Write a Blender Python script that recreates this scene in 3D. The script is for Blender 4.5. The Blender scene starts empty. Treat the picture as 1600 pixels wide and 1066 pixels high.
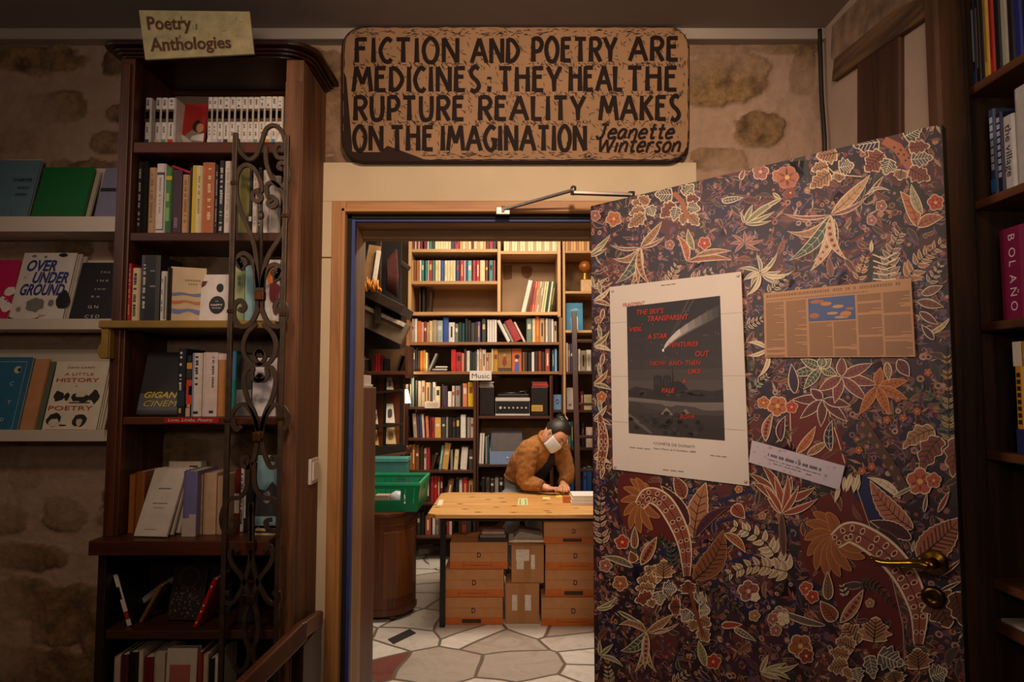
import bpy, bmesh, math, random
from math import sin, cos, pi, radians, sqrt, atan2, hypot
from mathutils import Vector, Matrix, noise
random.seed(7)
SC = bpy.context.scene
COL = SC.collection

# ------------------------------------------------------------------ camera
F = 1600 * 24.0 / 36.0
PITCH = math.atan(71.0 / F)
CAMZ = 1.5
cd = bpy.data.cameras.new('camera'); cd.lens = 24.0; cd.sensor_width = 36.0; cd.clip_start = 0.05
cam = bpy.data.objects.new('camera', cd); COL.objects.link(cam)
cam.location = (0, 0, CAMZ); cam.rotation_euler = (pi / 2 + PITCH, 0, 0)
SC.camera = cam

# ------------------------------------------------------------------ world, lights, exposure
wd = bpy.data.worlds.new('world'); SC.world = wd; wd.use_nodes = True
wd.node_tree.nodes['Background'].inputs[0].default_value = (1.0, 0.72, 0.5, 1)
wd.node_tree.nodes['Background'].inputs[1].default_value = 0.012
SC.view_settings.view_transform = 'Standard'; SC.view_settings.look = 'None'
SC.view_settings.gamma = 1.0; SC.view_settings.exposure = 0.0
SC.view_settings.use_curve_mapping = False
SC.render.film_transparent = False

def aim(o, tgt):
    d = Vector(tgt) - o.location
    o.rotation_euler = d.to_track_quat('-Z', 'Y').to_euler()

def area(name, loc, tgt, sx, sy, power, col, spread=180):
    l = bpy.data.lights.new(name, 'AREA'); l.shape = 'RECTANGLE'; l.size = sx; l.size_y = sy
    l.energy = power; l.color = col; l.spread = radians(spread)
    o = bpy.data.objects.new(name, l); COL.objects.link(o); o.location = loc; aim(o, tgt)
    return o

def spot(name, loc, tgt, power, col, angle, blend, r=0.06):
    l = bpy.data.lights.new(name, 'SPOT'); l.energy = power; l.color = col
    l.spot_size = radians(angle); l.spot_blend = blend; l.shadow_soft_size = r
    o = bpy.data.objects.new(name, l); COL.objects.link(o); o.location = loc; aim(o, tgt)
    return o

WARM = (1.0, 0.715, 0.495); WARM2 = (1.0, 0.81, 0.62)
# front room: two ceiling spots behind the camera line, a broad weak ceiling glow, an added side glow, an added ceiling fill
spot('ceiling_spot_light', (0.12, 0.10, 2.70), (0.16, 2.45, 1.98), 168, WARM, 68, 1.0, 0.10)
spot('ceiling_spot_light', (-0.60, 0.35, 2.70), (-1.02, 2.25, 1.40), 30, WARM, 66, 1.0, 0.10)
area('ceiling_glow_light', (-0.2, -0.9, 2.72), (0.0, 2.2, 1.4), 1.2, 0.5, 4.0, WARM)
area('side_glow_light', (-2.75, 0.75, 2.62), (0.8, 1.9, 1.9), 1.0, 0.5, 5.2, (1.0, 0.78, 0.68), 60)  # unseen light added to give the patterned door its sheen
area('ceiling_fill_light', (-0.2, -0.7, 1.9), (-0.1, 0.2, 2.8), 0.5, 0.3, 11.0, (1.0, 0.80, 0.66), 160)  # added out of view, aimed upwards to brighten the ceiling
# back room: ceiling lamps
area('back_ceiling_light', (0.1, 4.55, 3.02), (0.1, 4.75, 0.0), 1.3, 0.7, 62, WARM2)
area('back_front_light', (0.1, 3.35, 2.85), (0.0, 5.6, 0.6), 0.9, 0.3, 9, WARM2)
area('shelf_strip_light', (-0.1, 5.45, 3.03), (-0.1, 6.1, 2.4), 1.8, 0.12, 8, (1.0, 0.82, 0.58))

# ------------------------------------------------------------------ pixel -> world (measuring the photograph on a plane of known depth)
_c, _s = cos(PITCH), sin(PITCH)
def P(px, py, Y):
    u = (px - 800.0) / F; v = (533.0 - py) / F
    t = Y / (_c - v * _s)
    return Vector((t * u, Y, CAMZ + t * (_s + v * _c)))
def Xp(px, py, Y): return P(px, py, Y).x
def Zp(py, Y): return P(800, py, Y).z
def onZ(px, py, Z):
    u = (px - 800.0) / F; v = (533.0 - py) / F
    t = (Z - CAMZ) / (_s + v * _c)
    return Vector((t * u, t * (_c - v * _s), Z))

# ------------------------------------------------------------------ colours and materials
def lin(c):
    c = c / 255.0
    return c / 12.92 if c <= 0.04045 else ((c + 0.055) / 1.055) ** 2.4
def RGB(r, g=None, b=None):
    if g is None:
        h = r.lstrip('#'); r, g, b = int(h[0:2], 16), int(h[2:4], 16), int(h[4:6], 16)
    return (lin(r), lin(g), lin(b), 1.0)

_MAT = {}
def _base(name):
    m = bpy.data.materials.new(name); m.use_nodes = True
    nt = m.node_tree; b = nt.nodes['Principled BSDF']
    return m, nt, b
def _coord(nt, scale=(1, 1, 1), kind='Object'):
    tc = nt.nodes.new('ShaderNodeTexCoord'); mp = nt.nodes.new('ShaderNodeMapping')
    mp.inputs['Scale'].default_value = scale
    nt.links.new(tc.outputs[kind], mp.inputs['Vector'])
    return mp.outputs['Vector']
def _ramp(nt, fac, stops):
    r = nt.nodes.new('ShaderNodeValToRGB')
    el = r.color_ramp.elements
    while len(el) < len(stops): el.new(0.5)
    for e, (p, c) in zip(el, stops): e.position = p; e.color = c
    nt.links.new(fac, r.inputs['Fac'])
    return r.outputs['Color']
def _noise(nt, vec, scale, detail=4, rough=0.55, dist=0.0):
    n = nt.nodes.new('ShaderNodeTexNoise'); n.inputs['Scale'].default_value = scale
    n.inputs['Detail'].default_value = detail; n.inputs['Roughness'].default_value = rough
    n.inputs['Distortion'].default_value = dist
    nt.links.new(vec, n.inputs['Vector'])
    return n.outputs['Fac']
def _bump(nt, b, h, strength, dist=0.01):
    bp = nt.nodes.new('ShaderNodeBump'); bp.inputs['Strength'].default_value = strength
    bp.inputs['Distance'].default_value = dist
    nt.links.new(h, bp.inputs['Height']); nt.links.new(bp.outputs['Normal'], b.inputs['Normal'])
def sc(c, k): return (min(1, c[0] * k), min(1, c[1] * k), min(1, c[2] * k), 1)

def plain(hexc, rough=0.6, var=0.12, scale=30, metal=0.0, spec=0.5):
    """a solid colour with faint mottling"""
    key = ('plain', hexc, rough, var, scale, metal, spec)
    if key in _MAT: return _MAT[key]
    m, nt, b = _base('paint_' + str(hexc).lstrip('#')); c = RGB(hexc)
    f = _noise(nt, _coord(nt), scale, 3)
    nt.links.new(_ramp(nt, f, [(0.3, sc(c, 1 - var)), (0.7, sc(c, 1 + var))]), b.inputs['Base Color'])
    b.inputs['Roughness'].default_value = rough; b.inputs['Metallic'].default_value = metal
    b.inputs['Specular IOR Level'].default_value = spec
    _MAT[key] = m; return m

def wood(h1, h2, axis='z', scale=1.0, rough=0.45, aged=0.0, bump=0.15):
    key = ('wood', h1, h2, axis, scale, rough, aged)
    if key in _MAT: return _MAT[key]
    m, nt, b = _base('wood_' + h1.lstrip('#')); a, c = RGB(h1), RGB(h2)
    s = {'x': (1.2, 18, 18), 'y': (18, 1.2, 18), 'z': (18, 18, 1.2)}[axis]
    v = _coord(nt, tuple(k * scale for k in s))
    f = _noise(nt, v, 1.6, 6, 0.6, 0.8)
    f2 = _noise(nt, _coord(nt, tuple(k * scale * 0.18 for k in s)), 2.0, 2, 0.5, 0.4)
    mx = nt.nodes.new('ShaderNodeMath'); mx.operation = 'ADD'
    nt.links.new(f, mx.inputs[0]); nt.links.new(f2, mx.inputs[1])
    dv = nt.nodes.new('ShaderNodeMath'); dv.operation = 'MULTIPLY'; dv.inputs[1].default_value = 0.5
    nt.links.new(mx.outputs[0], dv.inputs[0])
    nt.links.new(_ramp(nt, dv.outputs[0], [(0.39, sc(a, .75)), (0.5, sc(tuple((x + y) / 2 for x, y in zip(a, c)), 1)), (0.61, c)]), b.inputs['Base Color'])
    if aged:      # worn, stained old timber: dark patches and pale scuffs
        src = b.inputs['Base Color'].links[0].from_socket
        n = _noise(nt, _coord(nt, tuple(k * .35 for k in s)), 3.0, 8, .7, .6); mm = nt.nodes.new('ShaderNodeMix'); mm.data_type = 'RGBA'; mm.blend_type = 'MULTIPLY'; mm.inputs[0].default_value = aged
        nt.links.new(src, mm.inputs[6]); nt.links.new(_ramp(nt, n, [(.36, (.30, .27, .24, 1)), (.5, (.95, .93, .9, 1)), (.68, (1, 1, 1, 1))]), mm.inputs[7]); nt.links.new(mm.outputs[2], b.inputs['Base Color'])
    b.inputs['Roughness'].default_value = rough
    _bump(nt, b, f, bump, 0.004)
    _MAT[key] = m; return m

def metal(hexc, rough=0.4, var=0.2):
    return plain(hexc, rough, var, 60, 1.0)

def vcol(name, rough=0.6, spec=0.5, bump=0.0, mottle=0.0):
    key = ('vcol', name)
    if key in _MAT: return _MAT[key]
    m, nt, b = _base(name)
    a = nt.nodes.new('ShaderNodeVertexColor'); a.layer_name = 'Col'
    out = a.outputs['Color']
    if mottle:
        f = _noise(nt, _coord(nt), 260, 3, 0.7)
        mx = nt.nodes.new('ShaderNodeMix'); mx.data_type = 'RGBA'; mx.blend_type = 'MULTIPLY'
        mx.inputs[0].default_value = mottle
        nt.links.new(out, mx.inputs[6])
        nt.links.new(_ramp(nt, f, [(0.35, (0.45, 0.42, 0.45, 1)), (0.62, (1, 1, 1, 1))]), mx.inputs[7])
        out = mx.outputs[2]
    nt.links.new(out, b.inputs['Base Color'])
    b.inputs['Roughness'].default_value = rough; b.inputs['Specular IOR Level'].default_value = spec
    _MAT[key] = m; return m

# ------------------------------------------------------------------ object bookkeeping
def link(o, parent=None):
    COL.objects.link(o)
    if parent is not None: o.parent = parent
    return o
def tag(o, label=None, cat=None, group=None, kind=None):
    if label: o['label'] = label
    if cat: o['category'] = cat
    if group: o['group'] = group
    if kind: o['kind'] = kind
    return o
def thing(name, label, cat, loc=(0, 0, 0), rot=(0, 0, 0), group=None):
    o = bpy.data.objects.new(name, None); o.empty_display_size = 0.05
    link(o); o.location = loc; o.rotation_euler = rot
    return tag(o, label, cat, group)
def wm(o):
    m = Matrix.Identity(4)
    while o is not None:
        m = o.matrix_basis @ m; o = o.parent
    return m

class MB:
    """collects shapes for ONE mesh object"""
    def __init__(s): s.v = []; s.f = []; s.m = []; s.c = []; s.smooth = []
    def poly(s, pts, mi=0, col=None, smooth=False):
        b = len(s.v); s.v += [Vector(p) for p in pts]
        s.f.append(tuple(range(b, b + len(pts)))); s.m.append(mi); s.c.append(col); s.smooth.append(smooth)
    def raw(s, vs, fs, mi=0, col=None, smooth=False):
        b = len(s.v); s.v += [Vector(p) for p in vs]
        for f in fs:
            s.f.append(tuple(b + i for i in f)); s.m.append(mi); s.c.append(col); s.smooth.append(smooth)
    def box(s, x0, x1, y0, y1, z0, z1, mi=0, col=None):
        if x1 < x0: x0, x1 = x1, x0
        if y1 < y0: y0, y1 = y1, y0
        if z1 < z0: z0, z1 = z1, z0
        s.raw([(x0, y0, z0), (x1, y0, z0), (x1, y1, z0), (x0, y1, z0), (x0, y0, z1), (x1, y0, z1), (x1, y1, z1), (x0, y1, z1)],
              [(3, 2, 1, 0), (4, 5, 6, 7), (0, 1, 5, 4), (1, 2, 6, 5), (2, 3, 7, 6), (3, 0, 4, 7)], mi, col)
        return s
    def bar(s, a, b, w, h, up=(0, 0, 1), mi=0):
        """a straight bar from a to b, w wide and h deep"""
        a, b = Vector(a), Vector(b); d = (b - a).normalized(); up = Vector(up)
        x = d.cross(up)
        if x.length < 1e-5: x = d.cross(Vector((1, 0, 0)))
        x.normalize(); y = x.cross(d).normalized()
        vs = [p + x * sx * w / 2 + y * sy * h / 2 for p in (a, b) for sx, sy in ((-1, -1), (1, -1), (1, 1), (-1, 1))]
        s.raw(vs, [(3, 2, 1, 0), (4, 5, 6, 7), (0, 1, 5, 4), (1, 2, 6, 5), (2, 3, 7, 6), (3, 0, 4, 7)], mi)
        return s
    def prism(s, pts, axis, a, b, mi=0, col=None, smooth=False):
        """2-D outline (list of pairs) pushed along an axis from a to b"""
        def mk(p, k):
            return {'x': (k, p[0], p[1]), 'y': (p[0], k, p[1]), 'z': (p[0], p[1], k)}[axis]
        n = len(pts)
        vs = [mk(p, a) for p in pts] + [mk(p, b) for p in pts]
        s.raw(vs, [tuple(range(n - 1, -1, -1)), tuple(range(n, 2 * n))], mi, col)
        s.raw(vs, [(i, (i + 1) % n, n + (i + 1) % n, n + i) for i in range(n)], mi, col, smooth)
        return s
    def tube(s, path, r, n=8, mi=0, cap=True, smooth=True, flat=None):
        """round (or flat = (w, t): rectangular) section swept along a path; r may be a list"""
        pts = [Vector(p) for p in path]; N = len(pts)
        rs = r if isinstance(r, (list, tuple)) else [r] * N
        t0 = (pts[1] - pts[0]).normalized()
        up = Vector((0, 1, 0)) if abs(t0.y) < 0.9 else Vector((0, 0, 1))
        if flat: up = Vector((0, 1, 0))
        rings = []
        x = None
        for i, p in enumerate(pts):
            t = (pts[min(i + 1, N - 1)] - pts[max(i - 1, 0)]).normalized()
            if flat or x is None: x = t.cross(up)
            else: x = x - t * x.dot(t)
            if x.length < 1e-6: x = t.cross(Vector((1, 0, 0)))
            x.normalize(); y = t.cross(x).normalized()
            if flat:
                w, h = flat[0] * rs[i] / 2, flat[1] / 2
                rings.append([p + x * a * w + y * b * h for a, b in ((-1, -1), (1, -1), (1, 1), (-1, 1))])
            else:
                rings.append([p + x * cos(2 * pi * k / n) * rs[i] + y * sin(2 * pi * k / n) * rs[i] for k in range(n)])
        k = len(rings[0]); vs = [q for ring in rings for q in ring]; fs = []
        for i in range(N - 1):
            for j in range(k): fs.append((i * k + j, i * k + (j + 1) % k, (i + 1) * k + (j + 1) % k, (i + 1) * k + j))
        s.raw(vs, fs, mi, None, smooth and not flat)
        if cap: s.raw(vs, [tuple(range(k - 1, -1, -1)), tuple((N - 1) * k + j for j in range(k))], mi)
        return s
    def lathe(s, prof, c, n=24, mi=0, axis='z', smooth=True):
        """profile of (radius, height) turned about an axis through c"""
        c = Vector(c); vs = []
        for r, h in prof:
            for k in range(n):
                a = 2 * pi * k / n
                if axis == 'z': q = (r * cos(a), r * sin(a), h)
                elif axis == 'y': q = (r * cos(a), h, r * sin(a))
                else: q = (h, r * cos(a), r * sin(a))
                vs.append(c + Vector(q))
        fs = [(i * n + k, i * n + (k + 1) % n, (i + 1) * n + (k + 1) % n, (i + 1) * n + k) for i in range(len(prof) - 1) for k in range(n)]
        s.raw(vs, fs, mi, None, smooth)
        s.raw(vs, [tuple(range(n - 1, -1, -1)), tuple((len(prof) - 1) * n + k for k in range(n))], mi)
        return s
    def xf(s, M):
        s.v = [M @ p for p in s.v]; return s
    def build(s, name, mats, parent=None, origin=None, world=True, bevel=0.0, seg=2, fix=True):
        vs = s.v
        if parent is not None:
            if world:
                inv = wm(parent).inverted(); vs = [inv @ p for p in vs]
            o_loc = Vector((0, 0, 0))
        else:
            if origin is None:
                xs = [p.x for p in vs]; ys = [p.y for p in vs]; zs = [p.z for p in vs]
                origin = ((min(xs) + max(xs)) / 2, (min(ys) + max(ys)) / 2, min(zs))
            o_loc = Vector(origin); vs = [p - o_loc for p in vs]
        me = bpy.data.meshes.new(name)
        me.from_pydata([tuple(p) for p in vs], [], s.f)
        if not isinstance(mats, (list, tuple)): mats = [mats]
        for m in mats: me.materials.append(m)
        me.polygons.foreach_set('material_index', s.m)
        me.polygons.foreach_set('use_smooth', s.smooth)
        if any(c is not None for c in s.c):
            ca = me.color_attributes.new('Col', 'FLOAT_COLOR', 'CORNER'); arr = []
            for f, c in zip(s.f, s.c): arr += list(c or (0.5, 0.5, 0.5, 1)) * len(f)
            ca.data.foreach_set('color', arr)
        if fix:
            bm = bmesh.new(); bm.from_mesh(me)
            if not any(c is not None for c in s.c): bmesh.ops.remove_doubles(bm, verts=bm.verts, dist=1e-6)
            bmesh.ops.recalc_face_normals(bm, faces=bm.faces); bm.to_mesh(me); bm.free()
        me.update()
        o = bpy.data.objects.new(name, me); link(o, parent); o.location = o_loc
        if bevel:
            md = o.modifiers.new('edge', 'BEVEL'); md.width = bevel; md.segments = seg; md.limit_method = 'ANGLE'
        return o

def crom(pts, n=8, closed=False):
    """a smooth curve through points (2-D or 3-D)"""
    P_ = [Vector(p) for p in pts]; N = len(P_); out = []
    for i in range(N if closed else N - 1):
        p0 = P_[(i - 1) % N] if (closed or i > 0) else P_[0] * 2 - P_[1]
        p1, p2 = P_[i], P_[(i + 1) % N]
        p3 = P_[(i + 2) % N] if (closed or i + 2 < N) else P_[-1] * 2 - P_[-2]
        for k in range(n):
            t = k / n
            out.append(0.5 * ((2 * p1) + (p2 - p0) * t + (2 * p0 - 5 * p1 + 4 * p2 - p3) * t * t + (3 * p1 - p0 - 3 * p2 + p3) * t ** 3))
    if not closed: out.append(P_[-1])
    return out

# ------------------------------------------------------------------ lettering
def text_polys(s, size=1.0, shear=0.0, bold=0.0):
    """built-in letters as flat polygons: (verts, faces, width)"""
    if 'M' in s or 'W' in s: bold = 0.0
    cu = bpy.data.curves.new('lettering', 'FONT'); cu.body = s; cu.size = size; cu.shear = shear; cu.offset = bold
    cu.dimensions = '2D'; cu.fill_mode = 'FRONT'; cu.resolution_u = 3
    o = bpy.data.objects.new('lettering', cu); COL.objects.link(o)
    dg = bpy.context.evaluated_depsgraph_get()
    me = bpy.data.meshes.new_from_object(o.evaluated_get(dg))
    vs = [tuple(v.co) for v in me.vertices]; fs = [tuple(p.vertices) for p in me.polygons]
    bpy.data.objects.remove(o); bpy.data.curves.remove(cu); bpy.data.meshes.remove(me)
    xs = [v[0] for v in vs] or [0]
    return vs, fs, (min(xs), max(xs))

def lettering(lines, mat, parent, place, name='lettering', mb=None, mi=0):
    """lines: (text, x, z, height, width or None, shear, bold). place(x, z) -> local 3-D point. One flat mesh, child of parent."""
    own = mb is None
    if own: mb = MB()
    for text, x, z, h, w, shear, bold in lines:
        vs, fs, (a, b) = text_polys(text, 1.0, shear, bold)
        if not vs: continue
        k = h / 0.70; kx = (w / max(b - a, 1e-6)) if w else k
        mb.raw([place(x + (v[0] - a) * kx, z + v[1] * k) for v in vs], fs, mi)
    if own: return mb.build(name, mat, parent, world=False, fix=False)
    return mb

# stroke alphabet used for the carved sign (x, y in 0..1)
G = {
 'A': (1.0, [[(0, 0), (.52, 1), (1, 0)], [(.2, .36), (.82, .36)]]),
 'C': (.62, [('s', [(1, .86), (.62, .97), (.2, .75), (.02, .45), (.3, .1), (.72, .02), (1, .14)])]),
 'D': (.8, [[(.08, 0), (.08, 1)], ('s', [(.08, .97), (.55, .88), (.95, .5), (.6, .12), (.08, .03)])]),
 'E': (.62, [[(.1, 0), (.1, 1)], [(.1, .95), (1, .95)], [(.1, .6), (.85, .6)], [(.1, .05), (1, .05)]]),
 'F': (.62, [[(.1, 0), (.1, 1)], [(.1, .95), (1, .95)], [(.1, .58), (.85, .58)]]),
 'G': (.75, [('s', [(1, .86), (.62, .97), (.2, .75), (.02, .45), (.3, .1), (.7, .03), (.98, .2)]), [(.98, .04), (.98, .45), (.62, .45)]]),
 'H': (.8, [[(.08, 0), (.08, 1)], [(.92, 0), (.92, 1)], [(.08, .6), (.92, .6)]]),
 'I': (.2, [[(.5, 0), (.5, 1)]]),
 'K': (.75, [[(.1, 0), (.1, 1)], [(.98, 1), (.12, .48)], [(.3, .6), (1, 0)]]),
 'L': (.58, [[(.1, 1), (.1, 0)], [(.1, .05), (1, .05)]]),
 'M': (1.1, [[(0, 0), (.16, 1), (.5, .3), (.84, 1), (1, 0)]]),
 'N': (.85, [[(.06, 0), (.06, 1), (.94, 0), (.94, 1)]]),
 'O': (.8, [('c', [(.5, 1), (.12, .78), (.02, .45), (.2, .1), (.5, 0), (.8, .1), (.98, .45), (.88, .78)])]),
 'P': (.66, [[(.1, 0), (.1, 1)], ('s', [(.1, .96), (.7, .95), (.98, .72), (.7, .46), (.1, .42)])]),
 'R': (.72, [[(.1, 0), (.1, 1)], ('s', [(.1, .96), (.7, .95), (.96, .74), (.7, .52), (.1, .5)]), [(.45, .5), (1, 0)]]),
 'S': (.62, [('s', [(.95, .92), (.55, 1), (.15, .82), (.3, .6), (.75, .42), (.95, .2), (.6, .01), (.1, .07)])]),
 'T': (.75, [[(.5, 0), (.5, 1)], [(0, .95), (1, .95)]]),
 'U': (.78, [('s', [(.08, 1), (.08, .4), (.22, .08), (.5, .02), (.8, .1), (.92, .4), (.92, 1)])]),
 'Y': (.78, [[(0, 1), (.5, .45), (1, 1)], [(.5, .47), (.5, 0)]]),
 'W': (1.2, [[(0, 1), (.25, 0), (.5, .8), (.75, 0), (1, 1)]]),
 'J': (.7, [[(.25, .97), (1, .97)], ('s', [(.68, .97), (.66, .3), (.5, .03), (.2, .02), (0, .2)])]),
 ';': (.25, [[(.5, .62), (.5, .74)], ('s', [(.55, .26), (.5, .1), (.25, -.02)])]),
 'e': (.6, [('s', [(.05, .33), (.9, .4), (.7, .63), (.35, .62), (.05, .3), (.3, .02), (.95, .12)])]),
 'a': (.65, [('s', [(.85, .6), (.35, .62), (.05, .3), (.25, .02), (.6, .1), (.85, .6)]), ('s', [(.85, .62), (.8, .2), (1, .02)])]),
 'n': (.62, [[(.12, .62), (.1, 0)], ('s', [(.1, .35), (.5, .64), (.85, .5), (.88, 0)])]),
 't': (.5, [('s', [(.5, 1), (.45, .2), (.6, .02), (1, .08)]), [(0, .64), (1, .68)]]),
 'i': (.25, [[(.5, .62), (.5, 0)], [(.55, .82), (.6, .92)]]),
 'r': (.5, [[(.15, .62), (.12, 0)], ('s', [(.13, .35), (.5, .62), (1, .6)])]),
 's': (.5, [('s', [(.95, .58), (.45, .64), (.2, .48), (.8, .22), (.7, .03), (.05, .05)])]),
 'o': (.6, [('c', [(.5, .64), (.1, .45), (.12, .12), (.5, 0), (.88, .15), (.9, .48)])]),
}
def ribbon(pts, w, closed=False, taper=None):
    """flat strip along a 2-D polyline -> list of quads"""
    P_ = [Vector((p[0], p[1])) for p in pts]; N = len(P_); L = []; R = []
    for i in range(N):
        a = P_[(i - 1) % N] if (closed or i > 0) else P_[i]; b = P_[(i + 1) % N] if (closed or i < N - 1) else P_[i]
        d = (b - a)
        if d.length < 1e-9: d = Vector((1, 0))
        d.normalize(); nrm = Vector((-d.y, d.x))
        k = 1.0
        if not closed and 0 < i < N - 1:
            d1 = (P_[i] - P_[i - 1]).normalized(); d2 = (P_[i + 1] - P_[i]).normalized()
            k = 1.0 / max(0.45, sqrt(max(0.0, (1 + d1.dot(d2)) / 2)))
        ww = w * k * (taper(i / (N - 1)) if taper else 1) / 2
        L.append(P_[i] + nrm * ww); R.append(P_[i] - nrm * ww)
    q = [(L[i], L[i + 1], R[i + 1], R[i]) for i in range(N - 1)]
    if closed: q.append((L[-1], L[0], R[0], R[-1]))
    return q
def stroke_word(word, x0, x1, y0, y1, w, gap=.16, shear=0.0):
    """quads for a word fitted between x0..x1 (stroke alphabet)"""
    tot = sum(G[c][0] for c in word) + gap * (len(word) - 1); k = (x1 - x0) / tot; x = x0; H = y1 - y0; out = []
    for c in word:
        gw, strokes = G[c]
        for st in strokes:
            closed = False
            if isinstance(st, tuple):
                closed = st[0] == 'c'; pts = crom(st[1], 6, closed)
            else: pts = [Vector(p) for p in st]
            if len(pts) > 2 and not isinstance(st, tuple) and c in 'MNWAKY':      # sharp corners: one strip per stroke
                for a_, b_ in zip(pts, pts[1:]): out += ribbon([(x + p[0] * gw * k + shear * p[1] * H, y0 + p[1] * H) for p in (a_, b_)], w)
                continue
            pp = [(x + p[0] * gw * k + shear * p[1] * H, y0 + p[1] * H) for p in pts]
            if isinstance(st, tuple): out += ribbon(pp, w, closed)
            else:
                tp = (lambda t: 1.22 - 0.35 * t) if len(pp) == 2 and abs(pp[0][0] - pp[1][0]) < 1e-6 else None
                out += ribbon(pp, w, False, tp)
        x += (gw + gap) * k
    return out
# ================================================================== THE ROOM
YW = 2.45          # face of the stone wall
YB = 2.61          # back of the stone wall
ZC = Zp(43, YW - .05)    # front ceiling
ZC2 = 3.10         # back-room ceiling
XL = Xp(545, 600, YW); XR = 0.31
ZO = Zp(341, YW)   # top of the doorway
def struct(mb, name, mats, label=None, cat=None, **k):
    o = mb.build(name, mats, **k); tag(o, label, cat, None, 'structure'); return o

# ---- crazy paving, one slab under both rooms
def paving():
    m, nt, b = _base('crazy_paving')
    v0 = _coord(nt)
    n = nt.nodes.new('ShaderNodeTexNoise'); n.inputs['Scale'].default_value = 1.1; nt.links.new(v0, n.inputs['Vector'])
    mixv = nt.nodes.new('ShaderNodeVectorMath'); mixv.operation = 'MULTIPLY_ADD'
    nt.links.new(n.outputs['Color'], mixv.inputs[0]); mixv.inputs[1].default_value = (.25, .25, 0); nt.links.new(v0, mixv.inputs[2])
    def vor(feature):
        v = nt.nodes.new('ShaderNodeTexVoronoi'); v.feature = feature; v.inputs['Scale'].default_value = 2.9
        v.voronoi_dimensions = '2D'; nt.links.new(mixv.outputs[0], v.inputs['Vector']); return v
    e = vor('DISTANCE_TO_EDGE'); f = vor('F1')
    sepc = nt.nodes.new('ShaderNodeSeparateColor'); nt.links.new(f.outputs['Color'], sepc.inputs[0])
    cell = _ramp(nt, sepc.outputs[0], [(0.0, RGB('#8c7f74')), (.07, RGB('#7d4a44')), (.10, RGB('#b5aba2')), (.45, RGB('#c9c2ba')), (.75, RGB('#dcd7d0')), (1, RGB('#b8ad9f'))])
    for nd in nt.nodes:
        if nd.type == 'VALTORGB': nd.color_ramp.interpolation = 'CONSTANT'
    vein = _noise(nt, v0, 3.5, 8, .65, 2.5)
    mx = nt.nodes.new('ShaderNodeMix'); mx.data_type = 'RGBA'; mx.blend_type = 'MULTIPLY'; mx.inputs[0].default_value = .7
    nt.links.new(cell, mx.inputs[6]); nt.links.new(_ramp(nt, vein, [(.35, (.72, .68, .64, 1)), (.5, (1, 1, 1, 1)), (.62, (.86, .83, .8, 1))]), mx.inputs[7])
    g = nt.nodes.new('ShaderNodeMix'); g.data_type = 'RGBA'
    nt.links.new(_ramp(nt, e.outputs['Distance'], [(.022, (0, 0, 0, 1)), (.034, (1, 1, 1, 1))]), g.inputs[0])
    g.inputs[6].default_value = RGB('#6f6459'); nt.links.new(mx.outputs[2], g.inputs[7])
    nt.links.new(g.outputs[2], b.inputs['Base Color']); b.inputs['Roughness'].default_value = .38
    return m
mb = MB(); mb.box(-3.4, 3.2, -2.4, 6.9, -.12, 0)
struct(mb, 'floor', paving(), 'pale crazy-paved marble floor with grey mortar joints', 'floor', origin=(0, 0, 0))

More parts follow.
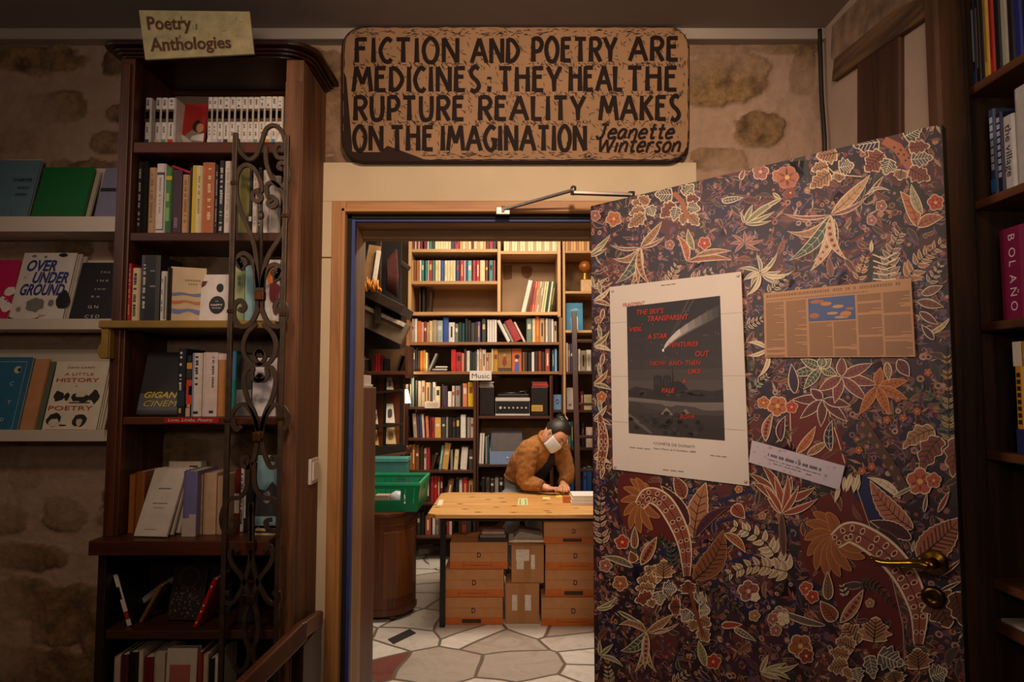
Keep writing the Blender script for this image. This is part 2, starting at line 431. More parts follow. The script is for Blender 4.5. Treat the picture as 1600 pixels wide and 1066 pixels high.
# ---- stone wall
def stone_wall():
    rnd = random.Random(11); stones = []
    z = .02
    while z < 2.8:
        h = rnd.uniform(.14, .25); x = -3.4 + rnd.uniform(0, .2)
        while x < 1.3:
            w = rnd.uniform(.18, .42)
            k = rnd.random()
            s_ = 1.0 if k > .22 else rnd.uniform(.45, .8)
            stones.append((x + w / 2, z + h / 2 + rnd.uniform(-.02, .02), w / 2 * s_ * .98, h / 2 * s_ * .97, rnd.random(), rnd.uniform(-.12, .12)))
            x += w + rnd.uniform(.02, .09)
        z += h + rnd.uniform(.015, .04)
    # stones the photograph shows plainly: centre and size in its pixels
    seen = [(1135, 122, 150, 92), (1187, 201, 88, 50), (1254, 112, 40, 82), (1287, 165, 44, 58), (1122, 252, 95, 44), (1232, 72, 150, 26), (1120, 78, 110, 30), (60, 92, 150, 46), (92, 166, 104, 62), (178, 98, 40, 50), (172, 226, 70, 34), (20, 222, 70, 36),
            (42, 742, 54, 42), (102, 803, 66, 52), (12, 815, 60, 44), (40, 868, 124, 44), (28, 936, 110, 66), (112, 962, 120, 92), (55, 1040, 140, 60), (150, 1050, 70, 60), (520, 120, 60, 60), (522, 210, 50, 70), (30, 395, 120, 26), (120, 392, 60, 20)]
    def clear(s):
        px = 800 + s[0] * F / YW; py = 604 - (s[1] - CAMZ) * F / YW
        return not ((px > 1075 and py < 330) or (px < 195 and (py < 262 or py > 705)))
    stones = [s for s in stones if clear(s)]
    for x, y, w, h in seen:
        p = P(x, y, YW); stones.append((p.x, p.z, w / 2 * YW / F, h / 2 * YW / F, rnd.random(), rnd.uniform(-.06, .06)))
    step = .008
    cols = {}
    mort, sA, sB, sD = [Vector(RGB(c)[:3]) for c in ('#ae917c', '#a08058', '#8a6a50', '#574433')]
    bins = {}
    for st in stones:
        for bx in range(int((st[0] - st[2]) // .2) - 1, int((st[0] + st[2]) // .2) + 2):
            for bz in range(int((st[1] - st[3]) // .2) - 1, int((st[1] + st[3]) // .2) + 2): bins.setdefault((bx, bz), []).append(st)
    vs = []; fs = []; cs = []
    nx = int(4.56 / step); nz = int(ZC / step) + 1
    for j in range(nz + 1):
        for i in range(nx + 1):
            x = -3.4 + i * step; zz = min(j * step, ZC)
            p = Vector((x * 6, 0, zz * 6)); wob = noise.noise(p) * .022; wob2 = noise.noise(p + Vector((9, 3, 1))) * .022
            best = 9; bs = None
            for st in bins.get((int(x // .2), int(zz // .2)), ()):
                ca, sa = cos(st[5]), sin(st[5]); dx, dz = x + wob - st[0], zz + wob2 - st[1]
                u, w_ = (dx * ca + dz * sa) / st[2], (dz * ca - dx * sa) / st[3]
                d = (abs(u) ** 3 + abs(w_) ** 3) ** (1 / 3)
                if d < best: best, bs = d, st
            f1 = noise.fractal(Vector((x * 17, 2, zz * 17)), .8, 2.1, 5); f2 = noise.fractal(Vector((x * 45, 5, zz * 45)), .9, 2, 4)
            e = best + f1 * .17
            m_ = max(0, min(1, (1.03 - e) / .13)); m_ = m_ * m_ * (3 - 2 * m_)
            smear = max(0, min(1, (noise.noise(Vector((x * 3.1, 8, zz * 3.1))) + .36) * 2.4))
            mm = m_ * (.25 + .75 * smear)
            c = mort * (1 + f2 * .06 + f1 * .08)
            if bs:
                sc_ = sA.lerp(sB, bs[4]); sc_ = sc_.lerp(sD, max(0, min(1, .25 + f1 * .75 + f2 * .25)))
                c = c.lerp(sc_ * (1 + .22 * f2), mm)
                edge = max(0, 1 - abs(e - .98) / .10) * mm
                c = c * (1 - .42 * edge) * (1 - .25 * max(0, f2) * mm)
            y = YW - .010 * mm + .004 * f1 - .0055 * f2 * mm + .008 * max(0, 1 - abs(e - 1.0) / .09) * mm
            vs.append((x, y, zz)); cs.append((max(0, c.x), max(0, c.y), max(0, c.z), mm))
    W_ = nx + 1
    for j in range(nz):
        for i in range(nx):
            x = -3.4 + (i + .5) * step; zz = (j + .5) * step
            if XL - .08 < x < XR + .02 and zz < ZO + .02: continue
            a = j * W_ + i; fs.append((a, a + 1, a + W_ + 1, a + W_))
    n0 = len(vs)
    def bx(x0, x1, z0, z1):
        b = len(vs)
        for (xx, yy, zz) in ((x0, YW + .02, z0), (x1, YW + .02, z0), (x1, YB, z0), (x0, YB, z0), (x0, YW + .02, z1), (x1, YW + .02, z1), (x1, YB, z1), (x0, YB, z1)):
            vs.append((xx, yy, zz)); cs.append((*mort, 1))
        fs.extend([tuple(b + k for k in q) for q in [(3, 2, 1, 0), (4, 5, 6, 7), (0, 1, 5, 4), (1, 2, 6, 5), (2, 3, 7, 6), (3, 0, 4, 7)]])
    bx(-3.4, XL, 0, ZC2); bx(XR, 3.2, 0, ZC2); bx(XL, XR, ZO, ZC2)
    me = bpy.data.meshes.new('wall_stone'); me.from_pydata(vs, [], fs)
    ca = me.color_attributes.new('Col', 'FLOAT_COLOR', 'POINT'); ca.data.foreach_set('color', [k for c in cs for k in c])
    me.polygons.foreach_set('use_smooth', [True] * len(fs)); me.update()
    m, nt, b = _base('rubble_stone')
    a = nt.nodes.new('ShaderNodeVertexColor'); a.layer_name = 'Col'
    f = _noise(nt, _coord(nt), 55, 6, .7)
    mx = nt.nodes.new('ShaderNodeMix'); mx.data_type = 'RGBA'; mx.blend_type = 'MULTIPLY'; mx.inputs[0].default_value = .8
    mr = nt.nodes.new('ShaderNodeMath'); mr.operation = 'MULTIPLY_ADD'; mr.inputs[1].default_value = .75; mr.inputs[2].default_value = .15; nt.links.new(a.outputs['Alpha'], mr.inputs[0]); nt.links.new(mr.outputs[0], mx.inputs[0])
    nt.links.new(a.outputs['Color'], mx.inputs[6]); nt.links.new(_ramp(nt, f, [(.33, (.6, .58, .55, 1)), (.6, (1, 1, 1, 1))]), mx.inputs[7])
    nt.links.new(mx.outputs[2], b.inputs['Base Color']); b.inputs['Roughness'].default_value = .9; b.inputs['Specular IOR Level'].default_value = .2
    _bump(nt, b, f, .5, .012)
    me.materials.append(m)
    o = bpy.data.objects.new('wall_back', me); link(o)
    tag(o, 'rough rubble stone wall with smeared pale mortar around the doorway', 'wall', None, 'structure')
stone_wall()

PL = plain('#a3917f', .85, .06, 9)       # plaster
def wall(name, x0, x1, y0, y1, z0, z1, m, label):
    mb = MB(); mb.box(x0, x1, y0, y1, z0, z1); struct(mb, name, m, label, 'wall')
wall('wall_left', -3.5, -3.4, -2.4, YW, 0, ZC, PL, 'plain plaster side wall of the front room')
wall('wall_front', -3.4, 3.2, -2.5, -2.4, 0, ZC, PL, 'plain plaster wall behind the viewer')
wall('wall_rear', -3.4, 3.2, 6.62, 6.72, 0, ZC2, plain('#8d7257', .9, .2, 6), 'brown stone wall at the far end of the back room')
wall('wall_rear_left', -3.0, -2.9, YB, 6.62, 0, ZC2, plain('#7a6654', .9, .2, 6), 'side wall of the back room past the staircase')
wall('wall_rear_right', 2.6, 2.7, YB, 6.62, 0, ZC2, PL, 'side wall of the back room behind the patterned door')
mb = MB(); mb.box(-3.5, 3.2, -2.5, YW + .01, ZC, ZC + .1)
struct(mb, 'ceiling', plain('#97897f', .85, .05, 3), 'flat greyish painted ceiling of the front room', 'ceiling')
mb = MB(); mb.box(-3.4, 3.2, YB - .01, 6.72, ZC2, ZC2 + .1)
struct(mb, 'ceiling_rear', plain('#b3a089', .85, .05, 3), 'plain ceiling of the back room', 'ceiling')
# cornice strip along the stone wall
mb = MB(); z0, z1 = Zp(60.5, YW - .05), ZC
mb.box(-3.4, 1.14, YW - .05, YW + .005, z0, z1)
struct(mb, 'trim_1', plain('#a79a8e', .6, .05, 5), 'pale painted cornice strip between stone wall and ceiling', 'trim', bevel=.004)

# ---- right wall with timbers
XRW = 1.14
def onX(px, py, X):
    u = (px - 800.0) / F; v = (533.0 - py) / F; t = X / u
    return Vector((X, t * (_c - v * _s), CAMZ + t * (_s + v * _c)))
mb = MB(); mb.box(XRW, XRW + .12, 1.755, YW + .03, 0, ZC)
struct(mb, 'wall_right', plain('#a8917e', .9, .08, 8), 'cream plaster side wall with exposed timbers beside the patterned door', 'wall')
def timber(name, pts, th, m, label):
    """flat timber face on the right wall: outline in (y, z)"""
    mb = MB(); q = [(p.y, p.z) for p in pts]
    mb.prism(q, 'x', XRW - th, XRW + .01); struct(mb, name, m, label, 'beam', bevel=.006)
OLDW = wood('#4a3320', '#7d5c3a', 'y', .7, .7, .9, bump=.5); DARKW = wood('#2e180a', '#522c16', 'z', .6, .6, .7, bump=.4)
A = lambda x, y: onX(x, y, XRW)
timber('trim_2', [A(1308, 128), A(1470, 18), A(1470, -18), A(1404, 18), A(1312, 92)], .022, OLDW, 'rough sloping timber under the ceiling beside the plaster panel')
timber('trim_3', [A(1302, 90), A(1312, 100), A(1404, 22), A(1470, -14), A(1470, -60), A(1350, -6), A(1304, 40)], .012, plain('#7d644c', .9, .5, 13), 'crumbling stone and plaster band above the sloping timber')
timber('trim_4', [A(1346, 300), A(1414, 300), A(1413, 46), A(1346, 96)], .016, DARKW, 'dark upright timber set in the cream plaster wall')
timber('trim_5', [A(1470, 400), A(1482, 400), A(1482, 282), A(1470, 282)], .03, DARKW, 'short dark timber block behind the top corner of the door')

# ---- doorway surround
CREAM = plain('#cdb898', .75, .05, 6); PINE = wood('#a8703c', '#c48e56', 'z', .8, .5); PINEX = wood('#a8703c', '#c48e56', 'x', .8, .5)
zt, zb = Zp(255, YW - .02), Zp(316, YW - .02); x0, x1 = Xp(499, 300, YW - .02), Xp(1088, 300, YW - .02)
mb = MB(); mb.box(x0, x1, YW - .03, YW + .03, zb, zt)
struct(mb, 'trim_6', CREAM, 'cream painted board over the doorway under the carved sign', 'trim', bevel=.003)
xs = Xp(516, 600, YW - .02); x0l = Xp(499, 600, YW - .02); zs = Zp(405, YW)
mb = MB(); mb.box(x0l, xs, YW - .03, YW + .03, 0, zs - .002); mb.box(x0l, xs, YW - .03, YW + .03, zs + .002, zb)
struct(mb, 'trim_7', CREAM, 'narrow cream painted upright board between bookcase and pine door frame', 'trim', bevel=.002)
xi = Xp(538, 600, YW - .02); zi = Zp(334, YW - .02); xr = XR + .06
mb = MB(); mb.box(xs, xi, YW - .04, YW + .04, 0, zb); mb.box(xi - .014, xi, YW - .05, YW - .04, 0, zi + .014)
struct(mb, 'trim_8', PINE, 'worn orange pine door frame upright', 'door frame', bevel=.003)
mb = MB(); mb.box(xi, xr, YW - .04, YW + .04, zi, zb); mb.box(xi - .014, xr, YW - .05, YW - .04, zi, zi + .014)
struct(mb, 'trim_9', PINEX, 'worn orange pine door frame head carrying the door closer arm', 'door frame', bevel=.003)
mb = MB(); mb.box(XR, xr, YW - .02, YW + .04, 0, zi)
struct(mb, 'trim_10', PINE, 'pine door frame upright on the hinge side', 'door frame')
DK = plain('#120d0b', .8); BLUE = plain('#2b3a80', .55, .15, 12)
mb = MB(); mb.box(xi, XL + .004, YW - .012, YW + .012, 0, zi); mb.box(xi, xr - .02, YW - .012, YW + .012, ZO - .004, zi)
struct(mb, 'trim_11', DK, 'dark rebate line inside the pine door frame', 'door frame')
xb = Xp(552, 600, YW)
mb = MB(); mb.box(XL, xb, YW - .008, YW + .02, 0, ZO - .006); mb.box(xb, XR, YW - .002, YW + .02, ZO - .012, ZO - .004)
struct(mb, 'trim_12', BLUE, 'blue painted edge strip lining the doorway', 'door frame')
TAN = wood('#8a6238', '#b3875a', 'z', .7, .55)
mb = MB(); mb.box(XL - .01, xb - .004, YW + .02, YB + .03, 0, ZO - .012)
struct(mb, 'trim_13', TAN, 'brown wooden lining of the doorway side', 'door frame')
mb = MB(); mb.box(XL, XR, YW + .02, YB + .03, ZO - .016, ZO + .01); mb.box(xb - .004, XR, YB - .03, YB + .03, ZO - .045, ZO - .016)
struct(mb, 'trim_14', wood('#8a6238', '#b3875a', 'x', .7, .55), 'brown wooden lining under the doorway head', 'door frame')
# ================================================================== BOOKS
PAGE = '#d8c8a8'
def cover_mesh(mb, w, d, h, mi=0, t=.0022):
    """spine at y = 0, boards left and right"""
    r = min(w * .5, .004)
    pts = [(0, d), (t, d), (t, t * 1.6), (w - t, t * 1.6), (w - t, d), (w, d), (w, r), (w * .8, 0), (w * .2, 0), (0, r)]
    if w < .007: pts = [(0, d), (t, d), (t, t), (w - t, t), (w - t, d), (w, d), (w, 0), (0, 0)]
    n = len(pts); vs = [(x, y, 0) for x, y in pts] + [(x, y, h) for x, y in pts]
    mb.raw(vs, [(i, (i + 1) % n, n + (i + 1) % n, n + i) for i in range(n)], mi)
    if n == 10: caps = [(0, 1, 2, 9), (2, 3, 7, 8), (2, 8, 9), (3, 6, 7), (3, 4, 5, 6)]
    else: caps = [(0, 1, 2, 7), (2, 3, 6, 7), (3, 4, 5, 6)]
    mb.raw(vs, [tuple(reversed(c)) for c in caps], mi); mb.raw(vs, [tuple(n + k for k in c) for c in caps], mi)
def print_on(root, quads, place, name='spine_print'):
    """flat printed colour patches: (x0, x1, z0, z1, hex)"""
    mats = []; mb = MB()
    for x0, x1, z0, z1, hx in quads:
        m = plain(hx, .6, .05) if isinstance(hx, str) else hx
        if m not in mats: mats.append(m)
        mb.poly([place(x0, z0), place(x1, z0), place(x1, z1), place(x0, z1)], mats.index(m))
    if mats: return mb.build(name, mats, root, world=False, fix=False)
def dashes(w, z0, z1, hx, xc=.5, th=.3, seed=1, fill=.8):
    """tiny unreadable spine lettering"""
    r = random.Random(seed); z = z1; out = []
    while z > z0:
        l = r.uniform(.003, .008)
        if r.random() < fill: out.append((w * (xc - th / 2 * r.uniform(.7, 1)), w * (xc + th / 2 * r.uniform(.7, 1)), max(z0, z - l), z, hx))
        z -= l + .0015 + (r.random() < .15) * .006
    return out
def book(loc, w, d, h, hx, label, group=None, rot=(0, 0, 0), page=PAGE, prints=(), small=False, rough=.5, name='book', texts=()):
    """upright book, spine towards -y. small: one mesh with cover and pages."""
    loc = Vector(loc); cm = plain(hx, rough, .10, 40) if isinstance(hx, str) else hx
    if rot[1] > 0: loc.z += w * sin(rot[1])
    if small:
        mb = MB(); cover_mesh(mb, w, d, h, 0); mb.box(min(.0022, w * .3), max(w - .0022, w * .7), .004, d - .003, .002, h - .003, 1)
        pm = []
        for x0, x1, z0, z1, ph in prints:
            m = plain(ph, .6, .05)
            if m not in pm: pm.append(m)
            mb.poly([(x0, -.0006, z0), (x1, -.0006, z0), (x1, -.0006, z1), (x0, -.0006, z1)], 2 + pm.index(m))
        o = mb.build(name, [cm, plain(page, .8, .08)] + pm, None, origin=(0, 0, 0), fix=False)
        o.location = loc; o.rotation_euler = rot
        return tag(o, label, 'book', group)
    r = thing(name, label, 'book', loc, rot, group)
    mb = MB(); cover_mesh(mb, w, d, h); cv = mb.build('cover', cm, r, world=False, fix=False)
    mb = MB(); mb.box(.0023, w - .0023, .0038, d - .004, .003, h - .003); mb.build('page_block', plain(page, .8, .08), r, world=False)
    pl = lambda x, z: (x, -.0006, z)
    if prints: print_on(cv, prints, pl)
    for t, hx2, x, z, th, tl in texts:      # spine title reading downwards: start x, z, letter height, length
        vs, fs, (a, b) = text_polys(t, 1.0, 0, .01); k = th / .7; kx = tl / (b - a); mb = MB()
        mb.raw([(x + v[1] * k, -.0007, z - (v[0] - a) * kx) for v in vs], fs); mb.build('spine_title', plain(hx2, .6, 0), cv, world=False, fix=False)
    return r
def face_book(loc, w, h, t, hx, label, group=None, rot=(0, 0, 0), page=PAGE, prints=(), lines=(), rough=.5, shapes=()):
    """book shown cover-first: front board towards -y. lines: (hex, [lettering lines]); shapes: (hex, outline)"""
    cm = plain(hx, rough, .08, 25) if isinstance(hx, str) else hx
    loc = Vector(loc); loc.z += t * max(0, sin(-rot[0])) + .0004
    r = thing('book', label, 'book', loc, rot, group)
    mb = MB(); k = .0022
    mb.box(0, w, 0, k, 0, h); mb.box(0, w, t - k, t, 0, h); mb.box(0, k, k, t - k, 0, h); cv = mb.build('cover', cm, r, world=False)
    mb = MB(); mb.box(k, w - .003, k, t - k, .002, h - .002); mb.build('page_block', plain(page, .8, .08), r, world=False)
    if prints: print_on(cv, prints, lambda x, z: (x, -.0006, z), 'cover_print')
    if shapes:
        mats = []; mb = MB()
        for i, (hx2, pts) in enumerate(shapes):
            m = plain(hx2, .6, .1, 60)
            if m not in mats: mats.append(m)
            mb.poly([(x, -.0008 - .0002 * (i % 6), z) for x, z in pts], mats.index(m))
        mb.build('cover_picture', mats, cv, world=False, fix=False)
    for hx2, ln in lines: lettering(ln, plain(hx2, .6, 0), cv, lambda x, z: (x, -.0022, z), 'title_lettering')
    return r
def blob(cx, cz, rx, rz, n=14, seed=0, j=.18):
    r = random.Random(seed)
    return [(cx + rx * cos(2 * pi * k / n) * r.uniform(1 - j, 1 + j), cz + rz * sin(2 * pi * k / n) * r.uniform(1 - j, 1 + j)) for k in range(n)]
ORD = ['first', 'second', 'third', 'fourth', 'fifth', 'sixth', 'seventh', 'eighth', 'ninth', 'tenth', 'eleventh', 'twelfth', 'thirteenth', 'fourteenth', 'fifteenth', 'sixteenth', 'seventeenth', 'eighteenth', 'nineteenth', 'twentieth']
def ordn(i):
    if i < 20: return ORD[i]
    t = {2: 'twenty', 3: 'thirty', 4: 'forty'}[(i + 1) // 10]; u = (i + 1) % 10
    return (t[:-1] + 'ieth') if u == 0 else t + '-' + ORD[u - 1]

# ================================================================== WHITE DISPLAY LEDGES on the stone wall
WHITE = plain('#cdbfae', .55, .05, 8)
YL = 2.285
def ledge(xr, ytop, ylip, ybot, label):
    r = thing('display_ledge', label, 'display shelf', (-2.1, 2.4, Zp(ybot, YL)), group='white display ledges')
    xe = Xp(xr, (ylip + ybot) / 2, YL); z0, z1 = Zp(ybot, YL), Zp(ylip, YL)
    mb = MB(); mb.box(-2.5, xe, YL, YL + .012, z0, z1); mb.build('front_lip', WHITE, r, bevel=.002)
    mb = MB(); mb.box(-2.5, xe, YL + .012, 2.432, z0, z0 + .016); mb.build('tray', WHITE, r, bevel=.001)
    zt = Zp(ytop, 2.42)
    mb = MB(); mb.box(-2.5, xe, 2.428, 2.436, z0 + .016, zt); mb.build('back_board', WHITE, r, bevel=.001)
    mb = MB(); mb.prism([(YL + .002, z0 + .001), (2.43, z0 + .001), (2.43, zt - .004), (YL + .012, z1)], 'x', xe, xe + .006)
    if xr < 170: mb.build('end_board', WHITE, r)
    return z0 + .016
zl1 = ledge(182, 262, 338, 362, 'topmost white display ledge, holding the plain green book')
zl2 = ledge(176, 406, 498, 515, 'middle white display ledge, holding the book with the big navy title')
zl3 = ledge(163, 546, 672, 690, 'lowest white display ledge, holding the poetry history book')
def leaner(xl, xr, yt, zl, t, hx, label, Yb=2.325, Yt=2.395, yaw=0, **k):
    ym = yt + 60; zb = zl + .0015
    X0 = Xp(xl, ym + 40, Yb); X1 = Xp(xr, ym + 40, Yb); top = P(xl, yt, Yt).z
    h = hypot(top - zb, Yt - Yb); a = atan2(Yt - Yb, top - zb); w = X1 - X0
    sc_ = dict(k); fn = sc_.pop('fn', None)
    if fn: sc_.update(fn(w, h))
    return face_book((X0, Yb, zb), w, h, t, hx, label, rot=(-a, 0, radians(yaw)), **sc_)
leaner(-30, 38, 252, zl1, .012, '#5f7f8c', 'light blue book with a dark title on the topmost display ledge',
       fn=lambda w, h: dict(lines=[('#1c2428', [('Z ALBERTINE', .07, h * .68, .012, w - .085, 0, .012), ('WORKOUT', .09, h * .56, .012, .045, 0, .012), ('HHMW', .09, h * .46, .013, .04, 0, .04), ('AN CARSON', .085, h * .08, .006, .05, 0, .01)])],
                            shapes=[('#3f5a66', [(w * .55, h * .3), (w * .56, h * .3), (w * .7, h * .1), (w * .69, h * .1)])]))
leaner(-20, 41, 250, zl1, .010, '#b7a88a', 'edge of a cream copy behind the light blue book', Yb=2.343, Yt=2.412)
leaner(43, 124, 263, zl1, .012, '#0d6a30', 'plain dark green book leaning on the topmost display ledge')
leaner(52, 134, 270, zl1, .008, '#cfc3ae', 'pale paperback copy showing behind the plain green book', Yb=2.343, Yt=2.414)
leaner(142, 186, 264, zl1, .010, '#827f9a', 'lilac-grey book half hidden behind the bookcase upright', fn=lambda w, h: dict(prints=[(0, w, h * .6, h * .66, '#24232f')]))
leaner(-45, 6, 408, zl2, .012, '#c41c58', 'bright pink book with a white flower on the middle ledge',
       fn=lambda w, h: dict(shapes=[('#e9dcd8', blob(w * .72, h * .33, .022, .022, 12, 1)), ('#e9dcd8', blob(w * .92, h * .5, .02, .018, 12, 2)), ('#e9dcd8', blob(w * .95, h * .26, .02, .018, 12, 3)), ('#b9445c', blob(w * .85, h * .38, .006, .006, 8, 4))]))
leaner(11, 96, 397, zl2, .014, '#d8cfc6', 'white paperback with a big navy three-line title and black blob drawings',
       fn=lambda w, h: dict(lines=[('#24307a', [('OVER', w * .12, h * .74, h * .15, w * .55, .25, .03), ('UNDER', w * .28, h * .57, h * .15, w * .66, .25, .03), ('GROUND', w * .1, h * .40, h * .15, w * .82, .25, .03)]),
                                   ('#c03a2c', [('A', w * .10, h * .64, .004, .012, 0, 0), ('MARY', w * .55, h * .10, .007, .025, 0, .02), ('A NOVEL', w * .52, h * .03, .007, .04, 0, .02)])],
                            shapes=[('#77736f', blob(w * .42, h * .26, w * .17, h * .10, 16, 5)), ('#15130f', blob(w * .93, h * .33, w * .12, h * .13, 12, 6)), ('#77736f', blob(w * .72, h * .29, w * .06, h * .05, 10, 7)), ('#8d8984', blob(w * .15, h * .20, w * .05, h * .04, 10, 8)),
                                    ('#15130f', [(0, h * .10), (w * .2, h * .05), (w * .5, h * .08), (w * .6, h * .11), (w * .5, h * .06), (w * .2, h * .03), (0, h * .08)]),
                                    ('#15130f', blob(w * .75, h * .965, w * .09, h * .03, 8, 9)), ('#77736f', blob(w * .2, h * .95, w * .05, h * .02, 8, 10)), ('#77736f', blob(w * .42, h * .94, w * .03, h * .02, 8, 11))]))
leaner(20, 105, 398, zl2, .006, '#c9beb2', 'second copy behind the white book with the navy title', Yb=2.343, Yt=2.413)
leaner(28, 113, 402, zl2, .006, '#bdb1a4', 'third copy behind the white book with the navy title', Yb=2.352, Yt=2.421)
leaner(105, 178, 412, zl2, .010, '#0d0d10', 'black book with pale scattered lettering beside the white navy-titled book',
       fn=lambda w, h: dict(lines=[('#c9c4c0', [('T H A', w * .45, h * .82, .008, .035, 0, 0), ('I N E', w * .42, h * .68, .008, .04, 0, 0), ('Y M W', w * .40, h * .54, .008, .04, 0, 0), ('R A', w * .38, h * .42, .008, .03, 0, 0), ('G N', w * .36, h * .25, .011, .035, 0, .01), ('C S D', w * .34, h * .10, .011, .05, 0, .01)])]))
leaner(-45, 24, 560, zl3, .014, '#2d6b8c', 'blue book with a pale frame line and round emblem on the lowest ledge',
       fn=lambda w, h: dict(prints=[(w * .2, w * .9, h * .05, h * .057, '#9ab5bd'), (w * .2, w * .9, h * .935, h * .942, '#9ab5bd'), (w * .895, w * .905, h * .05, h * .94, '#9ab5bd')],
                            lines=[('#a9bcc0', [('C', w * .62, h * .62, .014, .014, 0, .01), ('Y', w * .66, h * .38, .014, .014, 0, .01), ('D', w * .60, h * .16, .012, .012, 0, .01)])],
                            shapes=[('#c8bfa0', blob(w * .72, h * .83, .013, .013, 16, 12, .05)), ('#151515', blob(w * .76, h * .83, .006, .007, 12, 13, .05))]))
leaner(2, 52, 562, zl3, .008, '#c48a5e', 'plain peach-tan book behind the blue book on the lowest ledge', Yb=2.343, Yt=2.412)
leaner(10, 62, 566, zl3, .004, '#5d6a58', 'grey-green cover edge behind the plain peach-tan book', Yb=2.3525, Yt=2.4215)
leaner(64, 149, 567, zl3, .014, '#e3d5bf', 'cream book about poetry history with red lettering and black drawings',
       fn=lambda w, h: dict(lines=[('#b03a24', [('A LITTLE', w * .2, h * .80, .010, w * .55, 0, 0), ('HISTORY', w * .07, h * .71, .014, w * .80, 0, .008), ('POETRY', w * .04, h * .32, .015, w * .82, 0, .008)]), ('#3a322a', [('JOHN CAREY', w * .22, h * .90, .0065, w * .53, 0, 0), ('of', w * .45, h * .64, .006, .008, .2, 0)])],
                            shapes=[('#2d2620', blob(w * .16, h * .50, w * .09, h * .07, 10, 20, .5)), ('#2d2620', blob(w * .33, h * .49, w * .06, h * .06, 9, 21, .5)), ('#2d2620', blob(w * .58, h * .50, w * .15, h * .07, 14, 22, .35)), ('#d9cab4', blob(w * .58, h * .54, w * .10, h * .045, 12, 23, .2)), ('#2d2620', blob(w * .84, h * .51, w * .09, h * .08, 10, 24, .5)),
                                    ('#2d2620', [(w * .4, h * .43), (w * .78, h * .43), (w * .78, h * .415), (w * .4, h * .415)]),
                                    ('#2d2620', blob(w * .18, h * .19, w * .13, h * .09, 14, 25, .15)), ('#d9cab4', blob(w * .20, h * .15, w * .09, h * .06, 12, 26, .2)), ('#2d2620', blob(w * .66, h * .18, w * .13, h * .09, 14, 27, .12)), ('#c9baa2', blob(w * .66, h * .16, w * .07, h * .05, 10, 28, .3)), ('#2d2620', blob(w * .36, h * .115, w * .08, h * .012, 8, 29, .3)),
                                    ('#8b4a33', [(w * .08, h * .055), (w * .86, h * .055), (w * .86, h * .06), (w * .08, h * .06)])]))
leaner(72, 156, 572, zl3, .005, '#d8c9b2', 'second copy behind the cream poetry history book', Yb=2.344, Yt=2.414)
leaner(80, 161, 576, zl3, .005, '#cdbda6', 'third copy behind the cream poetry history book', Yb=2.353, Yt=2.422)

# ================================================================== LEFT BOOKCASE
YF, YK = 2.17, 2.432
BCW = wood('#38190a', '#6a3614', 'z', .7, .42, bump=.25); BCX = wood('#331608', '#5c2a12', 'x', .7, .42, bump=.25)
POST = wood('#4f2e16', '#825330', 'z', .8, .7, .85, bump=.9)
bc = thing('bookcase', 'tall dark wooden bookcase with rounded cornice standing against the stone wall', 'bookcase', (-1.1, 2.3, 0))
xl0, xl1 = Xp(181, 300, YF), Xp(204, 300, YF); xr0, xr1 = Xp(443, 300, YF), Xp(471, 300, YF)
zcb, zct = Zp(91, YF), Zp(53, YF - .07)
zA, zB, zC_, zD, zE, zF = Zp(221, YF), Zp(363, YF), Zp(503, YF), Zp(652, YF), Zp(839, YF), Zp(985, YF)
mb = MB(); mb.box(xl0, xl1, YF, YK, zE, zcb); mb.box(xl0 + .012, xl1 - .012, YF - .006, YF, zE, zcb - .02); mb.build('side_panel', BCW, bc, bevel=.003)
mb = MB(); mb.box(xr0, xr1, YF, YK + .006, 0, zcb - .005); mb.box(xr0, xr1 - .004, YF - .006, YF, 0, Zp(128, YF)); mb.build('corner_post', POST, bc, bevel=.006)
def crown():
    mb = MB()
    def outline(d, r1, r2):
        x0, x1, y0 = xl0 - d, xr1 + d, YF - d; q = []
        for k in range(7): a = pi + k * pi / 12; q.append((x0 + r1 + r1 * cos(a), y0 + r1 + r1 * sin(a)))
        for k in range(11): a = 1.5 * pi + k * pi / 20; q.append((x1 - r2 + r2 * cos(a), y0 + r2 + r2 * sin(a)))
        return q + [(x1, YK + .006), (x0, YK + .006)]
    H = zct - zcb
    for a, b, d in ((0, .16, .004), (.16, .34, .016), (.34, .46, .026), (.46, .56, .022), (.56, .86, .046), (.86, 1, .036)):
        mb.prism(outline(d, .02 + d * .5, .10), 'z', zcb + H * a, zcb + H * b, smooth=False)
    mb.build('cornice', wood('#1f0d07', '#3d1a0c', 'x', .7, .35), bc, bevel=.004)
crown()
def shelf(z, th, x0, x1, y0=YF, m=BCX, name='shelf', lab=None):
    mb = MB(); mb.box(x0, x1, y0, YK, z - th, z); o = mb.build(name, m, bc, bevel=.003)
    if lab: o['label'] = lab
shelf(zA, .036, xl1, xr0, YF + .004); shelf(zB, .028, xl1, xr0, YF + .004); shelf(zD, .024, xl1, xr0, YF + .004)
YEL = plain('#8a6a1e', .5, .15, 14)
zyb = zC_ - .024
mb = MB(); mb.box(Xp(153, 507, YF - .05), xl0 + .001, YF - .05, YF + .16, zyb, zC_); mb.box(xl0, xr0 - .001, YF - .05, YF - .001, zyb, zC_); mb.box(xl1, xr0, YF - .001, YK, zyb, zC_)
o = mb.build('shelf', YEL, bc, bevel=.004); o['label'] = 'mustard yellow painted shelf'
xa, xb_ = Xp(157, 520, YF - .03), xl0 + .001
mb = MB(); q = [(xa, zyb), (xl0 + .02, zyb), (xl0 + .02, zyb - .095), (xl0 - .01, zyb - .095), (xl0 - .022, zyb - .07), (xa + .012, zyb - .03)]
mb.prism(q, 'y', YF - .035, YF - .0065); mb.box(xl0 - .004, xl0 + .018, YF - .042, YF - .035, zyb - .095, zyb)
